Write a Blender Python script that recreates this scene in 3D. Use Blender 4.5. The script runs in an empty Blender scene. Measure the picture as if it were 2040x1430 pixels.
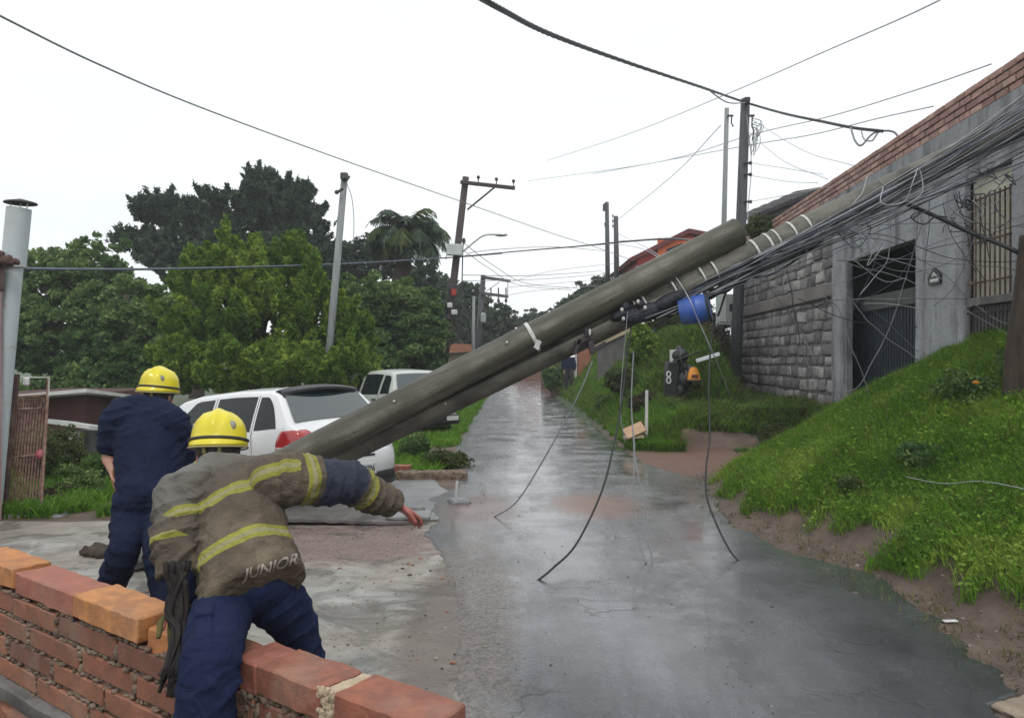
import bpy, bmesh, math, random
import numpy as np
from mathutils import Vector, Matrix, noise
from mathutils.bvhtree import BVHTree
random.seed(7); RNG = np.random.default_rng(7)
R = math.radians
V = Vector
sc = bpy.context.scene
col = sc.collection

# ------------------------------------------------------------------ camera, sky, sun, exposure
F = 1500.0; CX = 1020.0; CY = 715.0; CH = 1.6
cd = bpy.data.cameras.new('camera'); cam = bpy.data.objects.new('camera', cd); col.objects.link(cam)
cam.location = (0, 0, CH); cam.rotation_euler = (R(90), 0, 0)
cd.sensor_width = 36; cd.lens = 36 * F / 2040; cd.clip_end = 2000; cd.clip_start = .05
sc.camera = cam
w = bpy.data.worlds.new('World'); sc.world = w; w.use_nodes = True
nt = w.node_tree; nt.nodes.clear()
sky = nt.nodes.new('ShaderNodeTexSky'); sky.sky_type = 'NISHITA'; sky.sun_disc = False
sky.sun_elevation = R(55); sky.sun_rotation = R(200); sky.dust_density = 4; sky.air_density = 1.5
tc = nt.nodes.new('ShaderNodeTexCoord')
mpn = nt.nodes.new('ShaderNodeMapping'); mpn.inputs['Scale'].default_value = (1, 1, 3)
ns = nt.nodes.new('ShaderNodeTexNoise'); ns.inputs['Scale'].default_value = 1.6; ns.inputs['Detail'].default_value = 4
cr = nt.nodes.new('ShaderNodeValToRGB')
cr.color_ramp.elements[0].position = .35; cr.color_ramp.elements[0].color = (9.9, 10.5, 10.8, 1)
cr.color_ramp.elements[1].position = .6; cr.color_ramp.elements[1].color = (11.6, 11.9, 12.0, 1)
mx = nt.nodes.new('ShaderNodeMix'); mx.data_type = 'RGBA'; mx.inputs['Factor'].default_value = .9
bg = nt.nodes.new('ShaderNodeBackground'); bg.inputs['Strength'].default_value = .095
wo = nt.nodes.new('ShaderNodeOutputWorld')
L = nt.links.new
L(tc.outputs['Generated'], mpn.inputs['Vector']); L(mpn.outputs['Vector'], ns.inputs['Vector']); L(ns.outputs['Fac'], cr.inputs['Fac'])
L(sky.outputs['Color'], mx.inputs['A']); L(cr.outputs['Color'], mx.inputs['B'])
L(mx.outputs['Result'], bg.inputs['Color']); L(bg.outputs['Background'], wo.inputs['Surface'])
sd = bpy.data.lights.new('sun', 'SUN'); sd.energy = 1.0; sd.angle = R(14); sd.color = (1, .97, .93)
so = bpy.data.objects.new('sun', sd); col.objects.link(so); so.rotation_euler = (R(35), 0, R(20))
sc.view_settings.view_transform = 'Standard'; sc.view_settings.look = 'None'
sc.view_settings.exposure = 0.2; sc.view_settings.gamma = 1.0
sc.cycles.max_bounces = 6; sc.cycles.diffuse_bounces = 3; sc.cycles.glossy_bounces = 3
sc.cycles.transparent_max_bounces = 8; sc.cycles.caustics_reflective = False

# ------------------------------------------------------------------ helpers
def P(px, py, Y):
    return V(((px - CX) / F * Y, Y, CH + (CY - py) / F * Y))

def tag(o, label=None, cat=None, group=None, kind=None):
    if label: o['label'] = label
    if cat: o['category'] = cat
    if group: o['group'] = group
    if kind: o['kind'] = kind
    return o

def empty(name, loc, rot=(0, 0, 0), label=None, cat=None, group=None, kind=None):
    o = bpy.data.objects.new(name, None); col.objects.link(o)
    o.location = loc; o.rotation_euler = rot; o.empty_display_size = .1
    return tag(o, label, cat, group, kind)

class MB:
    """collects shapes; build() links them as one mesh object"""
    def __init__(s): s.v = []; s.f = []; s.m = []
    def add(s, vs, fs, mi=0):
        b = len(s.v); s.v.extend([tuple(v) for v in vs]); s.f.extend([tuple(i + b for i in f) for f in fs]); s.m.extend([mi] * len(fs)); return s
    def bm(s, bm_, M=None, mi=0):
        bm_.verts.index_update()
        vs = [(M @ v.co) if M else v.co.copy() for v in bm_.verts]
        s.add(vs, [[v.index for v in f.verts] for f in bm_.faces], mi); bm_.free(); return s
    def box(s, c, d, rot=None, mi=0, bev=0, rough=0, sub=0, seed=0):
        bm_ = bmesh.new(); bmesh.ops.create_cube(bm_, size=1)
        bmesh.ops.scale(bm_, vec=d, verts=bm_.verts)
        if bev: bmesh.ops.bevel(bm_, geom=list(bm_.edges), offset=bev, segments=1, affect='EDGES', clamp_overlap=True)
        if sub:
            for _ in range(sub):
                le = max(e.calc_length() for e in bm_.edges)
                bmesh.ops.subdivide_edges(bm_, edges=[e for e in bm_.edges if e.calc_length() > le * .55], cuts=1, use_grid_fill=True)
        if rough:
            o = V((seed * 3.7, seed * 1.3, seed * 7.1))
            for v in bm_.verts:
                v.co += noise.noise_vector(v.co * 14 + o) * rough + noise.noise_vector(v.co * 40 + o) * rough * .4
        M = Matrix.Translation(V(c)) @ (rot.to_4x4() if rot else Matrix.Identity(4))
        return s.bm(bm_, M, mi)
    def tube(s, pts, r, seg=6, mi=0, cap=True):
        pts = [V(p) for p in pts]; n = len(pts)
        rs = r if isinstance(r, (list, tuple)) else [r] * n
        vs = []; up = None
        for i, p in enumerate(pts):
            t = (pts[min(i + 1, n - 1)] - pts[max(i - 1, 0)])
            if t.length < 1e-9: t = V((0, 0, 1))
            t.normalize()
            if up is None:
                up = V((0, 0, 1)) if abs(t.z) < .9 else V((0, 1, 0))
            u = (up - t * up.dot(t))
            if u.length < 1e-5: u = t.orthogonal()
            u.normalize(); up = u; v2 = t.cross(u)
            for k in range(seg):
                a = 2 * math.pi * k / seg
                vs.append(p + (u * math.cos(a) + v2 * math.sin(a)) * rs[i])
        fs = []
        for i in range(n - 1):
            for k in range(seg):
                a = i * seg + k; b = i * seg + (k + 1) % seg
                fs.append((a, b, b + seg, a + seg))
        if cap: fs.append(tuple(range(seg))[::-1]); fs.append(tuple(range((n - 1) * seg, n * seg)))
        return s.add(vs, fs, mi)
    def ell(s, c, r, rot=None, mi=0, seg=16, rings=10):
        bm_ = bmesh.new(); bmesh.ops.create_uvsphere(bm_, u_segments=seg, v_segments=rings, radius=1)
        M = Matrix.Translation(V(c)) @ (rot.to_4x4() if rot else Matrix.Identity(4)) @ Matrix.Diagonal((*r, 1))
        return s.bm(bm_, M, mi)
    def prism(s, poly, a, b, mi=0):
        """poly: list of 3D points, extruded by vector b-a"""
        n = len(poly); d = V(b) - V(a)
        vs = [V(p) for p in poly] + [V(p) + d for p in poly]
        fs = [tuple(range(n))[::-1], tuple(range(n, 2 * n))] + [(i, (i + 1) % n, (i + 1) % n + n, i + n) for i in range(n)]
        return s.add(vs, fs, mi)
    def build(s, name, mats, parent=None, smooth=False, local=False, origin=None, autos=None):
        vs = s.v
        if parent is not None and not local:
            if parent.rotation_euler.x or parent.rotation_euler.y or parent.rotation_euler.z:
                Mi = parent.matrix_basis.inverted(); vs = [tuple(Mi @ V(v)) for v in vs]
            else:
                l = world_loc(parent); vs = [(v[0] - l.x, v[1] - l.y, v[2] - l.z) for v in vs]
        elif origin is not None:
            vs = [(v[0] - origin[0], v[1] - origin[1], v[2] - origin[2]) for v in vs]
        me = bpy.data.meshes.new(name); me.from_pydata(vs, [], s.f)
        bmx = bmesh.new(); bmx.from_mesh(me); bmesh.ops.recalc_face_normals(bmx, faces=bmx.faces); bmx.to_mesh(me); bmx.free()
        if not isinstance(mats, (list, tuple)): mats = [mats]
        for m in mats: me.materials.append(m)
        if len(mats) > 1: me.polygons.foreach_set('material_index', s.m)
        if smooth: me.polygons.foreach_set('use_smooth', [True] * len(me.polygons))
        if autos:
            me.polygons.foreach_set('use_smooth', [True] * len(me.polygons))
            try: me.set_sharp_from_angle(angle=R(autos))
            except Exception: pass
        o = bpy.data.objects.new(name, me); col.objects.link(o)
        if parent is not None: o.parent = parent
        elif origin is not None: o.location = origin
        return o

def world_loc(o):
    l = V(o.location)
    while o.parent: o = o.parent; l = l + o.location
    return l

def npmesh(name, verts, faces, mat, parent=None, attrs=None, smooth=False, origin=None):
    """verts (n,3) array, faces (m,k) array all the same size; attrs: dict name-> per-face floats"""
    me = bpy.data.meshes.new(name); n = len(verts); m, k = faces.shape
    if origin is not None: verts = verts - np.array(origin)
    me.vertices.add(n); me.vertices.foreach_set('co', np.ascontiguousarray(verts, dtype=np.float32).ravel())
    me.loops.add(m * k); me.loops.foreach_set('vertex_index', np.ascontiguousarray(faces, dtype=np.int32).ravel())
    me.polygons.add(m); me.polygons.foreach_set('loop_start', np.arange(0, m * k, k, dtype=np.int32))
    me.update(calc_edges=True)
    if attrs:
        for a, d in attrs.items():
            at = me.attributes.new(a, 'FLOAT', 'FACE'); at.data.foreach_set('value', np.ascontiguousarray(d, dtype=np.float32))
    me.materials.append(mat)
    me.polygons.foreach_set('use_smooth', [smooth] * m)
    o = bpy.data.objects.new(name, me); col.objects.link(o)
    if parent is not None: o.parent = parent
    elif origin is not None: o.location = origin
    return o

def catm(pts, n=8):
    """smooth curve through points"""
    pts = [V(p) for p in pts]
    if len(pts) < 3: return [pts[0].lerp(pts[-1], i / n) for i in range(n + 1)]
    q = [pts[0] * 2 - pts[1]] + pts + [pts[-1] * 2 - pts[-2]]; out = []
    for i in range(1, len(q) - 2):
        for k in range(n):
            t = k / n; a, b, c, d = q[i - 1:i + 3]
            out.append(.5 * ((2 * b) + (c - a) * t + (2 * a - 5 * b + 4 * c - d) * t * t + (3 * b - a - 3 * c + d) * t ** 3))
    out.append(pts[-1]); return out

# ------------------------------------------------------------------ materials
def S(nodes, n, **kw):
    x = nodes.new(n)
    for k, v in kw.items(): setattr(x, k, v)
    return x

class Mt:
    """small node-graph wrapper"""
    def __init__(s, name):
        s.m = bpy.data.materials.new(name); s.m.use_nodes = True; s.t = s.m.node_tree; s.n = s.t.nodes; s.n.clear()
        s.out = s.n.new('ShaderNodeOutputMaterial'); s.b = s.n.new('ShaderNodeBsdfPrincipled'); s.l(s.b.outputs[0], s.out.inputs[0])
        s.tc = s.n.new('ShaderNodeTexCoord')
    def l(s, a, b): s.t.links.new(a, b)
    def set(s, k, v):
        if hasattr(v, 'links'): s.l(v, s.b.inputs[k])
        else: s.b.inputs[k].default_value = v
    def noise(s, scale, detail=5, stretch=None, rough=.55, vec=None, dist=0):
        v = vec or s.tc.outputs['Object']
        if stretch:
            mp = s.n.new('ShaderNodeMapping'); mp.inputs['Scale'].default_value = stretch; s.l(v, mp.inputs['Vector']); v = mp.outputs[0]
        x = s.n.new('ShaderNodeTexNoise'); x.inputs['Scale'].default_value = scale; x.inputs['Detail'].default_value = detail
        x.inputs['Roughness'].default_value = rough; x.inputs['Distortion'].default_value = dist; s.l(v, x.inputs['Vector']); return x.outputs['Fac']
    def voro(s, scale, feature='F1', vec=None):
        x = s.n.new('ShaderNodeTexVoronoi'); x.feature = feature; x.inputs['Scale'].default_value = scale
        s.l(vec or s.tc.outputs['Object'], x.inputs['Vector']); return x.outputs['Distance']
    def ramp(s, f, stops):
        x = s.n.new('ShaderNodeValToRGB'); e = x.color_ramp.elements
        while len(e) < len(stops): e.new(.5)
        for i, (p, c) in enumerate(stops):
            e[i].position = p; e[i].color = (c, c, c, 1) if isinstance(c, (int, float)) else (*c, 1)
        s.l(f, x.inputs[0]); return x.outputs[0]
    def mix(s, f, a, b, mode='MIX'):
        x = s.n.new('ShaderNodeMix'); x.data_type = 'RGBA'; x.blend_type = mode
        for k, v in (('Factor', f), ('A', a), ('B', b)):
            if hasattr(v, 'links'): s.l(v, x.inputs[k])
            elif k == 'Factor': x.inputs[k].default_value = v
            else: x.inputs[k].default_value = (*v, 1) if len(v) == 3 else v
        return x.outputs['Result']
    def math(s, op, a, b=0, c=None, clamp=False):
        x = s.n.new('ShaderNodeMath'); x.operation = op; x.use_clamp = clamp
        for i, v in enumerate((a, b) if c is None else (a, b, c)):
            if hasattr(v, 'links'): s.l(v, x.inputs[i])
            else: x.inputs[i].default_value = v
        return x.outputs[0]
    def attr(s, name):
        x = s.n.new('ShaderNodeAttribute'); x.attribute_name = name; return x.outputs['Fac']
    def bump(s, h, strength=.4, dist=.02):
        x = s.n.new('ShaderNodeBump'); x.inputs['Strength'].default_value = strength; x.inputs['Distance'].default_value = dist
        s.l(h, x.inputs['Height']); s.l(x.outputs[0], s.b.inputs['Normal'])
    def blob(s, cx, cy, rx, ry, edge=.35, wob=.5, nz=None):
        """mask 1 inside an irregular ellipse on the ground"""
        sx = s.n.new('ShaderNodeSeparateXYZ'); s.l(s.tc.outputs['Object'], sx.inputs[0])
        a = s.math('POWER', s.math('ABSOLUTE', s.math('DIVIDE', s.math('SUBTRACT', sx.outputs[0], cx), rx)), 2)
        b = s.math('POWER', s.math('ABSOLUTE', s.math('DIVIDE', s.math('SUBTRACT', sx.outputs[1], cy), ry)), 2)
        d = s.math('ADD', a, b)
        d = s.math('ADD', d, s.math('MULTIPLY', s.math('SUBTRACT', nz, .5), wob * 4))
        return s.ramp(d, [(max(0, 1 - edge), 1.0), (1.0, 0.0)])

def mat(name, c1, c2=None, scale=6, rough=.8, bump=0, bscale=None, metal=0, coat=0, stretch=None, c3=None, lo=.35, hi=.65, spec=None, bdist=.02, sheen=0):
    k = Mt(name); c2 = c2 or tuple(x * .7 for x in c1)
    f = k.noise(scale, 6, stretch); c = k.ramp(f, [(lo, c1), (hi, c2)])
    if c3 is not None:
        c = k.mix(k.ramp(k.noise(scale * .35, 5), [(.5, 0.), (.68, 1.)]), c, c3)
    k.set('Base Color', c); k.set('Roughness', rough); k.set('Metallic', metal)
    if coat: k.set('Coat Weight', coat); k.set('Coat Roughness', .08)
    if spec is not None: k.set('Specular IOR Level', spec)
    if bump: k.bump(k.noise(bscale or scale * 4, 6, stretch), bump, bdist)
    return k.m

def leafmat(name, a, b, c, trans=.3, rough=.5):
    k = Mt(name); r_ = k.attr('rnd')
    cc = k.ramp(r_, [(0, a), (.55, b), (1, c)])
    k.set('Base Color', cc); k.set('Roughness', rough + .15); k.set('Specular IOR Level', .2)
    tr = k.n.new('ShaderNodeBsdfTranslucent'); k.l(cc, tr.inputs[0])
    ms = k.n.new('ShaderNodeMixShader'); ms.inputs[0].default_value = trans
    k.l(k.b.outputs[0], ms.inputs[1]); k.l(tr.outputs[0], ms.inputs[2]); k.l(ms.outputs[0], k.out.inputs[0])
    return k.m

M = {}
M['white_paint'] = mat('white_paint', (.76, .77, .78), (.70, .71, .72), 2, .32, coat=.6)
M['cream_paint'] = mat('cream_paint', (.52, .54, .50), (.45, .47, .43), 3, .4, coat=.4)
k = Mt('glass_dark'); k.set('Base Color', (.012, .016, .018, 1)); k.set('Roughness', .04); k.set('Specular IOR Level', .28); M['glass'] = k.m
k = Mt('rear_glass'); k.set('Base Color', (.02, .035, .040, 1)); k.set('Roughness', .05); k.set('Specular IOR Level', .9); k.set('Coat Weight', .6); M['rear_glass'] = k.m
M['black_plastic'] = mat('black_plastic', (.012, .012, .014), (.02, .02, .022), 9, .45)
M['rubber'] = mat('rubber', (.015, .015, .015), (.025, .024, .022), 9, .8)
M['red_lens'] = mat('red_lens', (.42, .01, .015), (.3, .005, .01), 12, .12, coat=.9)
M['clear_lens'] = mat('clear_lens', (.5, .4, .38), (.6, .3, .28), 12, .1, coat=.9)
M['rim'] = mat('rim', (.35, .36, .37), (.25, .25, .26), 6, .35, metal=.7)
M['plate'] = mat('plate', (.55, .56, .56), (.48, .49, .49), 8, .4)
M['plate_ink'] = mat('plate_ink', (.03, .03, .03), None, 8, .5)
M['steel'] = mat('steel', (.62, .62, .60), (.5, .5, .48), 20, .35, metal=.6)
M['steel_bright'] = mat('steel_bright', (.62, .62, .60), (.42, .42, .40), 30, .5)
M['cable_black'] = mat('cable_black', (.012, .013, .016), (.02, .02, .025), 12, .5)
M['cable_grey'] = mat('cable_grey', (.14, .145, .155), (.22, .225, .24), 5, .5)
M['cable_pale'] = mat('cable_pale', (.34, .35, .38), (.42, .43, .46), 5, .45)
M['cable_blue'] = mat('cable_blue', (.06, .07, .10), (.10, .11, .15), 5, .5)
M['wood_pole'] = mat('wood_pole', (.075, .055, .05), (.045, .035, .035), 3, .85, bump=.4, stretch=(8, 8, .6))
M['light_pole'] = mat('light_pole', (.26, .275, .28), (.19, .2, .2), 4, .7, bump=.2, stretch=(6, 6, .5))
M['dark_pole'] = mat('dark_pole', (.085, .09, .095), (.05, .052, .055), 3, .75, bump=.3, stretch=(8, 8, .5))
M['bark'] = mat('bark', (.07, .05, .035), (.035, .026, .02), 5, .9, bump=.6, stretch=(4, 4, .8))
M['navy'] = None
# ---- asphalt, wet
k = Mt('wet_asphalt')
n1 = k.noise(.55, 4); n2 = k.noise(4.5, 6, rough=.65); n3 = k.noise(46, 5, rough=.7); n4 = k.noise(160, 3); nmid = k.noise(1.6, 5)
base = k.ramp(n2, [(.3, (.062, .065, .078)), (.7, (.104, .107, .122))])
lng = k.noise(1.0, 6, stretch=(3.2, .35, 1), rough=.65)
base = k.mix(k.ramp(lng, [(.42, .75), (.60, 0.)]), base, (.038, .040, .044))
crk_v = k.n.new('ShaderNodeMapping'); crk_v.inputs['Scale'].default_value = (1, .8, 1); cn_ = k.n.new('ShaderNodeTexNoise'); cn_.inputs['Scale'].default_value = 2.2; cn_.inputs['Detail'].default_value = 6; k.l(k.tc.outputs['Object'], cn_.inputs['Vector'])
vm_ = k.n.new('ShaderNodeVectorMath'); vm_.operation = 'MULTIPLY_ADD'; vm_.inputs[1].default_value = (.9, .9, 0); k.l(cn_.outputs['Color'], vm_.inputs[0]); k.l(k.tc.outputs['Object'], vm_.inputs[2])
cv_ = k.voro(.9, 'DISTANCE_TO_EDGE', vm_.outputs[0]); crack = k.math('MULTIPLY', k.ramp(cv_, [(.0, 1.), (.012, 0.)]), k.ramp(n1, [(.44, 0.), (.56, 1.)]))
base = k.mix(k.math('MULTIPLY', crack, .85), base, (.012, .012, .013))
speck = k.ramp(k.voro(38), [(.08, 1.), (.2, 0.)])
agg = k.ramp(n3, [(.55, 0.), (.75, 1.)])
base = k.mix(k.math('MULTIPLY', agg, .8), base, (.17, .17, .168))
base = k.mix(k.math('MULTIPLY', k.ramp(n3, [(.34, 1.), (.44, 0.)]), .7), base, (.022, .022, .024))
base = k.mix(k.math('MULTIPLY', speck, .5), base, (.018, .018, .02))
# rough central strip (dry-ish, coarse) running with the lane, and the gritty left edge
sx = k.n.new('ShaderNodeSeparateXYZ'); k.l(k.tc.outputs['Object'], sx.inputs[0])
wob = k.math('MULTIPLY', k.math('SUBTRACT', n1, .5), 1.6)
lane = k.math('ABSOLUTE', k.math('SUBTRACT', k.math('ADD', sx.outputs[0], wob), k.math('MULTIPLY_ADD', sx.outputs[1], -.07, 1.45)))
strip = k.math('MULTIPLY', k.ramp(lane, [(.05, 1.), (.42, 0.)]), k.ramp(n2, [(.4, .2), (.6, 1.)]))
edge = k.ramp(k.math('ADD', k.math('MULTIPLY', sx.outputs[0], -1), wob), [(.0, 0.), (.75, 1.)])
rg = k.math('MAXIMUM', strip, edge)
base = k.mix(k.math('MULTIPLY', rg, .5), base, (.10, .098, .092))
mst = k.noise(7, 7, stretch=(1, .45, 1), rough=.75, dist=.8)
mud = k.math('MULTIPLY', k.blob(.95, 8.25, .68, .95, .9, .55, mst), k.ramp(mst, [(.32, 0.), (.44, 1.)]))
mud2 = k.blob(-.32, 8.0, .5, 1.2, .8, .3, n2)
mud3 = k.blob(2.3, 9.5, .5, 2.6, .8, .3, n2)
gstrip = k.blob(-.30, 4.7, .42, 2.6, .7, .4, n2)
mudall = k.math('MAXIMUM', mud, k.math('MULTIPLY', k.math('MAXIMUM', mud2, mud3), .5))
mudn = k.math('MULTIPLY', mudall, k.ramp(n3, [(.3, .55), (.55, 1.)]))
base = k.mix(mudn, base, k.ramp(n3, [(.35, (.16, .09, .068)), (.65, (.34, .20, .15))]))
base = k.mix(k.math('MULTIPLY', gstrip, .8), base, k.ramp(n3, [(.38, (.07, .058, .05)), (.6, (.22, .185, .165))]))
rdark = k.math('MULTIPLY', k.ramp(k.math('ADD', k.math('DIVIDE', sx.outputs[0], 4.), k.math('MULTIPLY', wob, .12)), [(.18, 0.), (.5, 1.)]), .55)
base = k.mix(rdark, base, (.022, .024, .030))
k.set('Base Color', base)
ro = k.ramp(nmid, [(.35, .13), (.62, .36)])
ro = k.mix(k.math('MAXIMUM', rg, gstrip), ro, (.5, .5, .5)); ro = k.mix(k.math('MULTIPLY', k.ramp(lng, [(.45, 0.), (.6, 1.)]), .5), ro, (.09, .09, .09)); ro = k.mix(mudn, ro, (.6, .6, .6))
k.set('Roughness', ro)
k.set('Specular IOR Level', .62); k.set('IOR', 1.45)
k.set('Coat Weight', k.math('MULTIPLY', k.math('SUBTRACT', .8, k.math('MULTIPLY', k.math('MAXIMUM', rg, gstrip), .5)), k.math('SUBTRACT', 1.0, k.math('MULTIPLY', mudn, .95)))); k.set('Coat Roughness', k.ramp(nmid, [(.4, .10), (.65, .30)])); k.b.inputs['Coat IOR'].default_value = 1.5
h = k.math('ADD', k.math('MULTIPLY', n3, k.math('MULTIPLY_ADD', k.math('MAXIMUM', rg, gstrip), .7, .45)), k.math('MULTIPLY', n2, .7))
h = k.math('SUBTRACT', h, k.math('MULTIPLY', crack, .8))
h = k.math('ADD', h, k.math('MULTIPLY', speck, k.math('MULTIPLY', rg, .5)))
k.bump(h, .26, .020)
M['asphalt'] = k.m
# ---- rough muddy concrete yard
k = Mt('muddy_concrete')
n1 = k.noise(.9, 5); n2 = k.noise(2.6, 8, stretch=(1, 1.3, 1), rough=.72, dist=1.3); n3 = k.noise(40, 6, rough=.7)
base = k.ramp(n2, [(.32, (.16, .15, .132)), (.5, (.29, .28, .26)), (.66, (.45, .44, .42))])
base = k.mix(k.ramp(n1, [(.42, 0.), (.6, .8)]), base, (.33, .29, .235))
speck = k.ramp(k.voro(22), [(.1, 1.), (.19, 0.)])
base = k.mix(k.math('MULTIPLY', speck, k.ramp(n1, [(.4, .3), (.6, .9)])), base, (.035, .032, .03))
red = k.blob(-1.55, 6.55, 1.25, .85, .5, .35, n2)
base = k.mix(k.math('MULTIPLY', red, .8), base, k.ramp(n3, [(.40, (.085, .05, .045)), (.6, (.32, .21, .185))]))
mudv = k.blob(-.42, 4.6, .28, 2.0, .6, .35, n2)
base = k.mix(k.math('MULTIPLY', mudv, .75), base, (.135, .105, .092))
pud = k.ramp(k.noise(1.5, 5, dist=.5), [(.40, 1.), (.47, 0.)]); base = k.mix(k.math('MULTIPLY', pud, .5), base, (.11, .105, .095))
k.set('Base Color', base); k.set('Roughness', k.mix(pud, k.ramp(n2, [(.4, .3), (.62, .65)]), (.08, .08, .08))); k.set('Specular IOR Level', .6)
k.bump(k.math('ADD', k.math('MULTIPLY', n2, 1.0), k.math('MULTIPLY', n3, .25)), .8, .05)
M['yard'] = k.m
# ---- earth
k = Mt('earth')
n2 = k.noise(3, 6, rough=.65); n3 = k.noise(30, 6, rough=.7)
base = k.ramp(n2, [(.3, (.075, .052, .038)), (.5, (.135, .096, .070)), (.7, (.215, .160, .122))])
base = k.mix(k.math('MULTIPLY', k.ramp(n3, [(.5, 0.), (.7, 1.)]), .4), base, (.09, .07, .05))
redw = k.blob(3.3, 11.7, 1.7, 1.7, .6, .25, n2)
base = k.mix(k.math('MULTIPLY', redw, .8), base, (.20, .10, .072))
gs = k.n.new('ShaderNodeSeparateXYZ'); k.l(k.tc.outputs['Object'], gs.inputs[0])
far = k.ramp(k.math('DIVIDE', gs.outputs[1], 100.), [(.15, 0.), (.2, 1.)])
far2 = k.ramp(k.math('DIVIDE', k.math('MULTIPLY', gs.outputs[0], -1), 100.), [(.06, 0.), (.075, 1.)])
base = k.mix(k.math('MAXIMUM', far, far2), base, (.05, .075, .025))
k.set('Base Color', base); k.set('Roughness', k.ramp(n2, [(.3, .35), (.6, .75)])); k.bump(k.math('ADD', n2, k.math('MULTIPLY', n3, .5)), 1.0, .07)
M['earth'] = k.m
# ---- concretes, stones, bricks
def concrete(name, a, b, stain, sc_=3, rough=.8, wet=.5, streak=(1, 1, .25), bumps=.5):
    k = Mt(name); n = k.noise(sc_, 7, rough=.65); s_ = k.noise(sc_ * 1.2, 6, stretch=streak, rough=.6); f = k.noise(sc_ * 14, 5, rough=.7)
    c = k.ramp(n, [(.32, a), (.66, b)]); c = k.mix(k.math('MULTIPLY', k.ramp(s_, [(.48, 0.), (.66, 1.)]), wet), c, stain)
    c = k.mix(k.math('MULTIPLY', k.ramp(f, [(.35, 1.), (.5, 0.)]), .35), c, stain)
    k.set('Base Color', c); k.set('Roughness', rough); k.bump(k.math('ADD', k.math('MULTIPLY', f, .5), n), bumps, .02); return k.m
M['plaster'] = concrete('stained_plaster', (.20, .205, .215), (.34, .345, .36), (.075, .075, .08), 1.6, .8, .95, (1.4, 1.4, .3))
M['plaster_light'] = concrete('light_concrete', (.37, .38, .40), (.25, .255, .27), (.10, .10, .108), 1.8, .8, .9, (1.5, 1.5, .3))
M['concrete_dark'] = concrete('dark_concrete', (.115, .11, .105), (.18, .172, .165), (.045, .043, .042), 2.5, .85, .7)
M['sidewalk'] = concrete('wet_sidewalk', (.21, .215, .22), (.28, .28, .285), (.11, .11, .11), 2.5, .35, .5)
M['cream_wall'] = concrete('cream_plaster', (.52, .50, .41), (.42, .40, .32), (.25, .23, .18), 2.5, .8, .5)
k = Mt('granite_block'); n = k.noise(9, 6, rough=.7); r_ = k.attr('rnd'); big = k.noise(.8, 5)
c = k.ramp(r_, [(0, (.11, .10, .10)), (.5, (.28, .265, .26)), (1, (.52, .49, .475))])
c = k.mix(k.ramp(n, [(.4, .55), (.62, 0.)]), c, (.075, .07, .07)); c = k.mix(k.ramp(big, [(.45, 0.), (.65, .5)]), c, (.13, .12, .115))
k.set('Base Color', c); k.set('Roughness', .75); k.bump(n, .7, .03); M['granite'] = k.m
def brickmat(name, stops, stain=(.12, .07, .05), sf=.5):
    k = Mt(name); r_ = k.attr('rnd'); n = k.noise(11, 7, rough=.7); b_ = k.noise(3, 5)
    c = k.ramp(r_, stops); c = k.mix(k.math('MULTIPLY', k.ramp(n, [(.42, 1.), (.6, 0.)]), sf), c, stain)
    c = k.mix(k.math('MULTIPLY', k.ramp(b_, [(.52, 0.), (.7, 1.)]), .45), c, (.28, .23, .18))
    k.set('Base Color', c); k.set('Roughness', k.ramp(n, [(.3, .5), (.7, .8)])); k.bump(k.math('ADD', n, k.math('MULTIPLY', k.noise(70, 4), .35)), .6, .012); return k.m
M['brick'] = brickmat('wet_brick', [(0, (.19, .075, .05)), (.5, (.27, .105, .062)), (1, (.33, .135, .075))])
M['brick_orange'] = brickmat('orange_brick', [(0, (.47, .19, .065)), (.5, (.52, .21, .075)), (1, (.56, .25, .09))], (.26, .11, .05), .6)
M['brick_rose'] = brickmat('rose_brick', [(0, (.33, .125, .09)), (1, (.38, .14, .095))], (.2, .08, .06), .45)
M['brick_red'] = brickmat('red_brick', [(0, (.29, .10, .06)), (.5, (.34, .125, .075)), (1, (.39, .165, .105))], (.17, .07, .05), .7)
M['parapet_brick'] = brickmat('parapet_brick', [(0, (.28, .14, .11)), (.5, (.42, .23, .185)), (1, (.54, .34, .27))], (.14, .07, .06), .5)
M['mortar'] = mat('lumpy_mortar', (.25, .19, .14), (.10, .065, .045), 16, .9, bump=1, bscale=24, bdist=.03)
M['mortar_grey'] = mat('grey_mortar', (.24, .235, .23), (.13, .125, .12), 8, .9, bump=.8, bscale=30)
M['pale_mortar'] = mat('pale_mortar', (.52, .42, .29), (.42, .33, .23), 18, .9, bump=.8, bscale=40)
M['rust'] = mat('rusty_iron', (.12, .06, .045), (.05, .035, .035), 14, .8, bump=.4, c3=(.20, .15, .12))
M['rust_pale'] = mat('lit_rust_iron', (.36, .25, .20), (.20, .09, .07), 22, .8, bump=.3)  # rust lightened in its colour so the gate bars read as lit
M['galv'] = mat('painted_flue', (.50, .56, .58), (.42, .47, .50), 2.2, .45, c3=(.34, .36, .36), metal=.1)
M['dark_metal'] = mat('dark_metal', (.03, .025, .03), (.05, .04, .045), 10, .6)
M['door_blue'] = mat('painted_roller_door', (.005, .010, .022), (.010, .018, .034), 2, .7)
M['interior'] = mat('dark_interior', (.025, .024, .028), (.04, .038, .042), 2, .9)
M['dark_roof'] = mat('dark_corrugated', (.035, .032, .035), (.06, .05, .05), 4, .8)
M['shed_wall'] = mat('brown_boards', (.085, .03, .028), (.05, .022, .022), 3, .85, stretch=(1, 1, .3))
M['pink_wall'] = mat('faded_pink_plaster', (.42, .28, .27), (.30, .18, .18), 3, .85)
M['orange_wall'] = mat('orange_paint', (.55, .12, .03), (.48, .09, .025), 2, .7)
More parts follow.
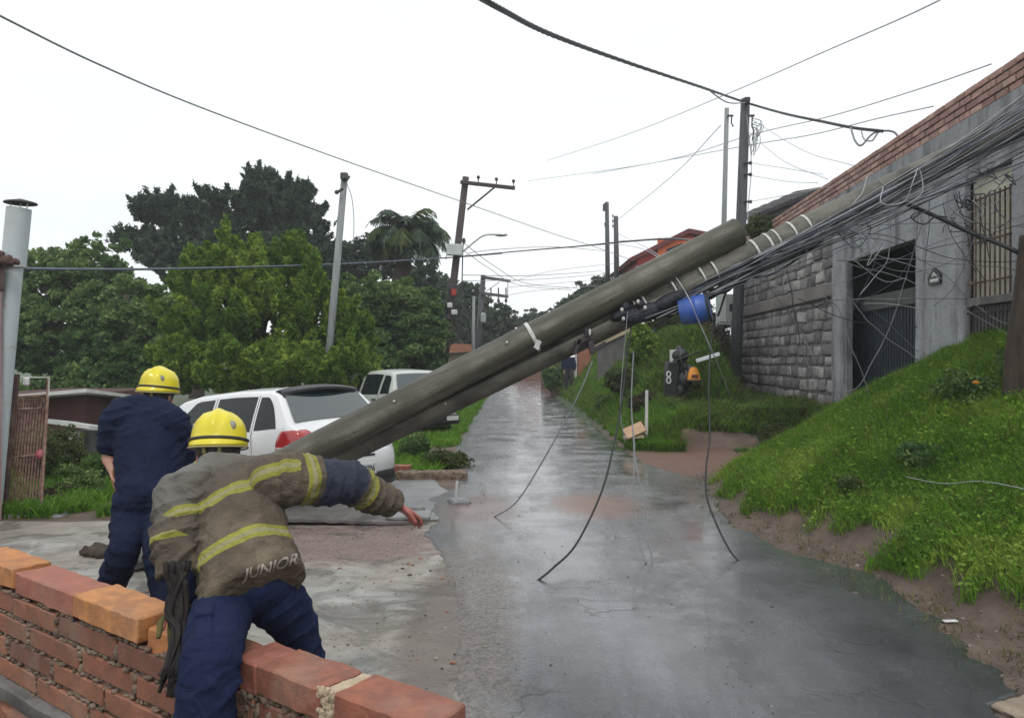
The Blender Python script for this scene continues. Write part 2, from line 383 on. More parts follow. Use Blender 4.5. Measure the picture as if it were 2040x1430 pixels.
M['red_wall'] = mat('red_paint', (.38, .04, .025), (.30, .03, .02), 2, .7)
M['roof_red'] = mat('dark_red_roof', (.16, .03, .03), (.10, .025, .025), 3, .8)
M['roof_tile'] = mat('clay_roof', (.34, .14, .08), (.25, .10, .06), 6, .85)
M['tan_wall'] = mat('tan_wall', (.33, .27, .18), (.25, .2, .13), 2, .9)
M['earth_wall'] = mat('red_earth_wall', (.22, .10, .065), (.15, .07, .05), 3, .9, bump=.5)
M['white_trim'] = mat('white_trim', (.62, .63, .62), (.5, .5, .48), 4, .6)
M['blue_plastic'] = mat('blue_plastic', (.035, .10, .42), (.025, .08, .32), 5, .4, c3=(.10, .16, .35))
M['orange_plastic'] = mat('orange_plastic', (.75, .30, .02), (.65, .24, .02), 6, .4)
M['plank'] = mat('raw_plank', (.50, .33, .20), (.38, .24, .15), 5, .8, stretch=(1, 6, 1))
# pole concrete
k = Mt('wet_pole_concrete')
mp = k.n.new('ShaderNodeMapping'); mp.inputs['Rotation'].default_value = (0, R(-26), 0); k.l(k.tc.outputs['Object'], mp.inputs[0])
mp2 = k.n.new('ShaderNodeMapping'); mp2.inputs['Rotation'].default_value = (0, R(26.5), 0); k.l(k.tc.outputs['Object'], mp2.inputs[0])
st = k.noise(9, 6, stretch=(.07, 1, 1), vec=mp2.outputs[0], rough=.6); n = k.noise(3, 6, rough=.6); f = k.noise(60, 5)
c = k.ramp(st, [(.34, (.030, .028, .020)), (.5, (.080, .074, .055)), (.70, (.20, .188, .15))])
c = k.mix(k.ramp(n, [(.42, 0.), (.62, .75)]), c, (.062, .062, .042)); c = k.mix(k.math('MULTIPLY', k.ramp(f, [(.3, 1.), (.42, 0.)]), .6), c, (.035, .033, .028))
k.set('Base Color', c); k.set('Roughness', k.ramp(n, [(.3, .42), (.7, .68)])); k.set('Specular IOR Level', .5); k.bump(k.math('ADD', st, k.math('MULTIPLY', f, .3)), .45, .02); M['pole'] = k.m
M['pole2'] = concrete('pale_pole_concrete', (.095, .09, .072), (.165, .157, .13), (.035, .033, .027), 3.5, .6, .8, (.5, 1, 1))
# cloth
def cloth(name, a, b, scale=5, bump=.35, rough=.85, folds=(1, 1, 1)):
    k = Mt(name); n = k.noise(scale, 5); f = k.noise(scale * 3, 5, stretch=folds, dist=.8); wv = k.noise(260, 2)
    k.set('Base Color', k.ramp(n, [(.35, a), (.65, b)])); k.set('Roughness', rough); k.set('Specular IOR Level', .2)
    k.bump(k.math('ADD', f, k.math('MULTIPLY', wv, .06)), bump, .03); return k.m
M['navy'] = cloth('navy_cloth', (.006, .010, .034), (.010, .0155, .042), 4, .7)
M['navy_light'] = cloth('navy_trousers', (.007, .013, .048), (.012, .019, .057), 4, .85)
M['skin'] = mat('skin', (.45, .25, .18), (.38, .20, .14), 14, .5)
M['skin_red'] = mat('reddened_skin', (.42, .15, .12), (.30, .08, .07), 14, .5)
M['hair'] = mat('dark_hair', (.012, .01, .01), None, 20, .6)
M['glove'] = mat('dark_glove', (.018, .016, .018), (.03, .026, .026), 14, .8, bump=.4)
M['helmet'] = mat('yellow_helmet', (.74, .63, .018), (.64, .53, .012), 3, .38, coat=.25, c3=(.42, .35, .05), bump=.1)
M['helmet_trim'] = mat('helmet_trim', (.02, .018, .016), (.035, .03, .025), 8, .5)
M['helmet_edge'] = mat('helmet_edge', (.42, .36, .12), (.3, .26, .12), 8, .5)
M['reflect'] = mat('grey_reflector', (.33, .31, .24), (.25, .24, .2), 8, .4)
M['leather_strand'] = mat('dark_strands', (.010, .008, .008), (.024, .017, .015), 20, .8)
k = Mt('turnout_cloth')
n = k.noise(5, 7, rough=.65); nb = k.noise(1.8, 4); f = k.noise(13, 6, dist=1.2); wv = k.noise(240, 2)
c = k.ramp(n, [(.3, (.045, .034, .021)), (.5, (.092, .071, .046)), (.68, (.160, .130, .088))])
c = k.mix(k.ramp(nb, [(.42, 0.), (.6, .7)]), c, (.085, .072, .055))
gy = k.attr('gy'); c = k.mix(k.ramp(gy, [(0, 0.), (1, .75)]), c, (.17, .17, .16))
nv = k.attr('nv'); c = k.mix(k.ramp(nv, [(.49, 0.), (.51, 1.)]), c, (.022, .027, .05))
bd = k.attr('bd'); lime = k.ramp(k.math('MULTIPLY', bd, 10), [(.27, 1.), (.29, 0.)]); silver = k.ramp(k.math('MULTIPLY', bd, 10), [(.085, 1.), (.10, 0.)])
limec = k.ramp(n, [(.3, (.16, .155, .02)), (.62, (.29, .29, .05))])
c = k.mix(lime, c, limec); c = k.mix(k.math('MULTIPLY', silver, .8), c, (.27, .26, .15))
k.set('Base Color', c); k.set('Roughness', .85); k.bump(k.math('ADD', k.math('ADD', f, k.math('MULTIPLY', k.noise(28, 5, dist=1.5), .4)), k.math('MULTIPLY', wv, .06)), .7, .035)
M['turnout'] = k.m
M['letter'] = mat('faded_lettering', (.47, .43, .37), (.34, .30, .25), 45, .85)
# foliage
M['leaf_mid'] = leafmat('leaf_mid', (.030, .070, .022), (.085, .16, .044), (.26, .35, .12), .38)
M['leaf_bright'] = leafmat('leaf_bright', (.042, .105, .016), (.135, .24, .030), (.36, .45, .07), .45)
M['leaf_dark'] = leafmat('leaf_dark', (.022, .042, .028), (.050, .080, .048), (.12, .16, .10), .3)
M['leaf_olive'] = leafmat('leaf_olive', (.03, .055, .018), (.06, .09, .028), (.12, .13, .04))
M['leaf_far'] = leafmat('leaf_far', (.035, .055, .038), (.06, .085, .05), (.09, .115, .065), .2)
M['leaf_yellow'] = leafmat('leaf_yellow', (.35, .22, .01), (.5, .36, .02), (.6, .45, .03))
M['grass'] = leafmat('grass', (.060, .16, .014), (.17, .33, .034), (.38, .48, .09), .42)
M['grass_dry'] = leafmat('grass_dry', (.06, .07, .03), (.10, .12, .03), (.24, .2, .08), .3)
M['dead'] = leafmat('dead_growth', (.03, .02, .014), (.055, .04, .026), (.10, .08, .04), .1)

# ------------------------------------------------------------------ terrain
def sst(x, a, b):
    t = np.clip((x - a) / (b - a), 0, 1); return t * t * (3 - 2 * t)
EY = np.array([-5, 3.0, 4.5, 5.3, 6.2, 7.0, 7.9, 9.4, 10.5, 12, 13, 14, 14.6, 16])
EX = np.array([3.2, 3.0, 2.88, 2.72, 2.78, 2.66, 2.32, 2.45, 3.1, 4.1, 4.6, 5.1, 5.7, 6.3])
def wobn(x, y, s=1.0):
    return (np.sin(x * 3.1 * s + 1.3 * np.sin(y * 2.3 * s)) + np.sin(y * 4.7 * s + x * 1.9) + .6 * np.sin(x * 9.3 * s - y * 7.7 * s)) / 2.6
def wallx(y): return 5.15 + .07 * y
def terrain(x, y):
    x = np.asarray(x, float); y = np.asarray(y, float); z = np.zeros(np.broadcast(x, y).shape)
    # left lot falls away behind the yard
    t = (x + 2.24) * -.848 + (y - 8) * .53
    low = -np.clip(.11 * t, 0, .42) * sst(y, 7.3, 8.1) * sst(-x, .9, 2.1)
    z = z + low
    # near bank on the right
    xe = np.interp(y, EY, EX); d = x - xe
    near = np.clip(.53 * d, 0, 1.9) + .07 * sst(d, 0, .25) + .05 * wobn(x, y) * sst(d, .2, .8)
    near = near * (1 - sst(y, 15.5, 17.5))
    z = z + np.where(d > 0, near, 0)
    # far bank along the road
    m = sst(y, 13.0, 14.2)
    mound = (.50 + .12 * wobn(x, y, .8)) * m * sst(x, 1.98, 3.1)
    hill = np.clip(1.0 * (x - 2.0 - .04 * wobn(x, y)), 0, 2.25) * sst(y, 14.2, 18.6) * (1 - sst(x, 4.5, 5.6) * (1 - sst(y, 21.5, 24)) * .85)
    fb = np.maximum(mound, hill) + .11 * wobn(x, y, 1.5) * sst(x, 2.2, 2.8) * m
    z = np.maximum(z, fb)
    # right side of the road beyond
    z = np.where((y > 35), z * (1 - sst(y, 40, 55)), z)
    # camera side of the brick wall lies lower
    q = (y - (2.86 - .71 * (x + 1.125))) / 1.226
    z = z - np.where((q < -.1) & (x < .1), (.55 * sst(-x, 1.1, 2.2) + .02) * sst(-q, .1, .16), 0)
    # background rises gently
    z = z + 3.5 * sst(np.hypot(x, y), 60, 150) * sst(np.abs(x), 6, 40)
    return z
def T(x, y): return float(terrain(np.array([x]), np.array([y]))[0])
def axis(segs):
    a = []
    for lo, hi, st_ in segs: a.append(np.arange(lo, hi, st_))
    return np.unique(np.round(np.concatenate(a), 4))
gx = axis([(-115, -60, 10), (-60, -12, 3), (-12, 9, .1), (9, 60, 3), (60, 116, 10)])
gy = axis([(-40, 0, 4), (0, 28, .1), (28, 60, .5), (60, 171, 6)])
GX, GY = np.meshgrid(gx, gy); GZ = terrain(GX, GY)
far_m = sst(np.hypot(GX, GY), 100, 150)
vs = np.stack([GX.ravel(), GY.ravel(), GZ.ravel()], 1)
ny, nx = GX.shape; ii = (np.arange(ny - 1)[:, None] * nx + np.arange(nx - 1)[None]).ravel()
o = npmesh('ground', vs, np.stack([ii, ii + 1, ii + nx + 1, ii + nx], 1), M['earth'], smooth=True); tag(o, 'brown wet earth beside the road', kind='structure'); del o['label']

def sheet(name, outline, z, m, step=.12, jag=.04, kind='structure'):
    """flat sheet with ragged outline, subdivided as a dense polygon"""
    pts = []
    n = len(outline)
    for i in range(n):
        a = V((*outline[i], 0)); b = V((*outline[(i + 1) % n], 0)); L_ = (b - a).length; k_ = max(1, int(L_ / step))
        for j in range(k_):
            p = a.lerp(b, j / k_); s_ = jag * min(1, L_)
            p += V((noise.noise(p * 3.1), noise.noise(p * 3.3 + V((9, 9, 9))), 0)) * s_ * 2 + V((noise.noise(p * 11), noise.noise(p * 12 + V((5, 5, 5))), 0)) * s_ * .7
            pts.append((p.x, p.y))
    bm_ = bmesh.new(); vv = [bm_.verts.new((x, y, z)) for x, y in pts]; bm_.faces.new(vv)
    bmesh.ops.triangulate(bm_, faces=bm_.faces); mb = MB(); mb.bm(bm_); o = mb.build(name, m); o['kind'] = kind; return o
road_out = [(-1.0, 58), (-1.1, 40), (-1.15, 28), (-1.05, 20), (-1.0, 13.5), (-.72, 10.8), (-.66, 9.4), (-.95, 8.6), (-.75, 7.6), (-.8, 6.9), (-.55, 6), (-.40, 5.2), (-.30, 4.2), (-.25, 3), (-.3, -6), (2.6, -6), (2.35, 2.4), (2.18, 3.36), (2.22, 3.55), (2.45, 3.66), (2.42, 3.95), (2.55, 4.32), (2.66, 5.1), (2.76, 5.75), (2.3, 6.2), (2.1, 7.2), (2.3, 8.6), (2.5, 9.8), (2.1, 11.2), (1.95, 12), (2.0, 13.2), (1.95, 16.5), (1.93, 22), (1.8, 30), (1.85, 40), (2.0, 58)]
RL = np.array([(-6, -.3), (3, -.25), (4.2, -.30), (5.2, -.40), (6, -.55), (6.9, -.8), (7.6, -.75), (8.6, -.95), (9.4, -.66), (10.8, -.72), (13.5, -1.0), (20, -1.05), (28, -1.15), (40, -1.1), (58, -1.0)])
RR = np.array([(-6, 2.6), (2.4, 2.35), (3.30, 2.22), (3.48, 2.18), (3.60, 2.42), (3.95, 2.46), (4.32, 2.55), (5.1, 2.66), (5.6, 2.68), (6.0, 2.42), (6.4, 2.24), (7.2, 2.12), (8.6, 2.3), (9.8, 2.5), (11.2, 2.1), (12, 1.95), (13.2, 2.0), (16.5, 1.95), (22, 1.93), (30, 1.8), (40, 1.85), (58, 2.0)])
ys_ = np.concatenate([np.arange(-6, 14, .03), np.arange(14, 58, .15)]); vs = []; NXR = 12
for y in ys_:
    a = np.interp(y, RL[:, 0], RL[:, 1]) + .07 * noise.noise(V((0, y * 2.1, 0))) + .05 * noise.noise(V((3, y * 7, 0))) + .02 * noise.noise(V((7, y * 22, 0)))
    b = np.interp(y, RR[:, 0], RR[:, 1]) + .08 * noise.noise(V((5, y * 1.7, 0))) + .07 * noise.noise(V((9, y * 5.3, 0))) + .025 * noise.noise(V((1, y * 19, 0)))
    for k_ in range(NXR + 1): vs.append((a + (b - a) * k_ / NXR, y, .010 if 0 < k_ < NXR else .001))
fs = [(i * (NXR + 1) + k_, i * (NXR + 1) + k_ + 1, (i + 1) * (NXR + 1) + k_ + 1, (i + 1) * (NXR + 1) + k_) for i in range(len(ys_) - 1) for k_ in range(NXR)]
vs = np.array(vs)
# the thin rim next to the kerbless edge drops to the earth
rim = np.arange(len(ys_)) * (NXR + 1); vs[rim + 1, 0] = vs[rim, 0] + .02; vs[rim + NXR - 1, 0] = vs[rim + NXR, 0] - .02
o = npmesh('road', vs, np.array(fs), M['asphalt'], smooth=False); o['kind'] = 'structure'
sheet('yard', [(-6.5, 7.35), (-4.6, 7.45), (-3.0, 7.3), (-1.7, 7.25), (-.6, 7.4), (-.1, 6.5), (.05, 5), (.1, 2.0), (-.4, 2.43), (-1.125, 2.92), (-2.8, 4.1), (-6.5, 6.75)], .003, M['yard'], jag=.05)
sheet('pavement', [(-2.1, 7.5), (-.72, 7.5), (-.72, 9.0), (-.85, 9.3), (-1.1, 10.2), (-2.2, 10.0)], .005, M['sidewalk'], jag=.02)

# ------------------------------------------------------------------ vegetation builders
def snoise(p, s=1.0, ph=0.0):
    x, y, z = p[:, 0] * s, p[:, 1] * s, p[:, 2] * s
    return (np.sin(1.7 * x + 2.1 * np.sin(1.3 * y + ph) + ph) + np.sin(2.3 * y + 1.9 * np.sin(1.1 * z + ph)) + np.sin(2.9 * z + 1.7 * np.sin(1.9 * x + ph * 2))) / 3

def leaf_quads(pos, size, rng, flat=0.0, aspect=1.7):
    # slim diamond leaves
    n = len(pos)
    a = rng.normal(size=(n, 3)); a[:, 2] *= (1 - flat); a /= np.linalg.norm(a, axis=1)[:, None]
    b = rng.normal(size=(n, 3)); b[:, 2] *= (1 - flat); b = b - (a * b).sum(1)[:, None] * a; b /= np.linalg.norm(b, axis=1)[:, None]
    s = size * rng.uniform(.6, 1.4, n)[:, None]
    v = np.stack([pos + a * s * aspect * .5, pos + b * s * .5, pos - a * s * aspect * .5, pos - b * s * .5], 1).reshape(-1, 3)
    return v, np.arange(4 * n).reshape(n, 4)

def crown(name, blobs, n, size, m, parent, seed=0, holes=.15, origin=None, flat=0, fr=1.0, ret=False, spray=False, clump=None):
    rng = np.random.default_rng(seed)
    vol = np.array([b[1] * b[2] * b[3] for b in blobs]) ** .67; vol /= vol.sum(); P_ = []; RN = []
    for b, wv in zip(blobs, vol):
        rr_ = np.array(b[1:4]); k_ = int(n * wv); csz = clump or max(.10, .30 * rr_.mean() ** .6 * .8)
        nc = int(np.clip(14 * (rr_.mean() / csz) ** 1.6, 10, 260)); cd_ = rng.normal(size=(nc, 3)); cd_ /= np.linalg.norm(cd_, axis=1)[:, None]
        cr_ = rng.uniform(.35, 1.0, nc) ** .45 * (1 + .16 * rng.normal(size=nc)); cc = cd_ * cr_[:, None]; cs = csz * rng.uniform(.55, 1.25, nc); cv = rng.random(nc)
        cc = cc * rr_[None] + np.array(b[0])[None]
        w_ = cs ** 2; which = rng.choice(nc, k_, p=w_ / w_.sum()); g = rng.normal(size=(k_, 3)); g /= np.linalg.norm(g, axis=1)[:, None]
        g *= (rng.random(k_) ** .4)[:, None] * cs[which][:, None]
        if spray: 
            along = rng.uniform(-.4, 1.5, k_) * cs[which]; od = cd_[which] * [.6, .6, .2] + np.array([0, 0, .9]); od /= np.linalg.norm(od, axis=1)[:, None]; g = g * .38 + od * along[:, None]
        else: g[:, 2] *= .6; g[:, 2] -= .25 * np.hypot(g[:, 0], g[:, 1])
        P_.append(cc[which] + g); RN.append(.12 + .42 * cv[which] + .5 * rng.random(k_))
    p = np.concatenate(P_); r_ = np.concatenate(RN)
    keep = snoise(p, 2.2 * fr, seed) > (-1 + holes * 2) - .25 * rng.random(len(p)); p = p[keep]; r_ = r_[keep]
    r_ = np.clip(r_ + .22 * snoise(p, .9 * fr, seed + 3), 0, 1)
    v, f = leaf_quads(p, size, rng, flat, 3.0 if spray else 1.7)
    if ret: return v, f, r_
    l = world_loc(parent) if parent is not None else (V(origin) if origin is not None else V((0, 0, 0)))
    o = npmesh(name, v - np.array(l)[None], f, m, parent, {'rnd': r_})
    if parent is None: o.location = l
    return o

def tree(name, base, H, blobs, n, size, lm, label, cat='tree', seed=0, holes=.15, tr=.16, lean=(0, 0), flat=0, group=None, fr=1.0, bark='bark', part='crown', spray=False):
    n = int(n * 2.5); size = size * .55
    base = V(base); root = empty(name, base, label=label, cat=cat, group=group)
    mb = MB(); top = base + V((lean[0], lean[1], H * .75)); mid = base.lerp(top, .5) + V((.1, 0, 0))
    mb.tube(catm([base - V((0, 0, .3)), mid, top], 5), [tr * (1 - .6 * i / 10) for i in range(11)], 8)
    for b in blobs:
        c = V(b[0]); s_ = base.lerp(top, random.uniform(.35, .9)); pts = catm([s_, s_.lerp(c, .5) + V((0, 0, .1 * (c - s_).length)), c], 4)
        mb.tube(pts, [tr * .42 * (1 - .8 * i / 8) for i in range(9)], 5)
        for q in range(3):
            e = c + V((random.uniform(-1, 1) * b[1], random.uniform(-1, 1) * b[2], random.uniform(-.3, 1) * b[3])) * .75
            mb.tube([s_.lerp(c, .6), c.lerp(e, .5) + V((0, 0, .05)), e], [tr * .2, tr * .12, tr * .04], 4)
    mb.build('trunk', M[bark], root, smooth=True)
    crown(part, blobs, n, size, M[lm], root, seed, holes, flat=flat, fr=fr, spray=spray); return root

def pb(px, py, Y, rx, rz, ry=None):
    """blob at a picture position; radii in picture pixels at that depth"""
    c = P(px, py, Y); return (tuple(c), rx / F * Y, (ry if ry else rx / F * Y * .8), rz / F * Y)

def blades(name, pts, h, wd, m, rng, lean=.5, label=None, cat=None, hv=.5, rn=None):
    """grass: two-segment blades at (n,3) points"""
    n = len(pts); a = rng.uniform(0, 2 * np.pi, n); dirx = np.cos(a); diry = np.sin(a); b = rng.uniform(0, 2 * np.pi, n)
    hh = h * rng.uniform(1 - hv, 1 + hv, n); ln = lean * rng.uniform(.2, 1.3, n) * hh
    wv = np.stack([np.cos(b), np.sin(b), np.zeros(n)], 1) * (wd * rng.uniform(.7, 1.3, n))[:, None] * .5
    d = np.stack([dirx, diry, np.zeros(n)], 1)
    p0 = pts; p1 = pts + d * (ln * .35)[:, None]; p1[:, 2] += hh * .6; p2 = pts + d * ln[:, None]; p2[:, 2] += hh * (1 - .25 * rng.random(n))
    v = np.stack([p0 - wv, p0 + wv, p1 + wv * .8, p1 - wv * .8, p2], 1).reshape(-1, 3)
    i = np.arange(n)[:, None] * 5
    f1 = np.concatenate([i, i + 1, i + 2, i + 3], 1); f2 = np.concatenate([i + 3, i + 2, i + 4, i + 4], 1)
    # quads for stem, triangle tip as a second narrow quad (duplicate avoided with its own vertex)
    tip = v[4::5]; v = np.concatenate([v, tip + wv * .05]); f2 = np.concatenate([i + 3, i + 2, np.arange(n)[:, None] + 5 * n, i + 4], 1)
    r_ = rng.random(n) if rn is None else rn
    o = npmesh(name, v, np.concatenate([f1, f2]), m, None, {'rnd': np.concatenate([r_, r_])})
    o['kind'] = 'stuff'
    if label: o['label'] = label
    if cat: o['category'] = cat
    return o

# ------------------------------------------------------------------ grass and weeds (uncountable)
def patch(n, x0, x1, y0, y1, keepf, rng, ybias=1.0):
    x = rng.uniform(x0, x1, n); y = y0 + (y1 - y0) * rng.random(n) ** ybias
    k = keepf(x, y); x, y = x[k], y[k]; return np.stack([x, y, terrain(x, y)], 1)
rg = np.random.default_rng(3)
def near_keep(x, y):
    d = x - np.interp(y, EY, EX); return (d > .10 + .22 * wobn(x, y, 1.4) + .12 * rg.random(len(x)) * 1.5) & (x < wallx(y) + .1) & (y < 15.3)
pts = patch(330000, 2.2, 6.4, 3.2, 15.2, near_keep, rg, 1.35)
mixn = .42 + .25 * wobn(pts[:, 0], pts[:, 1], .9) + .22 * snoise(pts, 2.7, 1.) + .25 * rg.normal(size=len(pts)) * .8
hsc = 1 + .35 * snoise(pts, 3.1, 2.)
blades('grass', pts, .095, .0075, M['grass'], rg, .9, 'lush green grass covering the steep bank below the garage', 'grass', rn=np.clip(mixn, 0, 1))
k_ = rg.random(len(pts)) < .10; blades('grass', pts[k_], .13, .006, M['grass_dry'], rg, 1.2, 'dry and yellowing stems standing out of the bank grass', 'grass')
# broad leaved ground cover mixed in the bank
k_ = rg.random(len(pts)) < .30; q = pts[k_] + np.array([0, 0, .06]) + rg.normal(size=(k_.sum(), 3)) * [.0, .0, .03]
v, f = leaf_quads(q, .021, rg, .4); o = npmesh('ground_cover', v, f, M['grass'], None, {'rnd': np.clip(mixn[k_] + .05, 0, 1)}); tag(o, 'small leaved creeping weeds among the grass of the right bank', 'weeds', kind='stuff')
# straw, sprouts and crumbs on the bare strip below the bank
def strip_keep(x, y):
    d = x - np.interp(y, EY, EX); return (d < .30) & (d > -.25 - .3 * rg.random(len(x))) & (x > 2.0) & (wobn(x * 2, y * 2, 1.3) > -.1)
q = patch(9000, 1.9, 3.6, 3.2, 11, strip_keep, rg, 1.2)
blades('grass', q, .035, .006, M['grass_dry'], rg, 1.4, 'sparse dry sprouts and straw on the bare earth strip', 'grass')
mb = MB(); rs = random.Random(71); q = patch(2600, 1.9, 3.6, 3.2, 11, lambda x, y: (np.abs(x - np.interp(y, EY, EX) + .12) < .35), rg, 1.2)
for p in q:
    s_ = rs.uniform(.003, .012) if rs.random() < .94 else rs.uniform(.012, .03); bm_ = bmesh.new(); bmesh.ops.create_icosphere(bm_, subdivisions=1, radius=s_)
    for v_ in bm_.verts: v_.co *= rs.uniform(.6, 1.3); v_.co.z *= .6
    mb.bm(bm_, Matrix.Translation((p[0], p[1], p[2] + .002)), rs.choice([0, 0, 1]))
o = mb.build('gravel', [mat('earth_crumb', (.10, .07, .05), (.16, .12, .09), 20, .9), mat('pale_crumb', (.26, .23, .2), (.18, .15, .13), 20, .9)]); tag(o, 'earth crumbs and pebbles on the bare strip below the bank', 'gravel', kind='stuff')
def far_keep(x, y):
    return (x > 2.03 + .10 * wobn(x, y, 1.2) + .1 * rg.random(len(x))) & ~((y < 13.6) & (x > 3.0)) & (y > 13.05 + .2 * wobn(x, y, 1.1)) & (x < np.minimum(5.1 + .07 * y, 7.5))
pts = patch(190000, 1.9, 7.0, 13, 36, far_keep, rg, 1.5)
mixn = .32 + .22 * wobn(pts[:, 0], pts[:, 1], .7) + .2 * rg.normal(size=len(pts))
blades('grass', pts * 1., .15, .016, M['grass'], rg, 1.0, 'long green grass on the verge rising beside the far road', 'grass', hv=.75, rn=np.clip(mixn, 0, 1))
k_ = (rg.random(len(pts)) < .5) & (pts[:, 0] > 3.2 + .3 * wobn(pts[:, 0], pts[:, 1])) & (pts[:, 1] < 21); blades('grass', pts[k_], .17, .014, M['dead'], rg, 1.2, 'dark dry growth at the foot of the stone wall', 'grass')
k_ = (rg.random(len(pts)) < .22) & (wobn(pts[:, 0] * 1.3, pts[:, 1] * 1.1, 1.) > -.1); blades('grass', pts[k_], .24, .013, M['grass_dry'], rg, 1.2, 'tall yellowish weeds among the verge grass', 'grass')
def left_keep(x, y):
    lot = (x < -2.0) & (y > 7.55) & ~((x > -4.9) & (y < 11.6) & (y > 7.4) & (x + .2 * wobn(x, y) > -4.6))
    under = (x < -1.9) & (x > -4.2) & (y > 7.6 + .15 * wobn(x, y, 2)) & (y < 8.0)
    strip1 = (x > -2.3) & (x < -1.05 + .12 * wobn(x, y, 1.3)) & (y > 10.3 + .1 * wobn(x, y, 2)) & (y < 11.9)
    strip2 = (x > -4.0) & (x < -1.05 + .1 * wobn(x, y, 1.1)) & (y > 13.6) & (y < 34)
    return lot | under | strip1 | strip2
pts = patch(210000, -9, -.9, 7.4, 34, left_keep, rg, 1.8)
mixn = .3 + .22 * wobn(pts[:, 0], pts[:, 1], 1.1) + .2 * rg.normal(size=len(pts))
blades('grass', pts, .13, .014, M['grass'], rg, .9, 'grass and weeds along the left side of the road', 'grass', rn=np.clip(mixn, 0, 1))
# scattered stones on the wet road
mb = MB(); rs = random.Random(5)
for i in range(600):
    u = rs.random()
    if u < .55: x = rs.gauss(-.1, .35); y = rs.uniform(3.2, 9)
    elif u < .85: y = rs.uniform(3.3, 8); x = 1.45 - .07 * y + rs.gauss(0, .25)
    else: x = rs.uniform(-.4, 2.1); y = rs.uniform(3.3, 9)
    s_ = rs.uniform(.0015, .006) if rs.random() < .93 else rs.uniform(.006, .012); bm_ = bmesh.new(); bmesh.ops.create_icosphere(bm_, subdivisions=1, radius=s_)
    for v_ in bm_.verts: v_.co *= rs.uniform(.7, 1.3); v_.co.z *= .6
    mb.bm(bm_, Matrix.Translation((x, y, .010)), 0 if rs.random() < .75 else 1)
o = mb.build('gravel', [mat('dark_grit', (.035, .032, .03), (.07, .06, .055), 20, .8), mat('pale_grit', (.3, .28, .25), (.2, .18, .16), 20, .8)]); tag(o, 'loose grit scattered over the wet road', 'gravel', kind='stuff')
mb = MB(); rs = random.Random(8)
for i in range(520):
    x = rs.uniform(-2.9, -.3); y = rs.uniform(3.6, 7.3)
    s_ = rs.uniform(.003, .010) if rs.random() < .9 else rs.uniform(.01, .022); bm_ = bmesh.new(); bmesh.ops.create_icosphere(bm_, subdivisions=1, radius=s_)
    for v_ in bm_.verts: v_.co *= rs.uniform(.6, 1.3); v_.co.z *= .5
    mb.bm(bm_, Matrix.Translation((x, y, .004)), rs.choice([0, 0, 1, 2]))
o = mb.build('rubble', [mat('muddy_grit', (.07, .055, .045), (.04, .035, .03), 20, .9), mat('grey_grit', (.2, .19, .18), (.3, .29, .27), 20, .8), mat('brick_grit', (.2, .09, .06), (.28, .14, .1), 20, .8)]); tag(o, 'broken rubble and brick crumbs over the muddy yard', 'rubble', kind='stuff')

# ------------------------------------------------------------------ retaining brick wall in the foreground
WD = V((.8154, -.5789, 0)); WN = V((-.5789, -.8154, 0))       # along the wall towards the camera's right; outward (camera side)
W0 = V((-2.72, 4.05, 0)); ZT = .58                            # far top edge at the left frame
wall = empty('brick_wall', (-1.3, 3.0, 0), label='low brick wall with lumpy mortar and mixed cap bricks in the foreground', cat='wall')
RW = Matrix((WD, -WN, (0, 0, 1))).transposed()
LW = (V((-.15, 2.22, 0)) - W0).length
depth = .165
def wp(s_, n_, z): return W0 + WD * s_ + WN * n_ + V((0, 0, z))
BH = .088; MG = .020; capH = .10
rs = random.Random(11)
cmb = MB(); faces_r = []
course = ZT - capH - MG
mort = MB(); mort.box(wp(LW / 2 - 1, depth / 2, (ZT - capH - .16) / 2 - .03), (LW + 1.98, depth - .030, ZT - capH + .14 + .02), RW)
mm = mort.build('mortar', M['mortar'], wall)
# lumpy mortar squeezed out of the joints
lum = MB()
row = 0; z = course; bricks_ = []
while z > .07:
    s_ = -1.9 + (.26 if row % 2 else .02) + rs.uniform(-.03, .03)
    while s_ < LW - .04:
        Lb = rs.uniform(.40, .50); e = min(s_ + Lb, LW - .004)
        if e - s_ > .06: bricks_.append((s_, e, z - BH, z))
        s_ = e + rs.uniform(.018, .034)
        if s_ < LW: 
            for q in range(6): lum.ell(wp(s_ - .012 + rs.uniform(-.008, .008), depth - rs.uniform(.002, .012), z - BH * rs.random()), (rs.uniform(.008, .02),) * 3, seg=6, rings=4)
    for q in range(int((LW + 1.9) * 46)):
        lum.ell(wp(rs.uniform(-1.9, LW), depth - rs.uniform(.0, .016), z - BH - MG / 2 + rs.uniform(-.007, .007)), (rs.uniform(.008, .022), rs.uniform(.006, .016), rs.uniform(.005, .013)), seg=6, rings=4)
    z -= BH + MG; row += 1
for q in range(int(LW * 60)):
    lum.ell(wp(rs.uniform(-.5, LW), depth - rs.uniform(.002, .012), ZT - capH - MG / 2 + rs.uniform(-.006, .006)), (rs.uniform(.008, .022), rs.uniform(.006, .014), rs.uniform(.005, .011)), seg=6, rings=4)
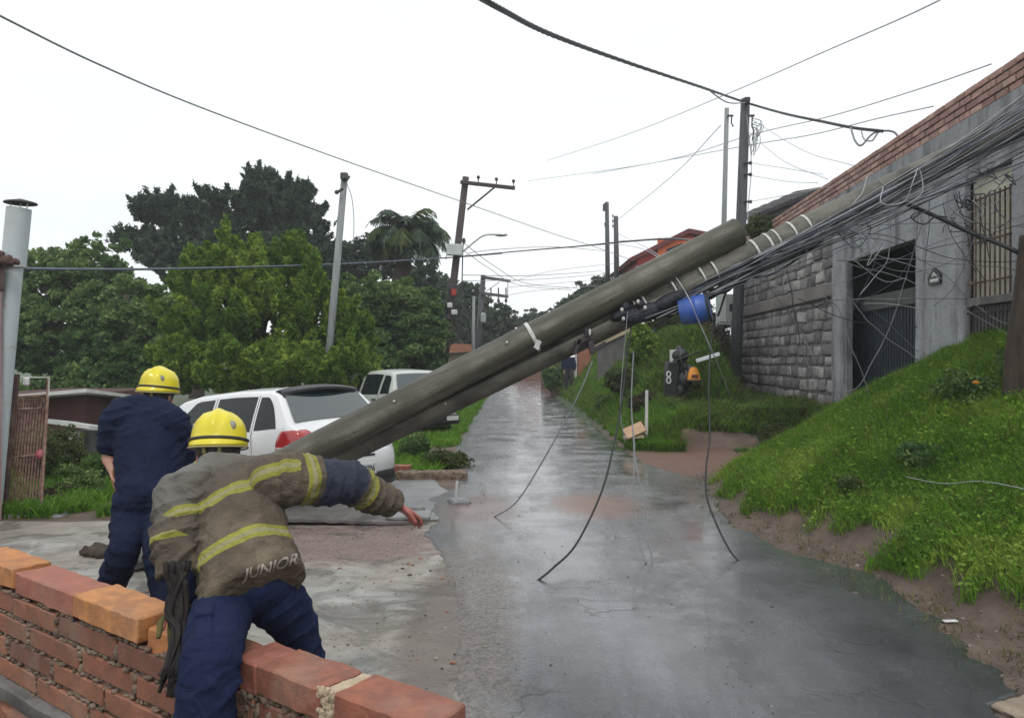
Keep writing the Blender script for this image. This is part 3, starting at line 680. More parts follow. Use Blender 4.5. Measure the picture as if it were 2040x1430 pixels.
# crooked mortar crumbs on the right part under the cap
for q in range(260):
    lum.ell(wp(rs.uniform(LW - 1.0, LW - .1), depth - rs.uniform(-.004, .01), ZT - capH - rs.uniform(.0, .11)), (rs.uniform(.006, .016),) * 3, seg=6, rings=4)
fn = []
for i, (a, b, z0, z1) in enumerate(bricks_):
    n0 = len(cmb.f)
    cmb.box(wp((a + b) / 2, depth / 2 + rs.uniform(-.004, .006), (z0 + z1) / 2), (b - a, depth, z1 - z0), RW @ Matrix.Rotation(rs.uniform(-.012, .012), 3, 'Z'), bev=.006, rough=.0035, sub=3, seed=i)
    fn += [rs.random()] * (len(cmb.f) - n0)
def addrnd(o, vals):
    at = o.data.attributes.new('rnd', 'FLOAT', 'FACE'); at.data.foreach_set('value', vals)
o = cmb.build('brick_courses', M['brick'], wall, autos=35); addrnd(o, fn)
lum.build('mortar_lumps', M['mortar'], wall, smooth=True)
# cap bricks: (start px-based s, length, material, height offset, protrusion)
def s_at(px):                                                  # where the view ray of column px crosses the outer top edge
    dx = (px - CX) / F; p = wp(0, depth, 0); t = (p.y * dx - p.x) / (WD.x - WD.y * dx); return t
caps = [(-60, 26, 'brick_orange', .012, 0, 'bright orange cap brick cut off by the left frame edge'), (32, 148, 'brick_rose', 0, .0, 'dull rose cap brick beside the orange one'),
        (152, 283, 'brick_orange', .008, .012, 'large clean orange cap brick'), (287, 345, 'brick_orange', -.028, -.02, 'short yellowish cap brick set lower'),
        (347, 462, 'brick_red', -.03, -.03, None), (466, 512, 'brick_rose', -.004, .0, 'narrow rose cap brick right of the firefighter'), (514, 642, 'brick_red', 0, .004, 'long terracotta cap brick'),
        (668, 915, 'brick_red', .004, .0, 'terracotta cap brick at the right end of the wall')]
for i, (a, b, mn, dz, dp, lb) in enumerate(caps):
    s0, s1 = s_at(a), min(s_at(b), LW + .01); mb = MB()
    mb.box(wp((s0 + s1) / 2, depth / 2 + dp / 2, ZT - capH / 2 + dz), (s1 - s0, depth + .012 + dp, capH), RW @ Matrix.Rotation(rs.uniform(-.012, .012), 3, 'Z') @ Matrix.Rotation(rs.uniform(-.01, .01), 3, 'X'), bev=.006, rough=.005, sub=4, seed=i + 50)
    o = mb.build('cap_brick', M[mn], wall, autos=35); addrnd(o, [rs.random()] * len(o.data.polygons))
    if lb: o['label'] = lb
mb = MB(); s0, s1 = s_at(644), s_at(666)
mb.box(wp((s0 + s1) / 2 + .005, depth / 2, ZT - capH / 2 - .003), (s1 - s0 + .01, depth, capH), RW, bev=.006, rough=.006, sub=4, seed=3)
0 and mb.box(wp(s1 + .05, depth / 2 - .06, ZT + .003), (.17, .09, .008), RW, bev=.003, rough=.003, sub=3, seed=4)
for q in range(60): mb.ell(wp(s0 + rs.uniform(-.02, .05), depth + rs.uniform(-.006, .006), ZT - rs.uniform(0, .14)), (rs.uniform(.006, .014),) * 3, seg=6, rings=4)
mb.build('joint_mortar', M['pale_mortar'], wall, autos=40)
# concrete ground beam and rubble stones under it
mb = MB(); mb.box(wp(LW / 2 - 1, depth / 2 + .02, .005), (LW + 2, depth + .05, .085), RW, bev=.012, rough=.012, sub=5, seed=2)
o = mb.build('ground_beam', M['concrete_dark'], wall, autos=40)
mb = MB(); mb.box(wp(LW / 2 - 1, depth / 2, -.32), (LW + 1.98, depth - .02, .56), RW); mb.build('stone_bed', M['mortar_grey'], wall)
mb = MB(); fn = []
for rw in range(3):
    s_ = -1.5
    while s_ < LW - .1:
        Lb = rs.uniform(.22, .5); hh = rs.uniform(.12, .16); n0 = len(mb.f)
        mb.box(wp(s_ + Lb / 2, depth / 2 + .01, -.12 - rw * .17), (Lb, depth + .03, hh), RW @ Matrix.Rotation(rs.uniform(-.08, .08), 3, 'Y'), bev=.03, rough=.02, sub=3, seed=int(s_ * 100)); fn += [rs.random()] * (len(mb.f) - n0); s_ += Lb + .03
o = mb.build('base_stones', brickmat('base_stone', [(0, (.11, .09, .07)), (.6, (.17, .11, .08)), (1, (.34, .13, .07))]), wall, autos=50); addrnd(o, fn)

# ------------------------------------------------------------------ building on the right
bld = empty('building', (wallx(12), 12, .4), label='unfinished concrete and stone building with brick parapet above the bank', cat='building')
def bp(u, n_, z): return V((wallx(u) + n_, u - .07 * n_, z))
RB = Matrix.Rotation(math.atan(-.07), 3, 'Z')
def bbox(mb, u0, u1, n0, n1, z0, z1, **k):
    mb.box(bp((u0 + u1) / 2, (n0 + n1) / 2, (z0 + z1) / 2), (n1 - n0, (u1 - u0) * 1.0024, z1 - z0), RB, **k); return mb
rs = random.Random(21)
mb = MB(); bbox(mb, 14.4, 22.4, .04, .35, -.2, 2.80); mb.build('stone_bed', M['concrete_dark'], bld)
mb = MB(); fn = []; row = 0
for zlo, zhi in ((-.1, 2.78), (3.10, 3.88)):
    z = zlo
    while z < zhi - .1:
        hh = min(rs.uniform(.20, .30), zhi - z); u = 14.42
        while u < 22.35:
            lw = rs.uniform(.34, .80); e = min(u + lw, 22.38); n0 = len(mb.f); pr = rs.uniform(0, .022)
            if e - u > .12: mb.box(bp((u + e) / 2, .10 - pr, min(z + hh / 2 + rs.uniform(-.02, .02), zhi - hh / 2 + .02)), (.16, e - u - .09 - rs.uniform(0, .05), hh - .045), RB @ Matrix.Rotation(rs.uniform(-.07, .07), 3, 'X'), bev=.02, rough=.014, sub=1, seed=row * 100 + int(u * 10))
            fn += [rs.random()] * (len(mb.f) - n0); u = e
        z += hh; row += 1
o = mb.build('stone_facing', M['granite'], bld, autos=45); addrnd(o, fn)
mb = MB(); bbox(mb, 14.4, 22.5, -.06, .35, 2.80, 3.08, bev=.02, rough=.012, sub=4); mb.build('beam', concrete('brown_beam', (.17, .15, .14), (.23, .20, .19), (.08, .07, .07), 1.5), bld, autos=40)
mb = MB(); bbox(mb, 14.4, 22.4, .05, .35, 3.08, 3.9); mb.build('upper_wall', concrete('rough_render', (.19, .18, .175), (.26, .245, .235), (.09, .08, .08), 2.5, bumps=1), bld)
mb = MB(); bbox(mb, 13.66, 14.40, -.05, .08, .2, 3.35, bev=.015, rough=.006, sub=3); mb.build('gate_post', M['plaster'], bld, autos=40)
mb = MB(); bbox(mb, 10.94, 14.40, -.03, .16, 3.35, 3.9, bev=.01); mb.build('lintel', M['plaster_light'], bld)
mb = MB(); bbox(mb, 5.5, 22.4, .0, .30, 3.9, 4.68); mb.build('top_wall', M['plaster'], bld)
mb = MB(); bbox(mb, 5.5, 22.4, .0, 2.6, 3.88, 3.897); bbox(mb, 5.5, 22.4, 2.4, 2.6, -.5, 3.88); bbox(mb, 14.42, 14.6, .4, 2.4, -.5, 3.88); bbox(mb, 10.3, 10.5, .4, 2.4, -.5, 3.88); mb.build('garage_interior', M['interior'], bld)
# ledge and roller door inside the bay
mb = MB(); bbox(mb, 10.5, 14.38, .28, .5, 2.45, 2.72, bev=.02); mb.build('inner_beam', concrete('dark_beam', (.06, .06, .06), (.09, .09, .09), (.03, .03, .03)), bld)  # beam inside the bay in a very dark concrete mix
mb = MB(); u = 10.5
while u < 14.3:
    bbox(mb, u, u + .075, .34, .42, .1, 2.45); bbox(mb, u + .075, u + .11, .37, .42, .1, 2.45); u += .11
mb.build('roller_door', M['door_blue'], bld)
# parapet bricks
mb = MB(); bbox(mb, 5.5, 22.4, .03, .15, 4.68, 5.03); mb.build('parapet_core', M['concrete_dark'], bld)
mb = MB(); fn = []; z = 4.685; row = 0
for row in range(4):
    u = 5.5 + (.13 if row % 2 else 0)
    while u < 22.3:
        n0 = len(mb.f); bbox(mb, u, u + .25, .008 + rs.uniform(-.006, .006), .165, z, z + .080, bev=.008); fn += [rs.random()] * (len(mb.f) - n0); u += .272
    z += .097
for u_ in np.arange(6, 22.3, .272):
    if rs.random() < .0: bbox(mb, u_, u_ + .2, .01, .16, z, z + .05)
o = mb.build('brick_parapet', M['parapet_brick'], bld); addrnd(o, fn)
# big light pillar right of the gate with house shaped plaque
mb = MB(); bbox(mb, 9.62, 10.94, -.06, .05, .5, 3.9, bev=.02, rough=.008, sub=4); mb.build('pillar', M['plaster_light'], bld, autos=40)
pl = MB(); c0 = 10.32
pl.prism([bp(c0 + a, -.062, b) for a, b in ((.16, 2.62), (-.16, 2.62), (-.18, 2.74), (0, 2.86), (.18, 2.74))], V((0, 0, 0)), V((-.025, 0, 0)))
q_ = pl.build('house_plaque', M['black_plastic'], bld)
mb = MB(); bbox(mb, c0 - .13, c0 + .10, -.093, -.088, 2.655, 2.70); mb.prism([bp(c0 + a, -.088, b) for a, b in ((.06, 2.73), (-.1, 2.73), (-.0, 2.79))], V((0, 0, 0)), V((-.006, 0, 0))); mb.build('plaque_figure', M['white_trim'], q_)
# barred bay: cream wall behind iron bars, dark lower gate
mb = MB(); bbox(mb, 8.55, 9.62, .07, .2, 2.35, 3.9); mb.build('bay_wall', M['cream_wall'], bld)
mb = MB(); bbox(mb, 8.55, 9.62, .08, .2, .3, 2.28); mb.build('bay_lower_wall', concrete('grey_lower', (.20, .195, .185), (.26, .25, .24), (.1, .1, .1), 3), bld)
mb = MB(); bbox(mb, 8.55, 9.61, -.04, .25, 2.26, 2.36, bev=.01); mb.build('sill', M['concrete_dark'], bld)
mb = MB()
for i in range(9): u = 8.70 + i * .105; mb.tube([bp(u, .0, 2.36), bp(u, .0, 3.62)], .011, 5)
for z in (2.55, 3.05, 3.58): mb.tube([bp(8.58, .0, z), bp(9.62, .0, z)], .014, 5)
mb.build('window_bars', M['rust'], bld)
mb = MB()
for i in range(13): u = 8.62 + i * .078; mb.tube([bp(u, -.0, 1.3), bp(u, -.0, 2.24)], .012, 5)
for z in (1.75, 2.18): mb.tube([bp(8.58, .0, z), bp(9.62, .0, z)], .018, 5)
mb.build('lower_gate_bars', M['dark_metal'], bld)
mb = MB(); bbox(mb, 6.9, 8.62, -.04, .10, .8, 3.9, bev=.02, rough=.006, sub=3); mb.build('end_pillar', M['plaster_light'], bld, autos=40)
mb = MB(); bbox(mb, 5.5, 6.9, .0, .4, .8, 3.9); mb.build('side_wall', M['plaster'], bld)
# electricity pole/post and meter box at the far corner
mb = MB(); mb.tube([P(1467, 790, 21.2), P(1468, 545, 21.2)], .09, 8); o = mb.build('corner_post', M['light_pole'], bld)
mr = empty('meter_box', P(1445, 650, 20.6), label='grey electricity meter box fixed at the corner of the stone wall', cat='meter box')
mb = MB(); c = P(1445, 617, 20.6); mb.box(c, (.46, .26, .84), bev=.015); mb.build('housing', mat('grey_box', (.42, .45, .44), (.34, .37, .36), 5, .6), mr)
mb = MB(); mb.box(c + V((-.11, -.145, .03)), (.2, .03, .74), bev=.01); mb.build('door', mat('grey_box_door', (.52, .55, .54), (.45, .47, .46), 5, .6), mr)
mb = MB(); mb.box(c + V((.13, -.14, .05)), (.12, .03, .2), bev=.01); mb.build('window', M['black_plastic'], mr)
mb = MB(); mb.tube([c + V((.12, -.12, -.3)), c + V((.2, -.12, -1.3)), c + V((.22, -.1, -2.3))], .03, 6); mb.build('conduit', M['light_pole'], mr)
# house with dark corrugated roof behind
hb = empty('house', (9.3, 24, 2), label='low house with a dark corrugated roof behind the brick parapet', cat='house')
a = P(1492, 432, 23.5); b = P(1640, 372, 21.0)
mb = MB(); n_ = 60
vs = []; fs = []
for i in range(n_ + 1):
    t = i / n_; p = a.lerp(b, t); z = .035 * math.sin(i * math.pi * .9)
    vs += [p + V((0, 0, z)), p + V((1.2, 5, 1.0 + z)), p + V((1.2, 5, .93 + z)), p + V((0, 0, z - .13))]
for i in range(n_):
    for q in range(4): fs.append((i * 4 + q, (i + 1) * 4 + q, (i + 1) * 4 + (q + 1) % 4, i * 4 + (q + 1) % 4))
mb.add(vs, fs); mb.build('roof', M['dark_roof'], hb)
mb = MB(); mb.prism([a + V((.05, .1, -.05)), b + V((.0, .1, -.05)), V((b.x, b.y + .1, 1)), V((a.x + .05, a.y + .1, 1))], V((0, 0, 0)), V((.6, 3, 0))); mb.build('wall', M['dark_roof'], hb)

# ------------------------------------------------------------------ fallen poles
def pole_mesh(name, ends, r0, r1, label, notch=False):
    root = empty(name, ends[0], label=label, cat='utility pole', group='pair of fallen poles')
    A_, B_ = V(ends[0]), V(ends[1]); n = 60; seg = 40; mb = MB(); ax = (B_ - A_).normalized()
    view = V((0, -1, 0)); u = (view - ax * view.dot(ax)).normalized(); v2 = ax.cross(u)   # v2 is across
    vs = []
    for i in range(n + 1):
        t = i / n; c = A_.lerp(B_, t); r = r0 + (r1 - r0) * t
        for k_ in range(seg):
            a = 2 * math.pi * k_ / seg; rr = r
            if notch:
                am = (a + .55 + math.pi) % (2 * math.pi) - math.pi   # direction of the recess
                dep = .055 * max(0, min(1, (.62 - t) / .1)) * max(0, 1 - (abs(am) / .42) ** 4)
                rr -= dep
            rr += .0025 * noise.noise(V((t * 60, math.cos(a) * 2, math.sin(a) * 2)))
            vs.append(c + (u * math.cos(a) + v2 * math.sin(a)) * rr)
    fs = [(i * seg + k_, i * seg + (k_ + 1) % seg, (i + 1) * seg + (k_ + 1) % seg, (i + 1) * seg + k_) for i in range(n) for k_ in range(seg)]
    fs += [tuple(range(seg))[::-1], tuple(range(n * seg, (n + 1) * seg))]
    mb.add(vs, fs); mb.build('shaft', M['pole2'] if notch else M['pole'], root, autos=40)
    for i in range(3 if notch else 9):
        hm = MB()
        t = (.16 + i * .075) if not notch else (.62 + i * .12); c = A_.lerp(B_, t); r = r0 + (r1 - r0) * t; a = .35 + .12 * math.sin(i * 2.1); hm.ell(c + (u * math.cos(a) + v2 * math.sin(a)) * (r - .003), (.012, .010, .012), seg=8, rings=6)
        hm.build('bolt_hole', M['black_plastic'], root)
    return root, A_, B_, ax, r0, r1
Apole = pole_mesh('fallen_pole', (P(352, 1034, 7.35), P(1471, 461, 7.62)), .158, .142, 'thick short concrete pole lying uppermost, broken end beside the standing post')
Bpole = pole_mesh('fallen_pole', (P(420, 1024, 7.66), P(2115, 210, 7.62)), .150, .128, 'longer concrete pole lying beneath, ringed with steel straps, resting on the building', notch=True)
# A grooved neck line along the upper pole underside: long dark seam
def on_axis(pl, px):
    A_, B_ = pl[1], pl[2]; lo, hi = 0., 1.
    for _ in range(40):
        m_ = (lo + hi) / 2; p = A_.lerp(B_, m_)
        if p.x / p.y * F + CX < px: lo = m_
        else: hi = m_
    return A_.lerp(B_, lo), lo
def ring(pl, px, w_, th, a0, a1, name, m, extra=.003, lab=None):
    c, t = on_axis(pl, px); ax = pl[3]; r = pl[4] + (pl[5] - pl[4]) * t + extra
    u = (V((0, -1, 0)) - ax * V((0, -1, 0)).dot(ax)).normalized(); v2 = ax.cross(u); mb = MB(); n = 18; vs = []
    for i in range(n + 1):
        a = R(a0 + (a1 - a0) * i / n); d = u * math.cos(a) + v2 * math.sin(a)
        for s_, rr in ((-w_ / 2, r), (w_ / 2, r), (w_ / 2, r + th), (-w_ / 2, r + th)): vs.append(c + ax * s_ + d * rr)
    fs = [(i * 4 + q, i * 4 + (q + 1) % 4, (i + 1) * 4 + (q + 1) % 4, (i + 1) * 4 + q) for i in range(n) for q in range(4)] + [(0, 1, 2, 3), (n * 4 + 3, n * 4 + 2, n * 4 + 1, n * 4)]
    mb.add(vs, fs); o = mb.build(name, m, pl[0], autos=40)
    if lab: o['label'] = lab
    return o
for px, w_ in ((1266, .02), (1342, .022), (1397, .022), (1421, .024), (1503, .03), (1530, .03), (1546, .02), (1577, .028), (1606, .028), (1284, .018), (1470, .0)):
    if w_: ring(Bpole, px, w_ * .75, .005, -185, 175, 'steel_strap', M['steel_bright'], .003)
ring(Apole, 1060, .036, .008, -200, 160, 'steel_strap', M['steel_bright'])
c, t = on_axis(Apole, 1064); mb = MB(); c2 = c + V((.03, -.16, -.09)); mb.box(c2, (.05, .05, .09), Matrix.Rotation(R(27), 3, 'Y'), bev=.006); mb.tube([c2 + V((0, -.03, .03)), c2 + V((0, .02, .03))], .02, 8); mb.tube([c2 + V((0, -.03, -.03)), c2 + V((0, .02, -.03))], .02, 8); mb.build('clamp_bolts', M['steel'], Apole[0])
# bolt heads on the shafts
for pl, px, dz in ((Apole, 790, .06), (Apole, 1010, .07), (Bpole, 890, -.02)):
    c, t = on_axis(pl, px); mb = MB(); mb.ell(c + V((0, -.155, dz)), (.014, .012, .014), seg=8, rings=6); mb.build('bolt', M['steel'], pl[0], smooth=True)
# dark brackets hanging under the lower pole
mb = MB()
for (x, y, wx, wz, an) in ((1160, 678, .16, .05, 25), (1178, 692, .05, .14, 10), (1150, 690, .04, .16, -20), (1195, 690, .14, .04, 30), (1168, 664, .04, .1, 0)):
    mb.box(P(x, y, 7.5), (wx, .06, wz), Matrix.Rotation(R(-an), 3, 'Y'), bev=.006)
mb.ell(P(1176, 664, 7.45), (.022, .02, .035), seg=8, rings=6)
mb.build('bracket', M['dark_metal'], Bpole[0])
mb = MB(); mb.ell(P(1175, 662, 7.42), (.014, .012, .036), seg=8, rings=6); mb.build('insulator', M['steel_bright'], Bpole[0], smooth=True)
mb = MB()
for (x, y, a_, b_, an) in ((1235, 628, .10, .05, 30), (1262, 630, .12, .08, 20), (1290, 622, .15, .09, 26), (1330, 600, .2, .07, 28), (1245, 612, .05, .06, 0), (1275, 606, .05, .05, 0)):
    mb.ell(P(x, y, 7.5), (a_, .06, b_), Matrix.Rotation(R(-an), 3, 'Y'), seg=12, rings=8)
o = mb.build('cable_joint', mat('tar_black', (.010, .011, .02), (.02, .02, .035), 30, .5, bump=.8, bscale=50), Bpole[0], smooth=True)
for x, y in ((1239, 617), (1242, 635), (1285, 613), (1271, 601)):
    mb = MB(); mb.ell(P(x, y, 7.4), (.018, .016, .022), seg=8, rings=6); mb.build('insulator', M['steel_bright'], Bpole[0], smooth=True)

# ------------------------------------------------------------------ hanging things
bk = empty('bucket', P(1385, 632, 7.7), label='blue plastic drum hanging under the fallen poles', cat='drum')
mb = MB(); c = P(1384, 617, 7.45); Rb = Matrix.Rotation(R(78), 3, 'Y') @ Matrix.Rotation(R(20), 3, 'X')
prof = [(-.145, .10), (-.14, .125), (-.07, .135), (0, .138), (.03, .145), (.04, .138), (.13, .136), (.145, .12)]
vs = []; seg = 24
for z, r in prof:
    for k_ in range(seg): a = 2 * math.pi * k_ / seg; vs.append(c + Rb @ V((math.cos(a) * r, math.sin(a) * r, z)))
fs = [(i * seg + k_, i * seg + (k_ + 1) % seg, (i + 1) * seg + (k_ + 1) % seg, (i + 1) * seg + k_) for i in range(len(prof) - 1) for k_ in range(seg)] + [tuple(range(seg))[::-1], tuple(range(len(vs) - seg, len(vs)))]
mb.add(vs, fs); mb.build('drum', M['blue_plastic'], bk, autos=40)
mb = MB(); mb.tube([c + Rb @ V((math.cos(a) * .145, math.sin(a) * .145, .14)) for a in np.linspace(0, 6.283, 20)], .012, 6); mb.build('black_rim', M['black_plastic'], bk)
mb = MB(); mb.tube([c + V((.06, -.12, .08)), c + V((.09, -.14, 0)), c + V((.05, -.13, -.06))], .008, 5); mb.build('handle', M['steel_bright'], bk)

# ------------------------------------------------------------------ cars
def interp(x, xs, ys): return float(np.interp(x, xs, ys))
def make_car(label, cat, paint, prof, W, zb, loc, yaw, pitch, kind):
    root = empty('parked_car', loc, (0, pitch, yaw), label, cat, 'cars parked on the left side')
    zx, zz = prof['zt']; wx, ww = prof['w']; belt = prof['belt']; Lc = zx[-1]
    def zt(x): return interp(x, zx, zz)
    def hw(x): return interp(x, wx, ww)
    def bl(x): return interp(x, *belt)
    def side(x, q):
        """point on the greenhouse side: q 0 belt .. 1 roof edge"""
        z1 = zt(x); b = min(bl(x), z1 - .05); h = z1 - b; yy = hw(x) - .015 - .40 * (.92 * h) * q ** 1.15
        return yy, b + .92 * h * q
    def ringpts(x):
        w_ = hw(x); z1 = zt(x); b = min(bl(x), z1 - .05); zb_ = interp(x, [0, .3, Lc - .3, Lc], [.34, .22, .2, .3]); pts = [(0, zb_), (w_ * .5, zb_), (w_ - .10, zb_), (w_ - .03, zb_ + .07)]
        for f_, bul in ((.15, -.004), (.35, .0), (.5, .004), (.54, -.006), (.58, .003), (.8, 0), (.93, -.006)): pts.append((w_ + bul - .0, zb_ + .07 + (b - zb_ - .07) * f_))
        for q in (0, .06, .2, .4, .6, .8, .93, 1.0): pts.append(side(x, q))
        ye, ze = side(x, 1.0)
        pts += [(ye - .03 * min(1, (z1 - b) * 3), ze + (z1 - ze) * .55), (ye * .86, z1 - .004), (ye * .6, z1 + .012), (ye * .3, z1 + .02), (0, z1 + .022)]
        return pts
    xs = sorted(set([0, .015, .04] + list(np.arange(.07, Lc - .05, .04)) + [Lc - .03, Lc - .01, Lc])); K = len(ringpts(0)); vs = []; 
    for x in xs:
        r_ = ringpts(x); full = r_ + [(-y, z) for y, z in r_[-2:0:-1]]
        vs += [(x, y, z) for y, z in full]
    K2 = 2 * K - 2; fs = []
    wh = prof['wheels']; wr = prof['wr']
    for i in range(len(xs) - 1):
        for k_ in range(K2):
            a, b = i * K2 + k_, i * K2 + (k_ + 1) % K2; q = (a, b, b + K2, a + K2)
            cx_ = sum(vs[j][0] for j in q) / 4; cz_ = sum(vs[j][2] for j in q) / 4; cy_ = abs(sum(vs[j][1] for j in q) / 4)
            if any(math.hypot(cx_ - wxx, cz_ - wr) < wr + .045 for wxx in wh) and cy_ > .45: continue
            fs.append(q)
    fs += [tuple(range(K2))[::-1], tuple(range((len(xs) - 1) * K2, len(xs) * K2))]
    mb = MB(); mb.add(vs, fs); bodyo = mb.build('body', paint, root, smooth=False, local=True, autos=32); root['tmpbody'] = bodyo.name
    # arch lips, wells
    for wxx in wh:
        for sg in (1, -1):
            y_ = sg * (hw(wxx) + .002); mb = MB()
            mb.tube([(wxx + math.cos(a) * (wr + .045), y_, wr + math.sin(a) * (wr + .045)) for a in np.linspace(-.25, math.pi + .25, 18)], .016, 6)
            mb.build('arch_trim', paint, root, local=True, smooth=True)
            n = 20; r_ = wr + .055; vv = []; vb = MB()
            for k_ in range(n): a = 2 * math.pi * k_ / n; vv += [(wxx + math.cos(a) * r_, sg * .45, wr + math.sin(a) * r_), (wxx + math.cos(a) * r_, sg * (hw(wxx) - .01), wr + math.sin(a) * r_)]
            vb.add([v_ if v_[2] > .2 else (v_[0], v_[1], .2) for v_ in vv], [(2 * k_, 2 * ((k_ + 1) % n), 2 * ((k_ + 1) % n) + 1, 2 * k_ + 1) for k_ in range(n)] + [tuple(range(0, 2 * n, 2))])
            vb.build('wheel_well', M['black_plastic'], root, local=True)
    # wheels
    for wxx in wh:
        for sg in (1, -1):
            wc = hw(wxx) - .10; wo = empty('wheel', (wxx, sg * wc, wr)); wo.parent = root
            mb = MB(); prof_ = [(-.085, wr * .66), (-.09, wr * .92), (-.06, wr), (.06, wr), (.09, wr * .92), (.085, wr * .66)]; seg = 26; tv = []
            for yy, rr in prof_:
                for k_ in range(seg): a = 2 * math.pi * k_ / seg; tv.append((math.cos(a) * rr, yy, math.sin(a) * rr))
            mb.add(tv, [(i * seg + k_, i * seg + (k_ + 1) % seg, (i + 1) * seg + (k_ + 1) % seg, (i + 1) * seg + k_) for i in range(5) for k_ in range(seg)]); mb.build('tyre', M['rubber'], wo, local=True, autos=40)
            mb = MB(); mb.tube([(0, -.05, 0), (0, .05 * 1, 0)], wr * .66, 24)
            for k_ in range(6): a = k_ * math.pi / 3; mb.box((math.cos(a) * wr * .36, sg * .055, math.sin(a) * wr * .36), (wr * .5, .012, .05), Matrix.Rotation(-a, 3, 'Y'), bev=.005)
            mb.build('rim', M['rim'] if kind == 1 else M['dark_metal'], wo, local=True)
    # side windows
    for nm, x0, x1, q0, q1, cut0, cut1 in prof['win']:
        for sg in (1, -1):
            n = 10; vv = []; ff = []
            for i in range(n + 1):
                x = x0 + (x1 - x0) * i / n; t0 = min(1, (x - x0) / max(cut0, 1e-4)) if cut0 else 1; t1 = min(1, (x1 - x) / max(cut1, 1e-4)) if cut1 else 1
                top = q0 + (q1 - q0) * min(math.sin(t0 * math.pi / 2) ** .6 if cut0 else 1, t1 if cut1 else 1) 
                for j in range(6):
                    q = q0 + (top - q0) * j / 5; y_, z_ = side(x, q); vv.append((x, sg * (y_ + .004), z_))
            for i in range(n):
                for j in range(5): ff.append((i * 6 + j, i * 6 + j + 1, (i + 1) * 6 + j + 1, (i + 1) * 6 + j))
            mb = MB(); mb.add(vv, ff); o = mb.build(nm, M['glass'], root, local=True, smooth=True)
    # door gaps and mouldings
    for x in prof['gaps']:
        for sg in (1, -1):
            mb = MB(); p_ = [(x, sg * (hw(x) + .001), z) for z in np.linspace(.32, bl(x) - .03, 6)] + [(x, sg * (side(x, q)[0] + .002), side(x, q)[1]) for q in (0, .3, .6, .95)]
            mb.tube(p_, .004, 4); mb.build('door_gap', M['black_plastic'], root, local=True)
    for x in prof['handles']:
        for sg in (1, -1): mb = MB(); mb.box((x, sg * (hw(x) + .012), bl(x) - .09), (.16, .03, .035), bev=.008); mb.build('door_handle', M['black_plastic'], root, local=True)
    # rear glass on the sloping tail surface
    def topp(x, v): ye = side(x, 1)[0]; z1 = zt(x); return (x, ye * v, z1 + .022 * (1 - abs(v) ** 2.0) * 1.0)
    x0, x1, vw = prof['rear']
    vv = []; n = 10; m_ = 12
    sl = (zt(x1) - zt(x0)) / (x1 - x0); nn = V((-sl, 0, 1)).normalized() * .010
    for i in range(n + 1):
        x = x0 + (x1 - x0) * i / n
        for j in range(m_ + 1):
            v_ = -vw + 2 * vw * j / m_; p = V(topp(x, v_)) + nn; vv.append(p)
    ff = [(i * (m_ + 1) + j, i * (m_ + 1) + j + 1, (i + 1) * (m_ + 1) + j + 1, (i + 1) * (m_ + 1) + j) for i in range(n) for j in range(m_)]
    mb = MB(); mb.add(vv, ff); mb.build('rear_window', M['rear_glass'], root, local=True, smooth=True)
    x0, x1, vw = prof['wind']; vv = []
    sl = (zt(x1) - zt(x0)) / (x1 - x0); nn = V((-sl, 0, 1)).normalized() * .010
    for i in range(n + 1):
        x = x0 + (x1 - x0) * i / n
        for j in range(m_ + 1): vv.append(V(topp(x, -vw + 2 * vw * j / m_)) + nn)
    mb = MB(); mb.add(vv, ff); mb.build('windscreen', M['glass'], root, local=True, smooth=True)
    prof['extra'](root, hw, zt, bl, side, topp)
    del root['tmpbody']
    return root

def text_obj(s_, size, m, ext=.002):
    c = bpy.data.curves.new('lettering', 'FONT'); c.body = s_; c.size = size; c.extrude = ext; c.offset = .0012 if s_ == 'JUNIOR' else 0; c.align_x = 'CENTER'; c.align_y = 'CENTER'
    o = bpy.data.objects.new('tmp', c); col.objects.link(o); bpy.context.view_layer.update()
    me = bpy.data.meshes.new_from_object(o.evaluated_get(bpy.context.evaluated_depsgraph_get())); bpy.data.objects.remove(o)
    me.materials.clear(); me.materials.append(m); return me

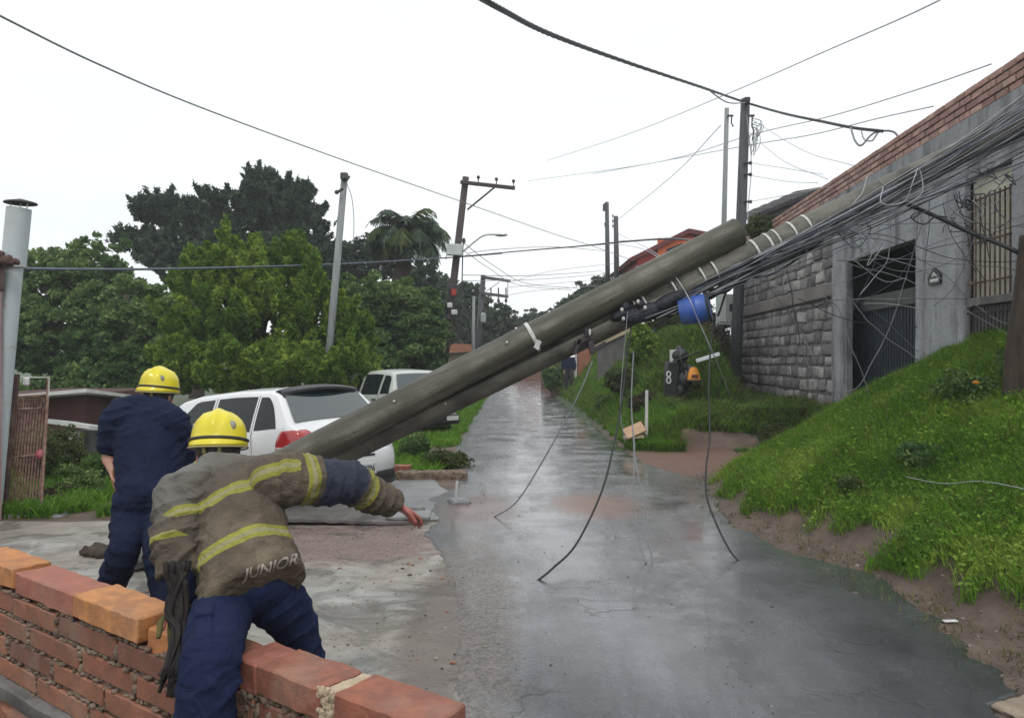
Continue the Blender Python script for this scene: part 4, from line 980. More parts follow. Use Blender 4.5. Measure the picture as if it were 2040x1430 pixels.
def hatch_extra(root, hw, zt, bl, side, topp):
    for sg in (1, -1):
        bo = bpy.data.objects[root['tmpbody']]; bpy.context.view_layer.update(); bv = BVHTree.FromObject(bo, bpy.context.evaluated_depsgraph_get()); NA, NZ = 14, 12
        for nm_, z0_, z1_, m_, off_ in (('taillight', .665, .935, 'red_lens', .016), ('indicator_lens', .70, .76, 'clear_lens', .021)):
            vs = []
            for i in range(NZ + 1):
                z = z0_ + (z1_ - z0_) * i / NZ; tz = abs(2 * ((z - .665) / .27) - 1); sh_ = 1 - .30 * tz ** 3
                for j in range(NA + 1):
                    az = R(16 + 62 * (.5 + (j / NA - .5) * sh_) - 6 * ((z - .8) / .13)); d = V((-math.cos(az), sg * math.sin(az), 0)); c_ = V((.42, sg * .46, z)); h = bv.ray_cast(c_ + d * 2, -d, 4)
                    e_ = min(j, NA - j) / 2.; ez = min(i, NZ - i) / 2.; o_ = off_ * min(1, min(e_, ez)) ** .5 - .002
                    vs.append((h[0] if h[0] is not None else c_ + d * .4) + d * o_)
            mb = MB(); mb.add(vs, [(i * (NA + 1) + j, i * (NA + 1) + j + 1, (i + 1) * (NA + 1) + j + 1, (i + 1) * (NA + 1) + j) for i in range(NZ) for j in range(NA)]); mb.build(nm_, M[m_], root, local=True, smooth=True)
        mb = MB(); mb.tube(catm([(.02, sg * .0, .645), (.03, sg * .40, .645), (.10, sg * .70, .655)], 6), .004, 4); mb.build('hatch_gap', M['black_plastic'], root, local=True)
    mb = MB(); vs = []; n = 16
    for i in range(n + 1):
        y = -.60 + 1.2 * i / n; cv = (y / .6) ** 2; zc = -.05 * cv
        for x, z in ((.57 + .03 * cv, 1.405), (.48, 1.425), (.35 + .08 * cv, 1.390), (.345 + .08 * cv, 1.365), (.40, 1.335), (.50, 1.37)): vs.append((x, y, z + zc + .012))
    mb.add(vs, [(i * 6 + q, i * 6 + (q + 1) % 6, (i + 1) * 6 + (q + 1) % 6, (i + 1) * 6 + q) for i in range(n) for q in range(6)] + [tuple(range(6)), tuple(range(n * 6, n * 6 + 6))[::-1]])
    mb.build('spoiler', M['black_plastic'], root, local=True, autos=30)
    # bumper skin wraps round the corners
    def bumper(z0, z1, off, name, m):
        mb = MB(); pts = [(.62, .835), (.3, .833), (.12, .80), (.03, .70), (-.03, .45), (-.045, 0)]; pts = [V((x, y, 0)) for x, y in pts]; c = catm(pts, 5); c = c + [V((p.x, -p.y, 0)) for p in c[-2::-1]]; vs = []
        for p in c:
            d = V((p.x - .9, p.y * .8, 0)).normalized(); 
            for z, o_ in ((z0, off - .02), (z0 + .02, off), ((z0 + z1) / 2, off + .008), (z1 - .02, off), (z1, off - .02)): vs.append(V((p.x, p.y, z)) + d * o_)
        mb.add(vs, [(i * 5 + j, i * 5 + j + 1, (i + 1) * 5 + j + 1, (i + 1) * 5 + j) for i in range(len(c) - 1) for j in range(4)]); return mb.build(name, m, root, local=True, smooth=True)
    bumper(.34, .62, .02, 'bumper', M['white_paint']); bumper(.17, .36, .012, 'bumper_skirt', M['black_plastic'])
    mb = MB(); mb.box((-.062, 0, .56), (.02, .62, .025), bev=.005); mb.build('bumper_groove', M['black_plastic'], root, local=True)
    pm = MB(); pm.box((-.082, -.10, .40), (.012, .40, .13), bev=.004); po = pm.build('licence_plate', M['plate'], root, local=True)
    me = text_obj('IQS 3706', .105, M['plate_ink']); t = bpy.data.objects.new('plate_lettering', me); col.objects.link(t); t.parent = po; t.location = (-.0905, -.10, .398); t.rotation_euler = (R(90), 0, R(-90)); t.scale = (.82, 1, 1)
    for sg in (1, -1): mb = MB(); mb.box((1.7, sg * .838, .55), (1.9, .02, .05), bev=.008); mb.build('side_moulding', M['white_paint'], root, local=True)
    for sg in (1, -1): mb = MB(); mb.box((2.55, sg * .92, 1.0), (.10, .18, .12), bev=.03); mb.build('mirror', M['black_plastic'], root, local=True)
    mb = MB(); mb.tube([(.52, -.02, 1.0 + .14), (.28, -.3, 1.10)], .007, 4); mb.build('wiper', M['black_plastic'], root, local=True)

prof1 = dict(zt=([0, .02, .08, .16, .44, .57, 1.2, 1.9, 2.2, 2.92, 3.02, 3.5, 3.75, 3.86], [.62, .86, .93, .97, 1.34, 1.395, 1.42, 1.405, 1.36, .98, .945, .86, .74, .52]),
             w=([0, .08, .22, .6, 3.1, 3.5, 3.76, 3.86], [.70, .775, .81, .825, .825, .79, .70, .58]), belt=([0, .6, 3.86], [.97, .93, .88]),
             wheels=(.66, 3.10), wr=.285, win=[('quarter_window', .34, .70, .05, .90, .26, 0), ('rear_door_window', .76, 1.46, .03, .92, 0, 0), ('front_door_window', 1.54, 2.42, .03, .92, 0, .55)],
             gaps=(.73, 1.50, 2.55), handles=(.88, 1.66), rear=(.185, .43, .86), wind=(2.24, 2.88, .90), extra=hatch_extra)
make_car('white hatchback with red taillights and black roof spoiler behind the fallen poles', 'car', M['white_paint'], prof1, .82, .2, (-1.805, 8.695, T(-1.8, 8.7) - .09), R(148), R(5.0), 1)

def wagon_extra(root, hw, zt, bl, side, topp):
    for sg in (1, -1):
        mb = MB(); mb.box((.05, sg * .68, .70), (.10, .15, .20), bev=.02); mb.build('taillight', M['red_lens'], root, local=True)
    mb = MB(); mb.box((-.02, 0, .42), (.16, 1.52, .20), bev=.04); mb.build('bumper', M['black_plastic'], root, local=True)
    mb = MB(); mb.box((-.105, -.55, .44), (.02, .3, .09), bev=.006); mb.build('bumper_panel', M['cream_paint'], root, local=True)
    mb = MB(); mb.box((-.01, .0, .64), (.02, .40, .13), bev=.004); mb.build('licence_plate', M['plate'], root, local=True)
    for sg in (1, -1): mb = MB(); mb.box((2.4, sg * .88, 1.02), (.10, .16, .12), bev=.03); mb.build('mirror', M['black_plastic'], root, local=True)
prof2 = dict(zt=([0, .02, .05, .10, .34, .44, 1.0, 1.8, 2.1, 2.7, 2.8, 3.4, 3.62, 3.7], [.62, .88, .96, 1.0, 1.38, 1.43, 1.46, 1.44, 1.40, 1.02, .98, .86, .74, .5]),
             w=([0, .08, .2, .5, 3.0, 3.4, 3.62, 3.7], [.70, .755, .775, .785, .785, .75, .68, .58]), belt=([0, .6, 3.7], [.98, .95, .90]),
             wheels=(.62, 2.95), wr=.275, win=[('quarter_window', .28, .62, .05, .90, .10, 0), ('rear_door_window', .70, 1.42, .03, .92, 0, 0), ('front_door_window', 1.50, 2.30, .03, .92, 0, .45)],
             gaps=(.66, 1.46, 2.45), handles=(.82, 1.60), rear=(.12, .33, .88), wind=(2.14, 2.66, .90), extra=wagon_extra)
make_car('cream older hatchback parked farther up the road with black bumper', 'car', M['cream_paint'], prof2, .78, .2, (-1.72, 15.45, -.08), R(180 - 50), R(1), 2)

# ------------------------------------------------------------------ people
def loft(rings, seg=18, e_=.55):
    """rings: (centre, u-axis, v-axis, ru, rv). Closed with rounded ends."""
    mb = MB(); vs = []; n = len(rings)
    def add(c, u, v_, ru, rv):
        for k_ in range(seg): a = 2 * math.pi * k_ / seg; vs.append(c + u * (math.cos(a) * ru) + v_ * (math.sin(a) * rv))
    c0, u, v_, ru, rv = rings[0]; d0 = (rings[0][0] - rings[1][0]).normalized(); e0 = min(ru, rv) * e_
    for t in (.98, .7, .35): 
        s_ = math.sqrt(max(0, 1 - t * t)); add(c0 + d0 * e0 * t, u, v_, ru * max(s_, .15), rv * max(s_, .15))
    for r_ in rings: add(*r_)
    c1, u, v_, ru, rv = rings[-1]; d1 = (rings[-1][0] - rings[-2][0]).normalized(); e1 = min(ru, rv) * .55
    for t in (.35, .7, .98):
        s_ = math.sqrt(max(0, 1 - t * t)); add(c1 + d1 * e1 * t, u, v_, ru * max(s_, .15), rv * max(s_, .15))
    m_ = n + 6
    fs = [(i * seg + k_, i * seg + (k_ + 1) % seg, (i + 1) * seg + (k_ + 1) % seg, (i + 1) * seg + k_) for i in range(m_ - 1) for k_ in range(seg)] + [tuple(range(seg))[::-1], tuple(range((m_ - 1) * seg, m_ * seg))]
    mb.add(vs, fs); return mb
def limb(pts, side=None, flat=1.0, seg=16, sm=4):
    """pts: (point, radius); side = reference for the wide axis"""
    P_ = catm([p for p, r in pts], sm); rr = np.interp(np.linspace(0, len(pts) - 1, len(P_)), range(len(pts)), [r for p, r in pts]); rings = []
    for i, p in enumerate(P_):
        t = (P_[min(i + 1, len(P_) - 1)] - P_[max(i - 1, 0)]).normalized(); s_ = V(side) if side is not None else V((1, .2, .1)); u = (s_ - t * s_.dot(t)).normalized(); v_ = t.cross(u); rings.append((p, u, v_, rr[i], rr[i] * flat))
    return loft(rings, seg)
def ellm(c, r, rot=None):
    mb = MB(); mb.ell(c, r, rot, seg=20, rings=14); return mb
def organic(name, parts, m, parent=None, voxel=.009, smooth=4, disp=None, origin=None, mats=None):
    mb = MB()
    for p in parts: mb.add(p.v, p.f)
    me = bpy.data.meshes.new('tmp'); me.from_pydata(mb.v, [], mb.f); bmx = bmesh.new(); bmx.from_mesh(me); bmesh.ops.recalc_face_normals(bmx, faces=bmx.faces); bmx.to_mesh(me); bmx.free()
    ob = bpy.data.objects.new('tmp', me); col.objects.link(ob)
    r_ = ob.modifiers.new('r', 'REMESH'); r_.mode = 'VOXEL'; r_.voxel_size = voxel; r_.adaptivity = 0
    s_ = ob.modifiers.new('s', 'SMOOTH'); s_.iterations = smooth; s_.factor = .5
    bpy.context.view_layer.update(); me2 = bpy.data.meshes.new_from_object(ob.evaluated_get(bpy.context.evaluated_depsgraph_get())); bpy.data.objects.remove(ob); bpy.data.meshes.remove(me)
    me2.name = name; n = len(me2.vertices)
    if disp:
        co = np.empty(n * 3, dtype=np.float32); me2.vertices.foreach_get('co', co); co = co.reshape(-1, 3)
        nr = np.empty(n * 3, dtype=np.float32); me2.vertices.foreach_get('normal', nr); nr = nr.reshape(-1, 3)
        d = disp(co.astype(float), nr.astype(float)); co = co + nr * d[:, None].astype(np.float32); me2.vertices.foreach_set('co', co.ravel()); me2.update()
    for mm_ in (mats or [m]): me2.materials.append(mm_)
    me2.polygons.foreach_set('use_smooth', [True] * len(me2.polygons))
    o = bpy.data.objects.new(name, me2); col.objects.link(o)
    l = world_loc(parent) if parent is not None else (V(origin) if origin is not None else V((0, 0, 0)))
    me2.transform(Matrix.Translation(-l))
    if parent is not None: o.parent = parent
    elif origin is not None: o.location = l
    return o
def vn(co, scale, seed=0, stretch=(1, 1, 1)):
    o_ = V((seed * 13.1, seed * 5.7, seed * 9.3)); return np.array([noise.noise(V((c[0] * stretch[0], c[1] * stretch[1], c[2] * stretch[2])) * scale + o_) for c in co])
def seg_info(co, a, b):
    a, b = np.array(a), np.array(b); d = b - a; L_ = np.linalg.norm(d); t = ((co - a) @ d) / (L_ * L_); tc_ = np.clip(t, 0, 1); dist = np.linalg.norm(co - (a + tc_[:, None] * d), axis=1); return t * L_, dist, L_
def fold_disp(axes, amp=.010, seed=0):
    """ridged cloth folds running across each limb segment; axes: (a, b, freq, strength)"""
    def f(co, nr):
        out = np.zeros(len(co)); best = np.full(len(co), 9.)
        base = vn(co, 4, seed) * amp * .5 + (.5 - np.abs(vn(co, 9, seed + 1, (1, 1, .7)))) * amp * 1.1 + (.4 - np.abs(vn(co, 21, seed + 7))) * amp * .5
        w1 = vn(co, 4, seed + 2); w2 = vn(co, 9, seed + 5)
        for a, b, fr, st_ in axes:
            s_, dist, L_ = seg_info(co, a, b); ph = s_ * fr + w1 * 3.2 + w2 * .8 + (co[:, 0] - co[:, 2]) * fr * .35
            v_ = (1 - np.abs(np.sin(ph))) ** 1.8 * st_ * amp * .62 * (.5 + .9 * np.clip(.5 + w1, 0, 1)); m_ = dist < best; out[m_] = v_[m_]; best = np.minimum(best, dist)
        return base + out
    return f
def hand(wrist, fdir, palmn, s_=1.0, curl=.5, thumb=1, spread=.12):
    """palm and five fingers; fdir finger direction, palmn palm normal (fingers curl towards it), thumb side sign"""
    f = V(fdir).normalized(); pn = V(palmn); pn = (pn - f * pn.dot(f)).normalized(); sd_ = f.cross(pn) * thumb; parts = []
    pc = V(wrist) + f * .05 * s_
    parts.append(loft([(V(wrist) - f * .01 * s_, sd_, pn, .026 * s_, .019 * s_), (V(wrist) + f * .03 * s_, sd_, pn, .037 * s_, .016 * s_), (V(wrist) + f * .085 * s_, sd_, pn, .041 * s_, .013 * s_)], 14))
    for i, (off, ln) in enumerate(((.030, .070), (.010, .080), (-.010, .074), (-.030, .058))):
        b = V(wrist) + f * .085 * s_ + sd_ * off * s_; d = (f + sd_ * off * 3 * spread).normalized(); pts = [(b - f * .015 * s_, .0095 * s_)]; cur = b; ang = 0
        for q, fr_ in enumerate((.45, .32, .25)):
            ang += curl * (.55 + .25 * i * .4 + .2 * q); dd = (d * math.cos(ang) + pn * math.sin(ang)).normalized(); cur = cur + dd * ln * fr_ * s_; pts.append((cur, (.0092 - .0012 * q) * s_))
        parts.append(limb(pts, sd_, 1, 10, 3))
    b = V(wrist) + f * .022 * s_ + sd_ * .030 * s_; d1 = (f * .6 + sd_ * .75 + pn * .35).normalized(); d2 = (f * .9 + sd_ * .25 + pn * .5).normalized()
    parts.append(limb([(b - d1 * .012, .012 * s_), (b + d1 * .035 * s_, .0115 * s_), (b + d1 * .035 * s_ + d2 * .028 * s_, .010 * s_), (b + d1 * .035 * s_ + d2 * .050 * s_, .008 * s_)], f, 1, 10, 3)); return parts
def head_parts(c, up, fwd, s_=1.0):
    """head with face features; c = centre, up, fwd"""
    up = V(up).normalized(); fwd = (V(fwd) - up * V(fwd).dot(up)).normalized(); sd_ = fwd.cross(up); Rm = Matrix((sd_, fwd, up)).transposed(); P2 = lambda x, y, z: V(c) + (sd_ * x + fwd * y + up * z) * s_
    ps = [ellm(P2(0, 0, .02), (.076 * s_, .095 * s_, .105 * s_), Rm), ellm(P2(0, .035, -.055), (.055 * s_, .055 * s_, .06 * s_), Rm), ellm(P2(0, .098, -.01), (.014 * s_, .02 * s_, .028 * s_), Rm), ellm(P2(0, .085, -.055), (.026 * s_, .012 * s_, .010 * s_), Rm)]
    for sg in (1, -1): ps += [ellm(P2(sg * .078, -.005, -.005), (.010 * s_, .02 * s_, .032 * s_), Rm), ellm(P2(sg * .03, .083, .015), (.013 * s_, .01 * s_, .009 * s_), Rm), ellm(P2(sg * .045, .06, -.02), (.022 * s_, .022 * s_, .02 * s_), Rm)]
    return ps
def helmet(root, c, up, fwd, s_=1.0, label=None):
    """fire helmet: ridged shell, flared brim, dark liner, neck straps"""
    up = V(up).normalized(); fwd = (V(fwd) - up * V(fwd).dot(up)).normalized(); sd_ = fwd.cross(up); P2 = lambda x, y, z: V(c) + (sd_ * x + fwd * y + up * z) * s_
    seg = 72; prof_ = [(1.0, -.035), (1.035, -.03), (1.03, -.018), (1.0, -.008), (.985, .02), (.955, .05), (.90, .08), (.80, .108), (.64, .132), (.44, .15), (.22, .16), (.06, .163)]
    vs = []
    for r_, z in prof_:
        for k_ in range(seg):
            a = 2 * math.pi * k_ / seg; x = math.cos(a) * .125 * r_; y = math.sin(a) * .150 * r_; rid = .012 * math.exp(-(x / .016) ** 2) * (1 if z > .03 else 0) * min(1, (z - .03) / .03 if z > .03 else 0)
            rid += .006 * (math.exp(-((abs(x) - .055) / .010) ** 2)) * (1 if .05 < z < .14 else 0)
            br = .022 * max(0, -math.sin(a)) * (1 if z < -.012 else 0); nrm = V((x, y, max(z, 0) * 1.1)); nrm.normalize(); vs.append(P2(x + nrm.x * rid, y + nrm.y * rid - br, (z + nrm.z * rid) * .86 - br * .6))
    n = len(prof_); fs = [(i * seg + k_, i * seg + (k_ + 1) % seg, (i + 1) * seg + (k_ + 1) % seg, (i + 1) * seg + k_) for i in range(n - 1) for k_ in range(seg)] + [tuple(range((n - 1) * seg, n * seg))]
    mb = MB(); mb.add(vs, fs); sh = mb.build('helmet', M['helmet'], root, autos=50)
    if label: sh['label'] = label
    hr = sh
    def sub(mb, name, m): 
        l = world_loc(root); mb.v = [(v[0] - l.x, v[1] - l.y, v[2] - l.z) for v in mb.v]; o = mb.build(name, m, hr, local=True, smooth=True); return o
    mb = MB(); mb.tube([P2(math.cos(a) * .130, math.sin(a) * .157 - .022 * max(0, -math.sin(a)), -.036 - .013 * max(0, -math.sin(a))) for a in np.linspace(0, 2 * math.pi, 60)], .0045 * s_, 6); sub(mb, 'brim_edge', M['helmet_edge'])
    mb = MB(); mb.tube([P2(math.cos(a) * .127, math.sin(a) * .152, -.004) for a in np.linspace(0, 2 * math.pi, 60)], .0085 * s_, 6); sub(mb, 'band', M['helmet_trim'])
    mb = MB(); Rm = Matrix((sd_, fwd, up)).transposed(); mb.ell(P2(0, -.005, -.045), (.100 * s_, .125 * s_, .085 * s_), Rm); sub(mb, 'liner', M['helmet_trim'])
    mb = MB()
    for x in (-.032, .034): mb.tube([P2(x * 1.1, -.135, -.03), P2(x, -.128, -.065), P2(x * .8, -.105, -.10)], .009 * s_, 6)
    sub(mb, 'strap', M['helmet_edge'])
    for x, a0 in ((.075, 1),): 
        mb = MB(); mb.ell(P2(x, -.098, .055), (.022 * s_, .010 * s_, .024 * s_), Rm); sub(mb, 'reflector', M['reflect'])
    mb = MB(); mb.ell(P2(-.095, -.06, .055), (.012 * s_, .018 * s_, .020 * s_), Rm); sub(mb, 'reflector', M['reflect'])
    return sh

# ---- bending firefighter stepping over the wall
g0 = P(430, 1550, 2.42)
def D2(px, py, Y): return P(px, py, Y)
hipC = D2(500, 1150, 2.78); neck = D2(428, 940, 3.12); shR = D2(580, 955, 3.02); shL = D2(372, 985, 2.95); headC = D2(433, 912, 3.30)
elR = D2(692, 962, 3.17); wrR = D2(782, 1003, 3.36); elL = D2(350, 1085, 2.80); wrL = D2(362, 1195, 2.74)
hL = D2(450, 1180, 2.80); hR = D2(545, 1165, 2.86); knL = D2(418, 1322, 2.46); anL = D2(398, 1560, 2.42); knR = D2(600, 1275, 2.98); anR = D2(628, 1425, 3.16)
tors = (neck - hipC).normalized(); latv = (shR - shL).normalized(); back = tors.cross(latv).normalized()
if back.y > 0: back = -back
up2 = (V((-.04, .22, 1))).normalized(); fw2 = V((-.12, .9, -.35))
hnd = hand(wrR + (wrR - elR).normalized() * .01, (wrR - elR).normalized() + V((.10, -.05, -.10)), V((-.15, -.2, -1)), 1.12, .35, -1)
hnL = hand(wrL, V((.02, -.05, -1)), V((.4, -.6, 0)), 1.0, .9, 1)
body = organic('person', head_parts(headC, up2, fw2) + hnd + hnL + [limb([(neck - tors * .05, .06), (headC - up2 * .03, .055)]), limb([(hipC, .13), (hipC.lerp(neck, .5), .14), (neck - tors * .04, .09)], latv, .75),
    limb([(shR, .05), (elR, .042), (wrR, .026)]), limb([(shL, .05), (elL, .042), (wrL, .026)]), limb([(shL, .05), (neck, .06), (shR, .05)]),
    limb([(hL, .08), (knL, .055), (anL, .04)]), limb([(hR, .08), (knR, .055), (anR, .04)]), limb([(hL, .08), (hipC, .1), (hR, .08)])], M['skin_red'], voxel=.0065, smooth=2, origin=(g0.x, g0.y, -.06))
tag(body, 'firefighter in worn tan jacket with lime bands bending over the brick wall, arm stretched right', 'person', 'firefighters')
# trousers
tr_parts = [limb([(hL.lerp(hR, .3) + V((0, 0.02, .0)), .10), (hL - V((0, 0, .05)), .108), (hL.lerp(knL, .5), .096), (knL, .086), (knL.lerp(anL, .5), .082), (anL + V((0, 0, .05)), .08)], latv, 1.0, 20),
            limb([(hR.lerp(hL, .3) + V((0, 0.02, .0)), .10), (hR - V((0, 0, .05)), .105), (hR.lerp(knR, .5), .088), (knR, .07), (knR.lerp(anR, .5), .066), (anR, .064)], latv, 1.0, 20),
            limb([(hL + V((0, 0.02, .0)), .105), (hipC + V((0, .02, -.03)), .115), (hR + V((0, 0.02, .0)), .105)], (0, 0, 1), 1.0)]
fd = fold_disp([(hL, knL, 26, .8), (knL, anL, 30, 1.2), (hR, knR, 26, .8), (knR, anR, 30, 1.)], .014, 3)
tr = organic('trousers', tr_parts, M['navy_light'], body, .008, 2, fd)
def project_px(obj, root, px, py, off):
    """author helper: the point of a garment met by the ray of picture point (px, py), lifted by off"""
    if not hasattr(obj, 'get') or obj.name not in BVHS: BVHS[obj.name] = BVHTree.FromObject(obj, bpy.context.evaluated_depsgraph_get())
    l0 = world_loc(root); o_ = V((0, 0, CH)); d = (P(px, py, 1) - o_).normalized(); h = BVHS[obj.name].ray_cast(o_ - l0, d, 20)
    return None if h[0] is None else h[0] + h[1] * off
BVHS = {}
def patch_px(name, obj, root, quad, m, off=.006, n=8):
    """raised cloth patch stitched on a garment between four picture points"""
    vs = []; ok = True
    for i in range(n + 1):
        for j in range(n + 1):
            u_, v_ = i / n, j / n; x = (quad[0][0] * (1 - u_) + quad[1][0] * u_) * (1 - v_) + (quad[3][0] * (1 - u_) + quad[2][0] * u_) * v_; y = (quad[0][1] * (1 - u_) + quad[1][1] * u_) * (1 - v_) + (quad[3][1] * (1 - u_) + quad[2][1] * u_) * v_
            e = min(u_, 1 - u_, v_, 1 - v_); h = project_px(obj, root, x, y, off if e > .01 else -.002)
            if h is None: return None
            vs.append(h)
    mb = MB(); mb.add(vs, [(i * (n + 1) + j, i * (n + 1) + j + 1, (i + 1) * (n + 1) + j + 1, (i + 1) * (n + 1) + j) for i in range(n) for j in range(n)]); o = mb.build(name, m, obj, local=True, smooth=True); return o
bpy.context.view_layer.update()
patch_px('cargo_pocket', tr, body, [(388, 1215), (425, 1207), (425, 1300), (384, 1300)], M['navy_light'], .006)
patch_px('pocket_flap', tr, body, [(386, 1208), (428, 1200), (429, 1228), (385, 1234)], M['navy_light'], .013)
# boots
organic('boots', [limb([(anL + V((0, .03, .02)), .055), (anL + V((0, .0, -.05)), .058)]), limb([(anL + V((0, -.02, -.07)), .052), (anL + V((-.02, .17, -.085)), .045)]), limb([(anR + V((0, 0, .06)), .052), (anR + V((0, 0, -.10)), .052)]), limb([(anR + V((0, -.04, -.14)), .05), (anR + V((.02, .17, -.15)), .045)])], M['glove'], body, .01, 2)
# jacket
latj = (V((.93, .05, .34)) - tors * V((.93, .05, .34)).dot(tors)).normalized(); bkj = tors.cross(latj).normalized(); bkj = bkj if bkj.y < 0 else -bkj
def rg_(c, ru, rv, tw=0): return (c, latj, bkj, ru, rv)
hem = hipC + V((0, 0, -.015)); axs = (neck - hem)
jp = [loft([rg_(hem - tors * .05, .192, .155), rg_(hem + axs * .05, .186, .15), rg_(hem + axs * .28, .182, .146), rg_(hem + axs * .5, .188, .145), rg_(hem + axs * .7, .200, .14), rg_(hem + axs * .86, .185, .125), rg_(hem + axs * .97, .12, .10), rg_(hem + axs * 1.03, .08, .08)], 28, .1),
      limb([(shL - latv * -.05, .105), (shL + V((-.02, 0, -.03)), .098), (elL.lerp(shL, .4), .088), (elL, .082), (elL.lerp(wrL, .42), .076)], None, 1, 18),
      limb([(shR - latv * .10, .100), (shR, .098), (shR.lerp(elR, .5), .092), (elR, .082), (elR.lerp(wrR, .5), .068), (wrR - (wrR - elR).normalized() * .01, .050)], None, 1, 18),
      limb([(shL + latv * .02, .10), (hem + axs * .84, .105), (shR - latv * .02, .10)], back, 1.0)]
fd2 = fold_disp([(hem, neck, 19, .7), (shR, elR, 34, 1.0), (elR, wrR, 40, 1.1), (shL, elL, 30, 1.3), (elL, wrL, 34, 1.3)], .017, 9)
jk = organic('jacket', jp, M['turnout'], body, .0075, 3, fd2)
co = np.empty(len(jk.data.vertices) * 3); jk.data.vertices.foreach_get('co', co); co = co.reshape(-1, 3) + np.array(world_loc(body))
wob = vn(co, 7, 31) * .008
tT, dT, LT = seg_info(co, hem, neck); sRa, dRa, LRa = seg_info(co, shR, elR); sRb, dRb, LRb = seg_info(co, elR, wrR); sLa, dLa, _ = seg_info(co, shL, elL); sLb, dLb, LLb = seg_info(co, elL, wrL)
ia = np.minimum(dRa, dRb) < .13; ia &= (sRa > .0); il = (np.minimum(dLa, dLb) < .125) & (((co - np.array(shL)) @ np.array(V((0, 0, -1)))) > .05) & (((co - np.array(hem)) @ np.array(latv)) < -.17)
# distances to the band centre lines, measured along tilted planes of the torso
lat_c = (co - np.array(hem)) @ np.array(latv)
tb = tT + wob - .10 * lat_c * 0
bd = np.minimum(np.abs(tb - .095), np.abs(tb - (.325 + .10 * -np.abs(lat_c - .03)) )) 
alongR = np.where(dRa < dRb, sRa, LRa + sRb)
bdR = np.minimum(np.abs(alongR - .055 + wob), np.abs(alongR - (LRa + .075) + wob)) + .0
alongL = np.where(dLa < dLb, sLa, .34 + sLb); bdL = np.abs(alongL - .30 + wob)
bd = np.where(ia, bdR, np.where(il, bdL, bd)); nv = np.where(ia & (alongR > .105) & (alongR < LRa + .035), 1., 0.)
gyv = np.clip((tT - .40) / .1, 0, 1) * .5 + np.clip((-lat_c - .12) / .1, 0, 1) * np.clip((tT - .25) / .1, 0, 1) * .6; gyv = np.where(ia, 0, gyv)
for nm_, arr in (('bd', bd), ('nv', nv), ('gy', np.clip(gyv, 0, 1))):
    at = jk.data.attributes.new(nm_, 'FLOAT', 'POINT'); at.data.foreach_set('value', arr.astype(np.float32))
# faded name across the hem, laid onto the cloth
me = text_obj('JUNIOR', .052, M['letter'], .0005)
bmx = bmesh.new(); bmx.from_mesh(me)
bmesh.ops.subdivide_edges(bmx, edges=[e for e in bmx.edges if e.calc_length() > .010], cuts=2)
bpy.context.view_layer.update(); ok = True; ymax = max(v_.co.x for v_ in bmx.verts)
for v_ in bmx.verts:
    a_ = v_.co.x / ymax * 54; b_ = v_.co.y / .052 * 27; h = project_px(jk, body, 540 + a_ + b_ * .25, 1128 - a_ * .30 - b_, .006)
    if h is None: ok = False
    else: v_.co = h
if ok:
    bmx.to_mesh(me); t = bpy.data.objects.new('lettering', me); col.objects.link(t); t.parent = jk
else: print('LETTERING FAILED')
bmx.free()
# dark cuffs, glove, collar
organic('cuff', [limb([(wrR - (wrR - elR).normalized() * .035, .045), (wrR + (wrR - elR).normalized() * .022, .036)], None, 1, 16)], M['glove'], body, .007, 2)
organic('sleeve_lining', [limb([(elL.lerp(wrL, .3), .070), (elL.lerp(wrL, .7), .062), (wrL, .046)], None, 1, 16)], M['navy'], body, .008, 2, fold_disp([(elL, wrL, 40, 1)], .008, 5))
gl = organic('glove', [ellm(wrL + V((.0, -.005, -.045)), (.046, .04, .052))] + hand(wrL + V((0, -.01, -.01)), V((.05, -.1, -1)), V((.3, -.5, 0)), 1.15, .7, 1), mat('worn_glove', (.12, .105, .02), (.03, .026, .02), 18, .8), body, .006, 2)
organic('collar', [limb([(neck - tors * .03, .075), (headC - up2 * .03, .062)], None, 1, 18)], M['glove'], body, .008, 2)
mb = MB(); c = headC + V((0, -.115, -.030)); mb.tube([c + V((-.045, 0, .03)), c + V((-.025, -.012, -.015)), c + V((.0, -.018, -.03)), c + V((.028, -.012, -.012)), c + V((.045, 0, .03))], .010, 6); mb.build('neck_strap', mat('lime_strap', (.42, .42, .05), (.3, .3, .03), 9, .6), body, smooth=True)
helmet(body, D2(433, 908, 3.30) + V((0, 0.02, .068)), up2, fw2, .93)
# bundle of dark strands held in the left hand
mb = MB(); rs = random.Random(4); top_ = wrL + V((.0, -.03, -.02))
for i in range(46):
    e = D2(345 + rs.gauss(0, 16), rs.uniform(1335, 1392), 2.60); m1 = top_.lerp(e, .45) + V((rs.gauss(0.018, .014), rs.gauss(0, .012), rs.gauss(0, .012)))
    mb.tube(catm([top_ + V((rs.gauss(.0, .014), rs.gauss(0, .012), .13 + rs.uniform(-.03, .05))), top_ + V((rs.gauss(0, .015), rs.gauss(-.01, .01), 0)), m1, e], 5), rs.uniform(.006, .012), 5)
o = mb.build('strap_bundle', M['leather_strand'], None, smooth=True, origin=tuple(top_)); tag(o, "bundle of dark straps hanging from the bending firefighter's left hand", 'strap bundle')

